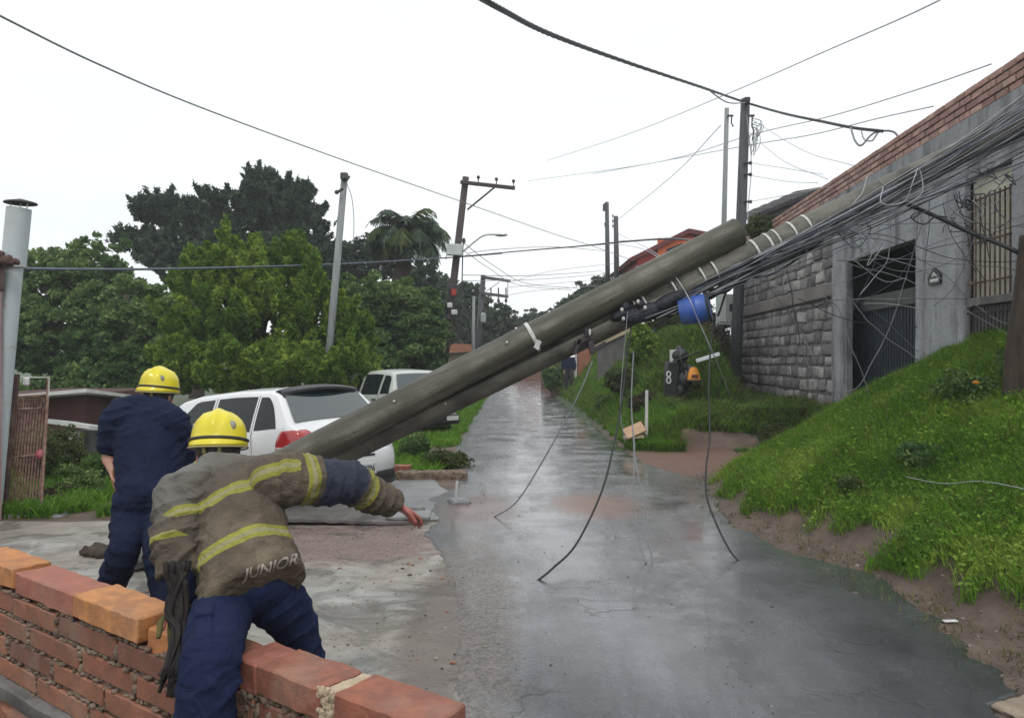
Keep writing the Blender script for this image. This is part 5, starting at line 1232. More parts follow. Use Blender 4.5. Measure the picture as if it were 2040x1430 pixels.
# ---- navy uniformed firefighter standing behind
q = D2
pel = q(292, 985, 4.60); nk = q(300, 815, 4.84); sL = q(232, 825, 4.72); sR = q(352, 845, 4.74); hd = q(316, 789, 4.98)
eL = q(217, 905, 4.74); wL = q(224, 938, 4.66); eR = q(366, 925, 4.86); wR = q(352, 960, 5.02)
hl = q(264, 1010, 4.58); hr_ = q(322, 1010, 4.62); kl = q(248, 1092, 4.42); al = q(210, 1205, 4.58); kr = q(318, 1100, 4.40); ar = q(336, 1222, 4.36)
al.z = .10; ar.z = .10
lt = (sR - sL).normalized(); tv = (nk - pel).normalized(); bk_ = tv.cross(lt).normalized()
if bk_.y > 0: bk_ = -bk_
up1 = V((.06, .12, 1)); fw1 = V((.15, 1, -.35))
hn1 = hand(wL, V((.15, .1, -1)), V((1, .2, 0)), .95, .35, 1) + hand(wR, V((-.1, .4, -.5)), V((-1, 0, 0)), .95, .5, -1)
b1 = organic('person', head_parts(hd, up1, fw1) + hn1 + [limb([(nk - tv * .05, .06), (hd - V((0, 0, .04)), .055)]), limb([(pel, .12), (pel.lerp(nk, .5), .13), (nk - tv * .04, .09)], lt, .75),
    limb([(sL, .05), (eL, .042), (eL.lerp(wL, .5), .038), (wL, .027)]), limb([(sR, .05), (eR, .042), (wR, .027)]), limb([(sL, .04), (nk - V((0, 0, .03)), .045), (sR, .04)]),
    limb([(hl, .08), (kl, .055), (al, .04)]), limb([(hr_, .08), (kr, .055), (ar, .04)]), limb([(hl, .08), (pel, .1), (hr_, .08)])], M['skin'], voxel=.0075, smooth=2, origin=(pel.x, pel.y, .01))
tag(b1, 'firefighter in plain navy uniform and yellow helmet seen from behind, standing beyond the wall', 'person', 'firefighters')
def r1(c, ru, rv): return (c, lt, bk_, ru, rv)
ax1 = nk - pel
fd3 = fold_disp([(pel, nk, 15, .7), (sL, eL, 30, .9), (sR, eR, 30, .9)], .014, 14)
organic('shirt', [loft([r1(pel + V((0, 0, .0)), .178, .135), r1(pel + ax1 * .2, .185, .14), r1(pel + ax1 * .45, .215, .155), r1(pel + ax1 * .7, .235, .16), r1(pel + ax1 * .88, .235, .145), r1(pel + ax1 * .98, .17, .12), r1(pel + ax1 * 1.04, .085, .085)], 26), limb([(sL + V((0, 0, .005)), .085), (sL.lerp(nk, .55) + V((0, 0, .01)), .095), (nk, .085), (nk.lerp(sR, .5), .092), (sR, .085)], None, 1, 16),
    limb([(sL + lt * .05, .100), (sL + V((-.01, 0, -.04)), .088), (sL.lerp(eL, .6), .080), (sL.lerp(eL, .86), .072)], None, 1, 16), limb([(sR - lt * .07, .085), (sR + V((.0, 0.02, -.04)), .084), (eR, .072), (eR.lerp(wR, .5), .055)], None, 1, 16)], M['navy'], b1, .0085, 3, fd3)
fd4 = fold_disp([(hl, kl, 24, .8), (kl, al, 28, 1.1), (hr_, kr, 24, .8), (kr, ar, 28, 1.1)], .014, 23)
organic('trousers', [limb([(hl + V((.02, 0, .05)), .125), (hl - V((0, 0, .05)), .11), (hl.lerp(kl, .55), .095), (kl, .082), (kl.lerp(al, .5), .078), (al + V((0, 0, .02)), .074)], lt, 1, 20),
    limb([(hr_ + V((-.02, 0, .05)), .125), (hr_ - V((0, 0, .05)), .11), (hr_.lerp(kr, .55), .097), (kr, .084), (kr.lerp(ar, .5), .078), (ar + V((0, 0, .02)), .074)], lt, 1, 20), limb([(hl + V((0, 0, .07)), .12), (pel + V((0, 0, .03)), .135), (hr_ + V((0, 0, .07)), .12)], (0, 0, 1), 1)], M['navy'], b1, .0095, 3, fd4)
organic('boots', [limb([(al + V((0, 0, .05)), .055), (al + V((0, -.02, -.04)), .055)]), limb([(al + V((0, -.03, -.05)), .048), (al + V((.01, .19, -.055)), .042)]), limb([(ar + V((0, 0, .05)), .055), (ar + V((0, -.02, -.04)), .055)]), limb([(ar + V((0, -.03, -.05)), .048), (ar + V((.04, .19, -.055)), .042)])], M['glove'], b1, .01, 2)
organic('hair', [ellm(hd + V((0, -.025, -.015)), (.080, .086, .085))], M['hair'], b1, .01, 1)
helmet(b1, hd + V((0, 0.01, .06)), up1, fw1, .93)
# ---- distant bystander
fp = V((2.26, 30, T(2.26, 30))); ft = lambda x, z, y=0: fp + V((x, y, z))
b2 = organic('person', head_parts(ft(.03, 1.60), (0, 0, 1), (.2, -1, 0)) + [limb([(ft(0, 1.40), .06), (ft(.03, 1.55), .055)]), limb([(ft(0, .95), .14), (ft(0, 1.2), .16), (ft(0, 1.40), .12)], (1, 0, 0), .7), limb([(ft(-.19, 1.38), .055), (ft(-.24, 1.1), .045), (ft(-.18, .88, -.1), .03)]), limb([(ft(.19, 1.38), .055), (ft(.24, 1.1), .045), (ft(.2, .86, -.05), .03)]),
    limb([(ft(-.09, .92), .09), (ft(-.1, .5), .065), (ft(-.1, .05), .045)]), limb([(ft(.09, .92), .09), (ft(.10, .5, -.05), .065), (ft(.1, .05), .045)]), limb([(ft(-.1, .04, .03), .045), (ft(-.12, .03, -.14), .035)]), limb([(ft(.1, .04, .03), .045), (ft(.13, .03, -.14), .035)])] + hand(ft(-.18, .88, -.1), (0, -.3, -1), (1, 0, 0), 1, .4, 1) + hand(ft(.2, .86, -.05), (0, -.3, -1), (-1, 0, 0), 1, .4, -1), M['skin'], voxel=.014, smooth=2, origin=tuple(fp))
tag(b2, 'distant person in dark clothes standing on the verge beyond the fallen poles', 'person')
organic('jacket', [limb([(ft(0, .90), .17), (ft(0, 1.15), .19), (ft(0, 1.38), .15)], (1, 0, 0), .7), limb([(ft(-.17, 1.40), .075), (ft(-.25, 1.1), .065), (ft(-.19, .92, -.08), .05)]), limb([(ft(.17, 1.40), .075), (ft(.25, 1.1), .065), (ft(.21, .90, -.04), .05)])], M['navy'], b2, .016, 2)
organic('trousers', [limb([(ft(-.09, .95), .11), (ft(-.1, .5), .085), (ft(-.1, .1), .07)]), limb([(ft(.09, .95), .11), (ft(.10, .5, -.05), .085), (ft(.1, .1), .07)])], M['glove'], b2, .016, 2)
organic('hair', [ellm(ft(.03, 1.655, .02), (.085, .10, .085))], M['hair'], b2, .014, 1)

# ------------------------------------------------------------------ upright poles
def upole(top, base_px, Y, r, m, label, name='utility_pole', grp='upright utility poles', sq=False, base_z=None, parent=None):
    tp = P(*top, Y); bs = P(*base_px, Y); root = empty(name, bs, label=label, cat='utility pole', group=grp)
    mb = MB(); mb.tube([bs, bs.lerp(tp, .5), tp], [r * 1.15, r * 1.05, r * .9], 4 if sq else 12); mb.build('shaft', m, root, smooth=not sq); return root
def ins(root, c, s_=.05, m='dark_metal'):
    mb = MB(); mb.tube([c, c + V((0, 0, s_ * 3))], s_ * .35, 6); mb.ell(c + V((0, 0, s_ * 3)), (s_, s_, s_ * 1.1), seg=8, rings=6); mb.build('insulator', M[m], root)
# wooden pole with crossarm
Y = 24; r1_ = upole((928, 353), (874, 815), Y, .115, M['wood_pole'], 'tall leaning wooden pole with crossarm, street lamp and grey box')
mb = MB(); a, b = P(917, 363, Y - .15), P(1026, 375, Y - .15); d = (b - a); mb.box((a + b) / 2, (d.length, .10, .11), Matrix.Rotation(math.atan2(-d.z, d.x), 3, 'Y'), bev=.01); mb.build('crossarm', M['wood_pole'], r1_)
for px in (953, 989, 1023): c = a.lerp(b, (px - 917) / 109) + V((0, 0, .05)); ins(r1_, c, .055)
mb = MB(); mb.tube([P(987, 372, Y - .2), P(931, 418, Y - .15)], .03, 5); mb.build('brace', M['wood_pole'], r1_)
mb = MB(); mb.box(P(906, 498, Y - .25), (.50, .22, .36), Matrix.Rotation(R(3), 3, 'Y'), bev=.02); mb.build('equipment_box', mat('light_grey_box', (.50, .52, .52), (.42, .44, .44), 4, .6), r1_)
mb = MB(); mb.tube(catm([P(918, 505, Y - .1), P(938, 488, Y - .3), P(962, 470, Y - .6), P(985, 467, Y - .9)], 5), .028, 6); mb.build('lamp_arm', M['steel'], r1_)
mb = MB(); mb.ell(P(998, 468, Y - 1.05), (.21, .10, .055), seg=14, rings=8); mb.build('lamp_head', M['steel'], r1_, smooth=True)
mb = MB(); mb.tube([P(924, 475, Y), P(922, 495, Y), P(920, 580, Y)], .02, 5); mb.ell(P(924, 480, Y), (.06, .06, .10), seg=8, rings=6); mb.build('conduit', M['dark_metal'], r1_)
for (x, y, a_, b_, m_) in ((904, 582, .10, .14, 'red_wall'), (896, 608, .10, .10, 'white_trim'), (905, 622, .12, .10, 'white_trim'), (893, 632, .08, .10, 'dark_metal'), (900, 572, .16, .10, 'dark_metal')):
    mb = MB(); mb.box(P(x, y, Y - .25), (a_ * 1.6, .12, b_ * 1.6), bev=.02); mb.build('pole_fitting', M[m_], r1_)
mb = MB(); mb.tube([P(878, 735, Y - .3), P(888, 640, Y - .3)], .085, 8); mb.build('sleeve', mat('mossy_sleeve', (.22, .20, .10), (.16, .16, .09), 4, .8), r1_)
# left light concrete pole
r2_ = upole((687, 345), (638, 905), 17, .082, M['light_pole'], 'slender light grey concrete pole rising from the bushes on the left')
mb = MB(); mb.box(P(686, 352, 16.9), (.16, .16, .16), bev=.02); mb.build('cap', M['dark_pole'], r2_)
mb = MB(); mb.tube([P(684, 376, 16.8), P(672, 383, 16.8)], .03, 6); mb.ell(P(671, 383, 16.8), (.055, .05, .05), seg=8, rings=6); mb.build('bracket', M['dark_metal'], r2_)
mb = MB(); mb.tube([P(690, 362, 16.8), P(697, 351, 16.8)], .02, 5); mb.build('bracket', M['dark_metal'], r2_)
mb = MB(); mb.tube(catm([P(691, 365, 16.8), P(701, 395, 16.8), P(705, 440, 16.8), P(704, 480, 16.8)], 5), .010, 4); mb.build('drop_wire', M['cable_pale'], r2_)
# far pole with two crossarms
Y = 38; r3_ = upole((963, 548), (946, 760), Y, .14, M['dark_pole'], 'distant pole with two crossarms down the road')
for y0, y1, x0, x1, up_ in ((552, 560, 958, 1017, 1), (584, 591, 958, 1013, -1)):
    a, b = P(x0, y0, Y - .2), P(x1, y1, Y - .2); d = b - a; mb = MB(); mb.box((a + b) / 2, (d.length, .12, .14), Matrix.Rotation(math.atan2(-d.z, d.x), 3, 'Y')); mb.build('crossarm', M['dark_pole'], r3_)
for px in (978, 993, 1008): 
    mb = MB(); c = P(px, 587, Y - .2); mb.tube([c + V((0, 0, .35)), c + V((0, 0, -.35))], .035, 5); mb.ell(c + V((0, 0, -.3)), (.07, .07, .12), seg=8, rings=6); mb.build('insulator', M['dark_metal'], r3_)
mb = MB(); mb.tube([P(1012, 560, Y - .2), P(1011, 590, Y - .2)], .02, 4); mb.tube([P(995, 562, Y - .2), P(966, 582, Y - .2)], .02, 4); mb.build('brace', M['steel'], r3_)
mb = MB(); mb.box(P(963, 633, Y - .4), (.26, .3, .50), bev=.06); mb.build('transformer', mat('pale_can', (.36, .38, .38), (.3, .32, .32), 4, .6), r3_)
upole((944, 590), (942, 760), 34, .07, M['light_pole'], 'thin pale pole beside the distant double crossarm pole')
# two slim poles in the middle distance
r4_ = upole((1209, 403), (1211, 590), 40, .115, M['dark_pole'], 'left one of two slim poles above the hedge in the distance')
for y in (412, 452): ins(r4_, P(1205, y, 39.8), .05)
mb = MB(); mb.box(P(1204, 414, 39.8), (.16, .1, .35)); mb.build('bracket', M['dark_metal'], r4_)
r5_ = upole((1227, 431), (1229, 590), 38, .125, M['dark_pole'], 'right one of two slim poles above the hedge, slightly shorter and darker')
for y in (436, 446, 456): ins(r5_, P(1221, y, 37.8), .05)
# the tall pair behind the end of the upper fallen pole
r6_ = upole((1448, 216), (1436, 700), 22, .072, M['light_pole'], 'slender grey pole left of the dark pole at the end of the fallen pole')
mb = MB(); mb.box(P(1455, 231, 21.9), (.16, .05, .05)); mb.tube([P(1458, 231, 21.9), P(1457, 245, 21.9), P(1461, 253, 21.9)], .02, 5); mb.build('bracket', M['dark_metal'], r6_)
r7_ = upole((1485, 198), (1464, 790), 20, .135, M['dark_pole'], 'dark weathered pole with wire bracket standing beside the stone wall corner')
mb = MB(); c = P(1487, 200, 19.9); mb.box(c, (.16, .2, .12), bev=.02); mb.build('cap', M['dark_metal'], r7_)
mb = MB(); mb.box(P(1496, 231, 19.8), (.18, .05, .05)); mb.tube([P(1499, 231, 19.8), P(1498, 250, 19.8), P(1502, 262, 19.8), P(1499, 280, 19.8)], .02, 5); mb.build('bracket', M['dark_metal'], r7_)
rs = random.Random(3); 
mb = MB()
for i in range(9): 
    a = P(1498 + rs.uniform(-2, 4), 235 + rs.uniform(0, 20), 19.8); mb.tube(catm([a, a + V((rs.uniform(.05, .3), 0, -.1)), a + V((rs.uniform(-.1, .25), 0, -.45)), a + V((rs.uniform(-.1, .1), 0, -.75))], 4), .008, 4)
mb.build('wire_ends', M['cable_grey'], r7_)
for y in (325, 348, 402): mb = MB(); mb.tube([P(1482, y, 19.85), P(1494, y, 19.8)], .03, 5); mb.ell(P(1495, y, 19.8), (.05, .05, .05), seg=8, rings=6); mb.build('insulator', M['dark_metal'], r7_)
mb = MB(); mb.tube(catm([P(1488, 230, 19.8), P(1497, 330, 19.8), P(1490, 420, 19.8), P(1492, 500, 19.8)], 6), .012, 4); mb.build('drop_wire', M['cable_pale'], r7_)

# ------------------------------------------------------------------ cables and wires
def wire(pts, r, m, label, name='cable', grp=None, n=8, wig=0, twist=0, seed=0):
    """pts: (px, py, Y)"""
    p = catm([P(*q) for q in pts], n)
    if wig: p = [c + noise.noise_vector(c * 2.3 + V((seed, seed * 2, 0))) * wig for c in p]
    root = None; mb = MB(); 
    if twist:
        q_ = []
        for i in range(len(p) - 1):
            for j in range(4): q_.append(p[i].lerp(p[i + 1], j / 4))
        for ph in (0, 2.1, 4.2): mb.tube([c + V((0, math.cos(i * .55 + ph), math.sin(i * .55 + ph))) * r * .9 for i, c in enumerate(q_)], r * .75, 5)
    else: mb.tube(p, r, 5)
    o = mb.build(name, M[m], None, smooth=True, origin=tuple(p[0])); tag(o, label, 'cable', grp); return o
wire([(-40, 12, 7), (200, 130, 9), (420, 222, 12), (700, 325, 17), (920, 402, 22), (1100, 465, 28), (1200, 497, 32), (1330, 545, 38)], .012, 'cable_grey', 'long grey wire sloping across the sky from the upper left corner')
wire([(930, -20, 6), (1000, 20, 7), (1100, 70, 8.6), (1250, 125, 11.5), (1400, 175, 16), (1484, 204, 19.8), (1560, 226, 17.5), (1640, 243, 15.3), (1700, 255, 14), (1760, 262, 13)], .019, 'cable_black', 'thick twisted black cable passing over the top of the dark pole', twist=1, n=12)
wire([(1410, 178, 16.5), (1440, 200, 17.5), (1460, 206, 18.5), (1486, 205, 19.8)], .016, 'cable_grey', 'short slack grey cable just left of the dark pole top')
wire([(1695, 255, 14), (1703, 280, 13.6), (1716, 290, 13.4), (1735, 270, 13.3), (1752, 262, 13.2), (1782, 264, 13), (1796, 290, 12.9), (1803, 320, 12.9)], .018, 'cable_grey', 'coiling cable end hanging in loops beside the brick parapet')
wire([(1716, 262, 13.8), (1722, 278, 13.6), (1738, 280, 13.5), (1750, 264, 13.4), (1770, 260, 13.2)], .015, 'cable_pale', 'small inner loop of the cable end beside the brick parapet')
wire([(1910, -18, 8), (1800, 35, 9.5), (1650, 100, 12), (1450, 187, 17), (1250, 268, 26), (1090, 320, 36)], .010, 'cable_pale', 'thin pale wire running down from the top right corner of the sky')
wire([(1975, 128, 11), (1830, 178, 13), (1650, 233, 16), (1500, 268, 20), (1300, 325, 27), (1050, 361, 40)], .011, 'cable_pale', 'pale wire from the parapet crossing the sky, upper one of two')
wire([(1860, 212, 12.5), (1750, 236, 14), (1620, 268, 17), (1490, 290, 20), (1300, 325, 27), (1180, 347, 34)], .011, 'cable_pale', 'pale wire from the parapet crossing the sky, lower one of two')
wire([(-30, 537, 9), (0, 535, 9.3), (160, 537, 11), (330, 536, 13.5), (500, 532, 16), (700, 525, 19.5), (900, 513, 24), (1000, 505, 26)], .022, 'cable_blue', 'blue black cable crossing in front of the trees on the left')
wire([(900, 513, 24), (1040, 500, 21), (1150, 491, 18), (1240, 482, 15), (1330, 476, 12), (1400, 482, 9.5)], .017, 'cable_black', 'black cable from the wooden pole to the fallen poles')
wire([(1150, 491, 18), (1230, 487, 17), (1290, 500, 13), (1335, 540, 8), (1370, 590, 7.3), (1392, 640, 7.3), (1430, 725, 7.6), (1456, 790, 9)], .006, 'cable_pale', 'pale cord dropping over the fallen poles and past the blue drum')
far = [((922, 548, 24), (1060, 549, 28), (1200, 540, 40)), ((922, 560, 24), (1080, 556, 30), (1210, 545, 40)), ((925, 500, 24), (975, 535, 28), (1035, 568, 32), (1140, 578, 38)), ((925, 485, 24), (985, 530, 28), (1050, 565, 33), (1150, 574, 38)), ((1012, 572, 37), (1090, 566, 38), (1200, 556, 40)),
       ((1016, 562, 37), (1100, 540, 38), (1225, 525, 38)), ((912, 590, 24), (935, 640, 29), (942, 690, 34)), ((1230, 465, 38), (1300, 500, 30), (1340, 540, 20)), ((1230, 480, 38), (1290, 478, 30), (1330, 474, 20)), ((925, 510, 24), (960, 500, 26), (1100, 492, 30), (1205, 500, 39)), ((1005, 590, 37), (1060, 580, 38), (1200, 568, 40)), ((1436, 250, 22), (1340, 350, 28), (1228, 440, 38))]
FL = ['uppermost near level wire right of the wooden pole, under the lamp', 'second near level wire right of the wooden pole', 'wire sloping down from the grey box past the far crossarms', 'upper sloping wire starting above the grey box', 'wire rising right from the lower far crossarm', 'wire rising from the upper far crossarm to the slim poles', 'wire dropping steeply from the wooden pole fittings to the distant trees', 'wire sagging from the right slim pole across the orange house roof', 'near level wire from the right slim pole over the orange house', 'thin wire between wooden pole and slim poles above the level pair', 'lowest wire running right from the lower far crossarm', 'faint diagonal wire falling from the slender grey pole to the slim poles']
for i, q_ in enumerate(far): wire(list(q_), .012, 'cable_pale' if i % 3 else 'cable_grey', FL[i], grp='thin wires strung between the distant poles')
for q_, l_ in zip((((1490, 262, 19.8), (1560, 320, 17), (1650, 358, 14.5)), ((1496, 325, 19.8), (1580, 338, 17), (1640, 348, 15)), ((1496, 350, 19.8), (1570, 362, 17), (1630, 365, 15.2)), ((1500, 240, 19.8), (1600, 300, 17), (1700, 330, 13.5)), ((1492, 402, 19.8), (1550, 392, 17), (1650, 372, 14))), ('sagging wire from near the dark pole top to the parapet', 'wire from the upper insulator of the dark pole to the parapet', 'wire from the middle insulator of the dark pole to the parapet', 'longest sagging wire from the dark pole reaching farthest along the parapet', 'lowest wire from the dark pole rising to the parapet')):
    wire(list(q_), .007, 'cable_pale', l_, grp='wires from the dark pole to the parapet')
# hanging ends over the road
wire([(1258, 650, 7.5), (1250, 700, 7.4), (1240, 790, 7.2), (1224, 880, 6.9), (1200, 975, 6.5), (1150, 1080, 5.9), (1100, 1132, 5.5), (1068, 1158, 5.42)], .009, 'cable_black', 'thick black cable curving down from the fallen poles to the road')
wire([(1180, 720, 7.5), (1160, 770, 7.5), (1130, 830, 7.5), (1080, 920, 7.5), (1030, 998, 7.5), (985, 1030, 7.58)], .0075, 'cable_grey', 'thin dark wire hanging left of the black cable and touching the road')
wire([(1262, 700, 7.4), (1258, 800, 7.1), (1263, 900, 6.8), (1263, 990, 6.5), (1272, 1070, 6.1), (1284, 1112, 5.9), (1296, 1127, 5.85), (1297, 1100, 5.95), (1284, 1060, 6.1), (1284, 1000, 6.4), (1268, 930, 6.7), (1262, 860, 7.)], .0065, 'cable_grey', 'slim wire doubled into a long loop hanging to the road', n=10)
wire([(1420, 640, 7.6), (1412, 760, 7.2), (1414, 870, 6.9), (1407, 930, 6.7), (1408, 990, 6.5), (1430, 1050, 6.2), (1455, 1098, 6.0), (1474, 1120, 5.93)], .0085, 'cable_black', 'black wire end hanging over the right edge of the road')
wire([(1252, 600, 7.5), (1236, 800, 7.2), (1245, 880, 7)], .005, 'cable_grey', 'very thin short wire beside the thick hanging black cable')
gw = [V((x, y, T(x, y) + .13)) for x, y in ((3.45, 6.6), (3.55, 6.2), (3.6, 5.8), (3.65, 5.4), (3.7, 5.0), (3.75, 4.6))]; mb = MB(); mb.tube(catm(gw, 5), .003, 4); o = mb.build('cable', M['cable_pale'], None, smooth=True, origin=tuple(gw[0])); tag(o, 'thin pale wire lying across the grass bank at the right', 'cable')
# tangle along the fallen pole and in front of the building
rs = random.Random(77)
TG = 'tangled cables along the fallen pole'
bax = Bpole
def bpt(px, off, dy):
    c, t = on_axis(bax, px); return c + V((0, dy, 0)) + V((0, 0, off))
TL = {'run': 'cable strung along the longer fallen pole towards the upper right corner', 'loop': 'cable curling loose above the garage front beside the fallen pole', 'knot': 'cable crumpled in the knot over the light pillar'}
TC = {'cable_grey': 'grey', 'cable_blue': 'bluish', 'cable_black': 'black', 'cable_pale': 'pale'}
def tang(pts, r, m, kd):
    mb = MB(); mb.tube(pts, r, 4); o = mb.build('cable', M[m], None, smooth=True, origin=tuple(pts[0])); tag(o, 'thin ' + TC[m] + ' ' + TL[kd], 'cable', TG + {'run': '', 'loop': ', loose loops', 'knot': ', knotted mass'}[kd] + ', ' + TC[m])
for i in range(46):
    x0 = rs.uniform(1260, 1560); x1 = rs.choice([2095, 2090, rs.uniform(1800, 2095)]); of0 = rs.uniform(-.22, -.02); of1 = rs.uniform(-.42, .34); dy = rs.uniform(-.26, -.12); n = 7; pts = []
    sag = rs.uniform(-.02, .10)
    for j in range(n + 1):
        t = j / n; px = x0 + (x1 - x0) * t; pts.append(bpt(px, of0 + (of1 - of0) * t ** 1.3 - sag * math.sin(t * math.pi) + rs.uniform(-.007, .007), dy + rs.uniform(-.01, .01)))
    tang(catm(pts, 6), rs.uniform(.003, .0075), rs.choice(['cable_grey', 'cable_grey', 'cable_blue', 'cable_black', 'cable_pale']), 'run')
for i in range(10):     # wild loops
    px = rs.uniform(1620, 2060); c0 = bpt(px, rs.uniform(-.35, .1), rs.uniform(-.3, -.14)); pts = [c0]
    for j in range(rs.randint(3, 6)): pts.append(pts[-1] + V((rs.uniform(-.28, .30), rs.uniform(-.08, .08), rs.uniform(-.24, .22))))
    tang(catm(pts, 6), rs.uniform(.003, .006), rs.choice(['cable_grey', 'cable_blue', 'cable_black', 'cable_pale']), 'loop')
for i in range(13):     # knotted mass near the right pillar
    px = rs.gauss(1900, 40); c0 = bpt(px, -.45 + rs.gauss(0, .12), rs.uniform(-.3, -.1)); pts = [c0]
    for j in range(rs.randint(4, 8)): pts.append(pts[-1] + V((rs.uniform(-.16, .16), rs.uniform(-.06, .06), rs.uniform(-.14, .13))))
    tang(catm(pts, 5), rs.uniform(.004, .009), rs.choice(['cable_black', 'cable_blue', 'cable_black', 'cable_grey']), 'knot')
FR = 'cables hanging across the garage front'
fr = [((1620, 470), (1760, 470), (1900, 515), (2060, 522)), ((1560, 585), (1700, 555), (1830, 500), (1960, 460), (2060, 420)), ((1640, 590), (1675, 620), (1700, 700), (1735, 790)), ((1700, 600), (1740, 650), (1828, 725)), ((1690, 590), (1760, 640), (1828, 700)),
      ((1575, 560), (1600, 700), (1640, 770), (1700, 770), (1740, 720), (1800, 590), (1840, 440)), ((1600, 480), (1760, 480), (1870, 545), (1960, 620), (2060, 665)), ((1650, 460), (1730, 500), (1860, 545), (1990, 640), (2060, 650)), ((1640, 600), (1760, 600), (1930, 600)), ((1720, 600), (1850, 612), (1935, 610)),
      ((1770, 430), (1768, 520), (1720, 590)), ((1830, 400), (1820, 500), (1780, 560), (1740, 590)), ((1850, 400), (1850, 480), (1838, 560)), ((1900, 390), (1925, 450), (1935, 520), (1960, 560)), ((1880, 400), (1895, 470), (1940, 540)), ((1940, 380), (1960, 440), (1975, 520)),
      ((1745, 450), (1900, 445), (2060, 455)), ((1800, 470), (1930, 420), (2060, 380)), ((1850, 500), (1950, 470), (2060, 440)), ((1590, 600), (1700, 640), (1830, 650)), ((1670, 520), (1850, 520), (2060, 545)), ((1660, 440), (1740, 520), (1830, 540), (1935, 505)), ((1760, 480), (1730, 560), (1690, 640), (1700, 720)),
      ((1690, 520), (1800, 560), (1960, 640), (2060, 700)), ((1860, 610), (1900, 560), (1960, 430)), ((1930, 330), (1990, 360), (2060, 350)), ((1570, 520), (1580, 600), (1600, 690)), ((1520, 560), (1590, 640), (1620, 720))]
FRL = ['nearly level cable from the lintel across the light pillar', 'cable rising right from the stone wall across the garage opening', 'short cable dropping down the left gate post', 'lower of two parallel cables slanting down the garage opening', 'upper of two parallel cables slanting down the garage opening', 'long cable drooping in a deep loop before the stone wall and gate', 'cable falling right from the lintel past the house plaque', 'cable falling right just below the one passing the house plaque', 'level faint cable across the middle of the garage opening', 'short level cable across the foot of the light pillar', 'cable hanging from the lintel down the left of the opening', 'bent cable hanging down the right side of the opening', 'short cable hanging on the left edge of the light pillar', 'cable dropping on the right edge of the light pillar', 'cable slanting down across the upper light pillar', 'short cable hanging before the left window bars', 'level cable crossing the barred window', 'cable rising steeply right across the window bars top', 'cable rising gently right below the window bars middle', 'cable level before the gate post reaching into the opening', 'straight level cable just under the lintel', 'sagging cable between lintel and house plaque', 'cable curling down inside the left of the opening', 'long cable slanting from the gate post to the lower right', 'cable climbing from the plaque to the barred window top', 'short cable across the top of the barred window', 'short cable hanging before the left stone wall', 'cable slanting over the stone wall beside the meter box']
for q_, l_ in zip(fr, FRL):
    pts = [P(x + rs.uniform(-3, 3), y + rs.uniform(-3, 3), rs.uniform(7.9, 8.1)) for x, y in q_]; cp_ = catm(pts, 8); sd_ = V((rs.random() * 20, 0, 0)); cp_ = [c_ + noise.noise_vector(c_ * 1.6 + sd_) * .035 + noise.noise_vector(c_ * 5 + sd_) * .012 for c_ in cp_]; mb = MB(); mb.tube(cp_, rs.uniform(.003, .0052), 4)
    o = mb.build('cable', M[rs.choice(['cable_grey', 'cable_black', 'cable_grey', 'cable_pale', 'cable_blue'])], None, smooth=True, origin=tuple(pts[0])); tag(o, l_, 'cable', FR)
wire([(1795, 403, 7.8), (1850, 425, 7.7), (1930, 462, 7.5), (2000, 490, 7.3), (2060, 520, 7.2)], .022, 'cable_black', 'thick dark cable crossing the light pillar towards the barred window')
wire([(1430, 630, 7.6), (1462, 560, 7.6), (1540, 545, 7.6), (1640, 480, 7.5)], .012, 'cable_black', 'dark cable sagging under the strapped section of the longer fallen pole')
mb = MB(); rs2 = random.Random(9)
for i in range(26):
    x0 = rs2.uniform(1290, 1420); pts = [bpt(x0 + j * rs2.uniform(20, 34), -.17 - rs2.uniform(0, .05) + .03 * math.sin(j + i), -.1 + rs2.uniform(-.05, .05)) for j in range(rs2.randint(4, 9))]
    mb.tube(catm(pts, 4), rs2.uniform(.008, .016), 5)
o = mb.build('cable_bundle', M['cable_black'], None, smooth=True, origin=tuple(bpt(1350, -.17, 0))); tag(o, 'matted black cable bundle hugging the underside of the longer fallen pole', 'cable bundle')

# ------------------------------------------------------------------ things on the left
ch = empty('flue_pipe', P(-8, 1010, 7.65), label='tall leaning pale metal flue with a dark round rain cap at the left edge', cat='chimney')
yl = 7.65
def seg_tube(name, p0, p1, r0, r1, m, cap=True): mb = MB(); mb.tube([p0, p1], [r0, r1], 20, cap=cap); return mb.build(name, M[m], ch, autos=40)
seg_tube('upper_pipe', P(27, 530, yl), P(38, 415, yl), .112, .112, 'galv'); seg_tube('pipe_section', P(13, 690, yl), P(27, 530, yl), .085, .088, 'galv'); seg_tube('pipe_section', P(4, 800, yl), P(13, 690, yl), .082, .085, 'galv'); seg_tube('pipe_section', P(-14, 1010, yl), P(4, 800, yl), .080, .082, 'galv')
for t in ((27, 531, .114), (13, 690, .087), (4, 800, .084), (19.5, 610, .088)): mb = MB(); c = P(t[0], t[1], yl); mb.tube([c - V((0, 0, .008)), c + V((0, 0, .008))], t[2], 20); mb.build('joint_ring', M['steel'], ch)
mb = MB(); c = P(41, 406, yl); mb.tube([c, c + V((0, 0, .012)), c + V((0, 0, .05))], [.150, .148, .01], 24); o = mb.build('rain_cap', M['dark_metal'], ch); 
for dx in (-.08, .02, .09): mb = MB(); mb.tube([P(38, 416, yl) + V((dx, -.02, 0)), c + V((dx, -.02, .01))], .006, 5); mb.build('cap_stay', M['steel'], ch)
hl_ = empty('house', (-6.5, 6.4, 0), label='edge of a faded pink house with a rusty dark bracket at the left frame edge', cat='house')
mb = MB(); mb.box((-6.585, 6.55, 1.0), (3.0, 1.9, 3.1)); o = mb.build('wall', M['pink_wall'], hl_)
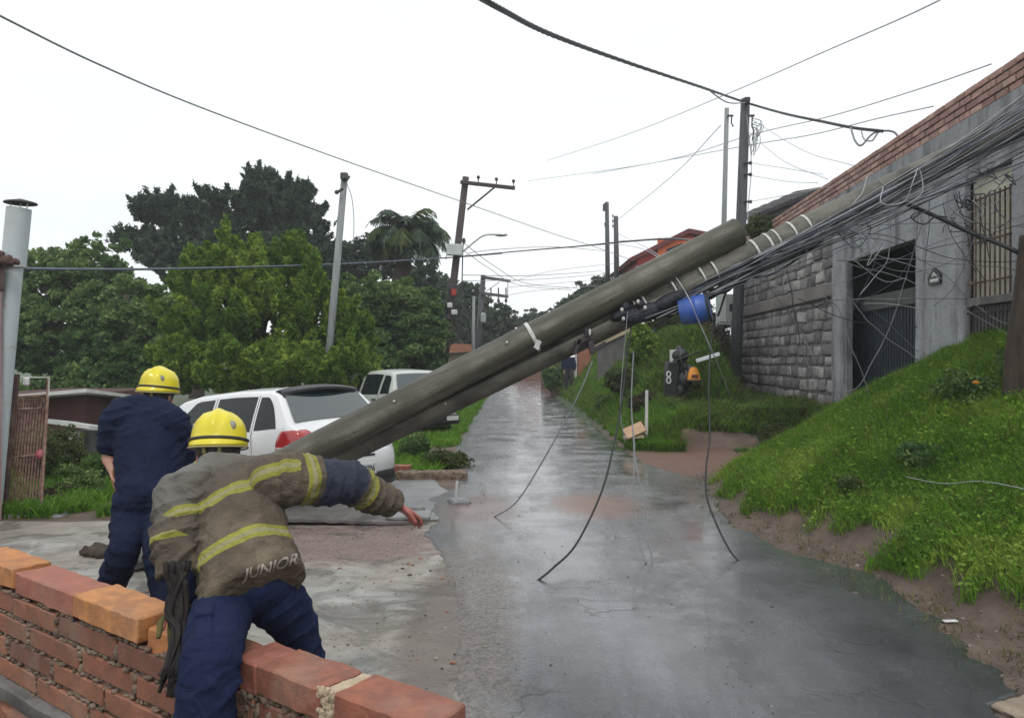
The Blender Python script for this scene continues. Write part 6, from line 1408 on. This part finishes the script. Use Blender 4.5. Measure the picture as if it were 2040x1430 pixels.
mb = MB(); mb.box(P(6, 521, 7.45), (.30, .10, .06), bev=.02, rough=.01, sub=2); mb.box(P(16, 518, 7.42), (.10, .08, .10), bev=.02, rough=.02, sub=2); mb.box(P(-6, 540, 7.48), (.10, .1, .4), bev=.01); mb.build('bracket', M['rust'], hl_)
# gate
gt = empty('iron_gate', P(50, 1020, 7.9), label='rusty leaning iron gate with thin bars at the left edge', cat='gate')
yg = 7.9; 
for i in range(11):
    t = i / 10; a = P(14 + 62 * t, 1008, yg + .15 * t); b = P(36 + 58 * t, 790 + 2 * t, yg + .15 * t); mb = MB(); mb.tube([a, b], .0095, 5); mb.build('bar', M['rust_pale'], gt)
for (x0, y0, x1, y1, r_) in ((0, 1012, 26, 760, .016), (82, 1010, 97, 752, .018), (20, 792, 96, 786, .016), (34, 815, 92, 812, .012), (6, 912, 86, 905, .012), (2, 1010, 82, 1006, .016)):
    mb = MB(); mb.tube([P(x0, y0, yg - .01), P(x1, y1, yg + .1)], r_ * .8, 6); mb.build('frame_bar', M['rust_pale'], gt)
for px in (48, 64, 80):
    mb = MB(); mb.tube([P(px + 7 * math.cos(a) * (a / 6), 803 + 8 * math.sin(a) * (a / 6), yg + .05) for a in np.linspace(.8, 8, 22)], .006, 5); mb.build('scroll', M['rust'], gt)
pg = empty('fence_post', P(20, 1015, 7.8), label='thick rusty brown post leaning beside the iron gate', cat='post')
mb = MB(); mb.tube([P(5, 1015, 7.8), P(30, 745, 7.8)], .045, 6); mb.build('shaft', M['rust'], pg); mb = MB(); mb.box(P(52, 760, 7.85), (.06, .05, .09), bev=.015); mb.tube([P(33, 752, 7.85), P(98, 752, 7.9)], .006, 4); mb.tube([P(98, 752, 7.9), P(97, 790, 7.9)], .006, 4); mb.build('lamp', M['white_trim'], pg)
mb = MB(); mb.box(P(40, 1030, 7.75) + V((0, 0, .0)), (1.0, .35, .12), bev=.02, rough=.02, sub=4); o = mb.build('kerb', M['sidewalk'], None, autos=40, origin=tuple(P(40, 1030, 7.75))); tag(o, 'worn concrete threshold under the iron gate', 'kerb')
# shed
sh = empty('shed', (-6.7, 12, -.4), label='dark brown shed with two pale roof edges among the bushes', cat='shed')
ys = 12.0
def sq(px0, py0, px1, py1, Y0, th, name, m): a = P(px0, py0, Y0); b = P(px1, py1, Y0); mb = MB(); mb.box(((a.x + b.x) / 2, Y0 + th / 2, (a.z + b.z) / 2), (abs(b.x - a.x), th, abs(a.z - b.z)), bev=.005); return mb.build(name, M[m], sh)
sq(-60, 785, 170, 985, ys, 2.5, 'wall', 'shed_wall'); sq(148, 858, 192, 985, ys - .15, .3, 'side_wall', 'plaster'); sq(136, 860, 160, 985, ys - .25, .12, 'pillar', 'white_trim')
mb = MB(); mb.prism([P(20, 787, 11.7), P(172, 774, 11.7), P(172, 781, 11.7), P(20, 795, 11.7)], V((0, 0, 0)), V((0, 3, -.35))); mb.build('roof', M['white_trim'], sh)
mb = MB(); mb.prism([P(94, 834, 11.2), P(178, 847, 11.2), P(178, 855, 11.2), P(94, 843, 11.2)], V((0, 0, 0)), V((0, .7, -.1))); mb.build('porch_roof', M['white_trim'], sh)
mb = MB(); mb.ell(P(80, 905, 7.95), (.05, .04, .05), seg=10, rings=8); mb.build('flower', mat('pink_petals', (.45, .12, .16), (.35, .08, .1), 12, .6), gt)
# small things at the roadside left
mb = MB(); mb.tube([P(908, 997, 8.55), P(911, 957, 8.6)], .016, 8); o = mb.build('short_pipe', M['white_trim'], None, origin=tuple(P(908, 997, 8.55))); tag(o, 'short white pipe standing at the road edge', 'pipe')
mb = MB(); mb.box(V((P(914, 1004, 8.3).x, 8.35, .02)), (.22, .22, .06), Matrix.Rotation(.3, 3, 'Z'), bev=.02, rough=.01, sub=3); o = mb.build('concrete_lid', M['sidewalk'], None, origin=(P(914, 1004, 8.3).x, 8.35, 0)); tag(o, 'small concrete lid at the foot of the white pipe', 'lid')
a = P(800, 975, 9.4); b = P(905, 962, 9.9); mb = MB(); mb.box(V(((a.x + b.x) / 2, 10.05, .04)), (.95, .16, .14), Matrix.Rotation(.1, 3, 'Z'), bev=.02, rough=.015, sub=4); o = mb.build('kerb', M['mortar'], None, origin=((a.x + b.x) / 2, 10.05, 0), autos=40); tag(o, 'low muddy kerb in front of the grass patch by the road', 'kerb')
mb = MB(); mb.box(V((-1.65, 10.25, .09)), (.55, .12, .14), Matrix.Rotation(-.05, 3, 'Z'), bev=.01, rough=.008, sub=3); o = mb.build('brick_block', M['brick_red'], None, origin=(-1.65, 10.25, 0)); addrnd(o, [.3] * len(o.data.polygons)); tag(o, 'red brick block lying behind the low kerb', 'brick')
# lifted pavement slab under the arm with leaves
sl = empty('broken_slab', (-1.9, 7.35, .02), label='lifted broken pavement slab with dark underside beside the red gravel', cat='slab')
mb = MB(); mb.box(V((-1.75, 7.42, .075)), (1.75, .42, .045), Matrix.Rotation(R(8), 3, 'X') @ Matrix.Rotation(R(2), 3, 'Y'), bev=.008, rough=.012, sub=5); mb.build('slab', M['concrete_dark'], sl, autos=40)
mb = MB(); mb.box(V((-1.0, 7.30, .085)), (.42, .16, .035), Matrix.Rotation(R(10), 3, 'X'), bev=.006, rough=.008, sub=4); mb.build('pale_fragment', M['sidewalk'], sl, autos=40)
# right side things
mb = MB(); g_ = P(1287, 868, 13.6); mb.box(P(1288, 826, 13.6), (.05, .05, .88), Matrix.Rotation(.01, 3, 'Y'), bev=.004); o = mb.build('white_stake', M['white_trim'], None, origin=tuple(g_)); tag(o, 'thin white stake standing upright on the verge', 'stake')
bx = empty('wooden_board', P(1268, 868, 13.3), label='raw wooden board lying tilted beside the white stake', cat='board')
mb = MB(); mb.box(P(1264, 857, 13.35), (.36, .30, .035), Matrix.Rotation(R(-24), 3, 'Y') @ Matrix.Rotation(R(30), 3, 'X'), bev=.004); mb.build('board', M['plank'], bx); mb = MB(); mb.box(P(1262, 870, 13.3), (.36, .12, .05), Matrix.Rotation(R(-3), 3, 'Y'), bev=.004); mb.build('pale_edge', M['pale_mortar'], bx)
bn = empty('black_bin', P(1338, 808, 16), label='tall narrow black bin with a white emblem and white panel on top', cat='bin')
mb = MB(); mb.box(P(1336, 765, 16), (.27, .25, .95), Matrix.Rotation(R(4), 3, 'Y'), bev=.03); mb.build('body', M['black_plastic'], bn, autos=40)
mb = MB(); mb.box(P(1341, 710, 15.95), (.14, .04, .28), bev=.006); mb.build('white_panel', M['white_trim'], bn)
mb = MB(); c = P(1332, 752, 15.85)
for dz, r_ in ((.07, .055), (-.06, .06)): mb.tube([c + V((math.cos(a) * r_ * .7, -.005, dz + math.sin(a) * r_)) for a in np.linspace(0, 6.283, 18)], .016, 6)
mb.build('emblem', M['white_trim'], bn)
hm = empty('work_lamp', P(1383, 760, 15.7), label='orange hard hat shaped lamp housing with dark red opening beside the black bin', cat='lamp')
mb = MB(); c = P(1382, 744, 15.7); vs = []; 
for z, r_, in ((-.14, .135), (-.12, .14), (0, .12), (.09, .085), (.13, .05)):
    for k_ in range(14): a = 2 * math.pi * k_ / 14; vs.append(c + V((math.cos(a) * r_, math.sin(a) * r_ * .8, z)))
mb.add(vs, [(i * 14 + k_, i * 14 + (k_ + 1) % 14, (i + 1) * 14 + (k_ + 1) % 14, (i + 1) * 14 + k_) for i in range(4) for k_ in range(14)] + [tuple(range(14))[::-1], tuple(range(56, 70))]); mb.build('housing', M['orange_plastic'], hm, autos=40)
mb = MB(); mb.box(c + V((0, -.115, -.05)), (.14, .03, .07), bev=.01); mb.build('opening', M['roof_red'], hm); mb = MB(); mb.box(c + V((0, -.02, -.15)), (.28, .24, .05), bev=.02); mb.build('base', M['black_plastic'], hm)
mb = MB(); mb.box(P(1410, 712, 15.5), (.50, .06, .075), Matrix.Rotation(R(-17), 3, 'Y'), bev=.006); o = mb.build('white_bar', M['white_paint'], None, origin=tuple(P(1410, 712, 15.5))); tag(o, 'short white bar slanting above the orange housing', 'bar')
mb = MB(); rs = random.Random(14)
for i in range(16): x, y = rs.uniform(1345, 1372), rs.uniform(700, 800); mb.ell(P(x, y, 16 + rs.uniform(-.1, .3)), (rs.uniform(.08, .2), .15, rs.uniform(.1, .22)), seg=10, rings=7)
for a_, b_ in (((1375, 775), (1345, 808)), ((1395, 700), (1340, 720)), ((1350, 690), (1368, 760))): mb.tube([P(*a_, 15.8), P(*b_, 15.8)], .02, 5)
o = mb.build('black_sack', M['black_plastic'], None, smooth=True, origin=tuple(P(1358, 806, 16))); tag(o, 'crumpled black sacks heaped between the bin and the orange housing', 'sack')
# stepped grey wall with pale cap on the hill
wl = empty('garden_wall', P(1215, 740, 24), label='grey sloping garden wall with a pale cap above the grass slope', cat='wall')
a, b = P(1190, 688, 24), P(1258, 652, 23); 
mb = MB(); mb.prism([a, b, b - V((0, 0, 1.9)), a - V((0, 0, 1.6))], V((0, 0, 0)), V((.05, .25, 0))); mb.build('wall', M['concrete_dark'], wl)
mb = MB(); mb.prism([a + V((-.1, -.1, .10)), b + V((.05, -.1, .08)), b + V((.05, -.1, -.08)), a + V((-.05, -.1, -.08))], V((0, 0, 0)), V((.05, .42, 0))); mb.build('cap', M['pale_mortar'], wl)
bp_ = empty('brick_pillar', (P(1163, 740, 31).x, 31, .8), label='orange brick pillar with white post on the verge near the bystander', cat='pillar')
mb = MB(); c = P(1163, 722, 31.2); mb.box(c, (.55, .4, 1.3), bev=.02); mb.build('pillar', M['roof_tile'], bp_); mb = MB(); mb.box(P(1147, 727, 31), (.09, .09, 1.0)); mb.build('white_post', M['white_trim'], bp_)
# cut earth wall at the far right of the road
mb = MB(); mb.prism([V((1.75, 34, -.1)), V((1.75, 34, 1.0)), V((1.75, 46, 1.3)), V((1.75, 46, -.1))], V((0, 0, 0)), V((1.5, 0, 0))); o = mb.build('retaining_wall', M['earth_wall'], None, origin=(1.75, 40, 0)); tag(o, 'red earth retaining wall at the far right of the road', 'wall')
mb = MB(); mb.box(P(1040, 752, 56) , (4.6, .3, 1.9)); o = mb.build('end_wall', M['earth_wall'], None, origin=tuple(P(1040, 765, 56))); tag(o, 'brown wall closing the far end of the road', 'wall')
# distant houses
def house(x0, x1, yt, yb, Y, wallm, roofm, label, roofpts, th=5, wins=()):
    r_ = empty('house', P((x0 + x1) / 2, yb, Y), label=label, cat='house'); a, b = P(x0, yt, Y), P(x1, yb, Y); mb = MB(); mb.box(((a.x + b.x) / 2, Y + th / 2, (a.z + b.z) / 2), (b.x - a.x, th, a.z - b.z)); mb.build('wall', M[wallm], r_)
    mb = MB(); mb.prism([P(x, y, Y - .5) for x, y in roofpts], V((0, 0, 0)), V((0, th + 1, 0))); mb.build('roof', M[roofm], r_)
    for (wx, wy, ww, wh_) in wins: mb = MB(); mb.box(P(wx, wy, Y - .05), (ww, .1, wh_), bev=.02); mb.build('window', M['interior'], r_)
    return r_
oh = empty('house', P(1330, 560, 34), label='red and orange house with dark red gable roof above the fallen poles', cat='house')
mb = MB(); mb.prism([P(1268, 512, 34), P(1372, 462, 34), P(1400, 480, 34), P(1400, 575, 34), P(1268, 575, 34)], V((0, 0, 0)), V((0, 5, 0))); mb.build('wall', M['red_wall'], oh)
mb = MB(); mb.box(P(1352, 512, 33.9), (1.9, .1, 1.7)); mb.build('orange_panel', M['orange_wall'], oh)
mb = MB(); mb.prism([P(1254, 514, 33.7), P(1372, 455, 33.7), P(1410, 462, 33.7), P(1410, 470, 33.7), P(1373, 464, 33.7), P(1258, 521, 33.7)], V((0, 0, 0)), V((0, 7, 0))); mb.build('roof', M['roof_red'], oh)
mb = MB(); mb.box(P(1345, 495, 33.8), (.75, .08, .22), Matrix.Rotation(R(-22), 3, 'Y')); mb.build('window', M['interior'], oh)
mb = MB(); mb.box(P(1300, 532, 33.7), (1.5, .3, .1)); mb.box(P(1285, 545, 33.8), (.9, .1, .5)); mb.build('ledge', M['plaster_light'], oh)
house(890, 945, 700, 760, 44, 'tan_wall', 'roof_tile', 'tan house with clay tile roof beyond the wooden pole', [(880, 697), (905, 684), (940, 686), (950, 700), (880, 704)], 4)
house(1030, 1075, 640, 680, 70, 'red_wall', 'roof_red', 'tiny red roofed house on the skyline behind the fallen pole', [(1022, 640), (1050, 628), (1082, 632), (1085, 642)], 5)
# debris
mb = MB(); mb.tube(catm([P(1318, 1188, 5.07), P(1335, 1186, 5.08), P(1360, 1186, 5.09)], 4), .006, 5); o = mb.build('stick', M['bark'], None, origin=tuple(P(1318, 1188, 5.07))); tag(o, 'short dark stick lying in the middle of the road', 'stick')
for i, (x, y, lab) in enumerate(((1893, 1241, 'white scrap of paper on the dirt beside the grass bank'), (1745, 1131, 'small pale scrap at the asphalt edge below the grass'))):
    Yp = 1.6 * F / (y - CY); mb = MB(); mb.box(P(x, y - 1, Yp) + V((0, 0, .012)), (.085 if i == 0 else .04, .03, .006), Matrix.Rotation(.1, 3, 'Z'), bev=.001); o = mb.build('paper_scrap', M['white_paint'], None, origin=tuple(P(x, y, Yp))); tag(o, lab, 'scrap')
mb = MB(); mb.box(V((2.40, 3.38, .012)), (.34, .30, .035), Matrix.Rotation(.4, 3, 'Z'), bev=.012, rough=.012, sub=4); o = mb.build('earth_patch', mat('tan_ground', (.30, .24, .18), (.22, .17, .13), 8, .8, bump=.5), None, origin=tuple(P(1993, 1395, 3.5)), autos=50); tag(o, 'flat patch of tan ground at the lower right edge of the road', 'stone')  # low slab that forms a patch of tan ground
mb = MB(); mb.box(V((P(268, 1135, 5.6).x, 5.75, .06)), (.24, .2, .14), Matrix.Rotation(.5, 3, 'Z'), bev=.05, rough=.03, sub=3); o = mb.build('dark_stone', M['concrete_dark'], None, origin=(P(268, 1135, 5.6).x, 5.75, 0), autos=50); tag(o, "dark stone on the yard between the standing firefighter's legs", 'stone')
mb = MB(); mb.box(V((P(195, 1105, 6.1).x, 6.15, .03)), (.30, .2, .08), Matrix.Rotation(-.4, 3, 'Z'), bev=.03, rough=.03, sub=3); o = mb.build('dark_stone', M['bark'], None, origin=(P(195, 1105, 6.1).x, 6.15, 0), autos=50); tag(o, 'brown lump of earth on the yard left of the standing firefighter', 'stone')

# ------------------------------------------------------------------ trees and bushes
tree('broadleaf_tree', (-13.5, 22, -.4), 7, [pb(60, 560, 22, 80, 75), pb(170, 555, 22, 75, 75), pb(235, 600, 21.5, 80, 80), pb(20, 660, 21, 90, 80), pb(120, 680, 21, 95, 80), pb(215, 690, 21, 80, 75), pb(-60, 620, 22, 90, 120)], 42000, .14, 'leaf_mid', 'dense mid green broadleaf tree at the far left behind the flue', seed=2, holes=.18)
tree('broadleaf_tree', (-10.5, 20.5, -.4), 5, [pb(300, 640, 20, 85, 75), pb(290, 730, 19.5, 90, 70), pb(200, 780, 19, 80, 60), pb(380, 690, 19.5, 60, 70), pb(260, 810, 18.5, 80, 50), pb(120, 790, 18.5, 70, 50)], 36000, .13, 'leaf_mid', 'lower dark green tree between the shed and the bright tree', seed=12, holes=.18)
tree('dark_conifer', (-13.0, 31, -.3), 10, [pb(325, 420, 31, 55, 22, 1.2), pb(400, 445, 31, 70, 35), pb(460, 430, 31, 80, 45), pb(555, 410, 31, 75, 45), pb(590, 460, 31, 60, 55), pb(480, 490, 31, 100, 50), pb(520, 360, 31, 26, 26), pb(535, 395, 31, 55, 28), pb(590, 385, 31, 34, 22), pb(340, 500, 31, 70, 35), pb(270, 480, 31, 45, 20), pb(600, 520, 31, 80, 45), pb(430, 540, 31, 120, 40), pb(300, 430, 31, 30, 12, 1.)], 46000, .15, 'leaf_dark', 'tall dark spreading tree with a ragged top behind the green trees', seed=3, holes=.30, tr=.35, fr=1.3, spray=True)
tree('dark_tree', (-8.3, 33, -.3), 8, [pb(670, 515, 33, 60, 30), pb(730, 500, 33, 50, 26), pb(770, 520, 33, 45, 30), pb(640, 555, 33, 70, 25), pb(690, 545, 33, 60, 18), pb(830, 560, 33, 50, 40)], 16000, .15, 'leaf_dark', 'dark evergreen mass behind the slender grey pole', seed=5, holes=.25, tr=.25)
def bright(base, seed):
    bl_ = [pb(440, 560, 18, 60, 55), pb(540, 560, 18, 70, 60), pb(448, 478, 18, 9, 34), pb(462, 510, 18, 20, 30), pb(596, 500, 18, 10, 34), pb(575, 500, 18, 9, 34), pb(585, 530, 18, 28, 26), pb(512, 500, 18, 9, 34), pb(495, 520, 18, 14, 26), pb(378, 520, 18, 9, 26), pb(375, 560, 18, 35, 35), pb(610, 530, 18, 24, 30), pb(420, 650, 17.5, 80, 70), pb(540, 660, 17.5, 90, 75), pb(640, 650, 17.5, 60, 75), pb(690, 680, 17.5, 50, 60), pb(460, 735, 16.5, 90, 45), pb(590, 740, 16.5, 90, 45), pb(700, 740, 16.5, 60, 45), pb(360, 725, 16.5, 50, 50), pb(620, 590, 17.5, 35, 45)]
    return tree('bright_tree', base, 4, bl_, 92000, .085, 'leaf_bright', 'bright yellow green feathery tree behind the white hatchback', seed=seed, holes=.2, tr=.14, spray=True)
bright((-6.2, 18, -.4), 8)
tree('broadleaf_tree', (-4.4, 23, -.3), 5, [pb(760, 600, 23, 70, 50), pb(720, 640, 23, 60, 50), pb(820, 650, 23, 60, 60), pb(780, 700, 22.5, 80, 50), pb(850, 700, 23, 40, 50), pb(700, 590, 24, 40, 40), pb(840, 600, 24, 35, 35), pb(720, 730, 22, 70, 30)], 40000, .12, 'leaf_mid', 'rounded green tree between the slender pole and the wooden pole', seed=15, holes=.15)
tree('far_tree', (-3.3, 46, 0), 6, [pb(930, 620, 46, 50, 55), pb(880, 590, 46, 50, 45), pb(960, 650, 46, 50, 45), pb(995, 640, 46, 32, 35), pb(900, 670, 46, 60, 40), pb(990, 690, 46, 50, 30)], 16000, .24, 'leaf_far', 'hazy grey green trees beyond the wooden pole', seed=6, holes=.15, tr=.2)
tree('far_tree', (3.6, 58, 0), 5, [pb(1075, 640, 58, 42, 20), pb(1120, 640, 58, 40, 30), pb(1160, 620, 58, 35, 25)], 6000, .26, 'leaf_far', 'small hazy tree on the skyline above the far end of the road', seed=16, holes=.15, tr=.2)
tree('far_tree', (6.5, 44, 0), 5, [pb(1185, 590, 44, 45, 35), pb(1225, 575, 44, 40, 30), pb(1260, 590, 44, 45, 45), pb(1150, 620, 44, 35, 35), pb(1210, 630, 44, 70, 50)], 12000, .2, 'leaf_far', 'grey green hillside tree at the foot of the two slim poles', seed=26, holes=.15, tr=.2)
for i, (x, y, Y_, a_, b_, lm, lb) in enumerate(((1285, 690, 19, 32, 48, 'leaf_bright', 'yellow green leafy bush hanging on the slope below the drum'), (1375, 690, 21, 75, 60, 'dead', 'dark brown dry bush between the slope and the meter box'), (1420, 770, 20.5, 60, 55, 'dead', 'dark dry undergrowth at the foot of the corner pole'), (1345, 640, 22, 60, 35, 'leaf_olive', 'olive bush just under the blue drum'),
    (1440, 850, 14.6, 70, 26, 'leaf_mid', 'low green bush on the mound beside the dirt drive'), (1515, 862, 14.4, 50, 34, 'leaf_mid', 'green shrub at the corner where the bank meets the stone wall'), (1110, 745, 33, 26, 40, 'leaf_mid', 'green hedge clump left of the distant bystander'), (1520, 455, 19, 34, 32, 'leaf_olive', 'green climber above the fallen pole beside the dark pole'),
    (1345, 830, 15.2, 60, 22, 'dead', 'dry brown growth below the black bin'), (1400, 640, 23, 55, 70, 'dead', 'tall dark brown bush filling the gap beside the meter box'), (1400, 800, 16.5, 45, 40, 'dead', 'brown tangle of dry stems right of the orange housing'), (1430, 830, 15.6, 60, 24, 'dead', 'dead weeds on the mound in front of the corner pole'), (1240, 760, 18, 30, 30, 'leaf_olive', 'olive weeds on the slope left of the black bin'), (1290, 800, 16, 30, 22, 'dead', 'brownish weeds on the slope behind the white stake'), (1400, 868, 13.9, 44, 20, 'leaf_olive', 'olive weeds on the mound above the dirt drive'), (1210, 800, 19, 22, 18, 'leaf_mid', 'small green tuft half way down the slope by the road'), (1480, 905, 12.9, 34, 14, 'leaf_mid', 'low green weeds beside the red dirt of the drive'), (1560, 868, 13.0, 50, 26, 'leaf_olive', 'scruffy weeds where the near bank meets the gate post'), (1830, 900, 6.9, 40, 18, 'leaf_mid', 'dark leafy weed patch in the middle of the near bank'), (1700, 960, 7.2, 34, 14, 'leaf_olive', 'pale weed patch low on the near bank'), (1320, 885, 13.6, 60, 12, 'leaf_mid', 'low weeds at the near edge of the mound'), (130, 965, 9.6, 62, 62, 'leaf_mid', 'overgrown weeds between the gate and the shed'), (110, 905, 10.2, 60, 60, 'leaf_olive', 'tall scruffy weeds in front of the brown shed wall'), (165, 975, 8.8, 46, 50, 'leaf_mid', 'dark green weeds left of the standing firefighter'), (105, 1000, 8.4, 34, 34, 'dead', 'brown dead weeds behind the gate kerb'), (208, 950, 9.4, 30, 60, 'leaf_mid', 'weeds beside the pale shed pillar'), (60, 900, 9.5, 50, 60, 'leaf_olive', 'climbing plant behind the iron gate'), (180, 1000, 9.0, 40, 34, 'leaf_olive', 'weedy bush left of the standing firefighter'),
    (885, 918, 11.2, 50, 24, 'leaf_olive', 'tufted plant patch by the road behind the kerb'), (820, 895, 12, 26, 34, 'leaf_mid', 'dark green weeds beside the white hatchback'), (1960, 790, 7.6, 75, 55, 'leaf_mid', 'leafy plant with an orange flower on top of the bank'), (2020, 740, 7.6, 40, 60, 'leaf_mid', 'taller leafy stems against the brown trunk at the right edge'))):
    c = P(x, y, Y_); root = empty('bush', (c.x, c.y, c.z - b_ / F * Y_), label=lb, cat='bush')
    bl_ = [((c.x + random.uniform(-.5, .5) * a_ / F * Y_, c.y + random.uniform(-.2, .2), c.z + random.uniform(-.4, .3) * b_ / F * Y_), a_ / F * Y_ * .62, a_ / F * Y_ * .45, b_ / F * Y_ * .66) for _ in range(5)]
    n_ = int(9000 if b_ > 20 else 4000); sz = max(.022, 3.2 / F * Y_ * (1.5 if 'leafy' in lb or 'stems' in lb else .9)); crown('foliage', bl_, n_, sz, M[lm], root, 40 + i, .2, fr=2.5)
    mb = MB()
    for q in range(7): e = c + V((random.uniform(-.6, .6) * a_ / F * Y_, random.uniform(-.1, .1), random.uniform(0, .7) * b_ / F * Y_)); mb.tube([V(root.location) - V((0, 0, .1)), (V(root.location) + e) / 2 + V((.03, 0, .02)), e], [.012, .009, .004], 4)
    mb.build('stems', M['bark'], root)
    if 'orange' in lb: mb = MB(); mb.ell(P(1944, 762, 7.3), (.035, .03, .02), seg=8, rings=5); mb.build('flower', M['orange_plastic'], root)
tk = empty('tree_trunk', P(2032, 740, 7.2), label='rough brown trunk standing at the right frame edge before the barred window', cat='tree')
mb = MB(); mb.tube(catm([P(2014, 900, 7.2), P(2026, 700, 7.2), P(2042, 560, 7.2), P(2048, 470, 7.2)], 6), [.11 - .002 * i for i in range(19)], 10); mb.build('trunk', M['bark'], tk, smooth=True)
# palm
pm_ = empty('palm_tree', (P(795, 640, 27).x, 27, -.3), label='palm with drooping fronds and yellow seed cluster above the trees', cat='palm')
mb = MB(); c = P(812, 478, 27); mb.tube([V((c.x, 27, -.3)), P(797, 560, 27), c], [.30, .30, .26], 10); mb.build('trunk', M['bark'], pm_, smooth=True)
rs = random.Random(31); rng = np.random.default_rng(31)
for i in range(44):
    a = i * 2.39996; el = rs.uniform(.15, 1.4); L_ = rs.uniform(1.7, 2.3); d = V((math.cos(a), math.sin(a), 0)); pts = []; cur = c + V((0, 0, .1)); ang = el
    for j in range(9): pts.append(cur.copy()); cur = cur + (d * math.cos(ang) + V((0, 0, 1)) * math.sin(ang)) * (L_ / 8); ang -= .27 + .03 * j * .5
    pp = np.array([tuple(p) for p in pts]); vs = []; rr = []
    dn = np.array(d.cross(V((0, 0, 1))))
    for s_ in np.linspace(.5, 7.9, 60):
        k0 = min(int(s_), 7); p = pp[k0] + (pp[k0 + 1] - pp[k0]) * (s_ - k0); tg = pp[k0 + 1] - pp[k0]; tg /= np.linalg.norm(tg)
        for sg in (1, -1):
            ln = .62 * math.sin(min(1, s_ / 8 + .15) * math.pi) ** .6 + .06; e = p + dn * sg * ln * .75 + tg * ln * .3 + np.array([0, 0, -ln * rs.uniform(.35, .8)]); wv = tg * .028; vs += [p - wv, p + wv, e + wv * .3, e - wv * .3]; rr.append(rs.random())
    npmesh('frond', np.array(vs), np.arange(len(vs)).reshape(-1, 4), M['leaf_dark'] if i % 3 else M['leaf_olive'], pm_, {'rnd': np.array(rr)}); fo = col.objects[-1]
    fo.data.transform(Matrix.Translation(-V(pm_.location)))
crown('seed_cluster', [pb(795, 470, 26.6, 14, 22)], 900, .09, M['leaf_yellow'], pm_, 3, .1)

# ------------------------------------------------------------------ light drizzle haze
mb = MB(); mb.box((0, 60, 20), (240, 240, 46)); hz = mb.build('haze', M['plaster']); hz['kind'] = 'stuff'; hz['label'] = 'thin pale drizzle haze over the whole street'; hz['category'] = 'haze'
hm_ = bpy.data.materials.new('haze'); hm_.use_nodes = True; hm_.node_tree.nodes.clear(); ho = hm_.node_tree.nodes.new('ShaderNodeOutputMaterial'); hv = hm_.node_tree.nodes.new('ShaderNodeVolumePrincipled')
hv.inputs['Color'].default_value = (.93, .96, 1, 1); hv.inputs['Density'].default_value = .0018; hm_.node_tree.links.new(hv.outputs[0], ho.inputs['Volume']); hz.data.materials.clear(); hz.data.materials.append(hm_)
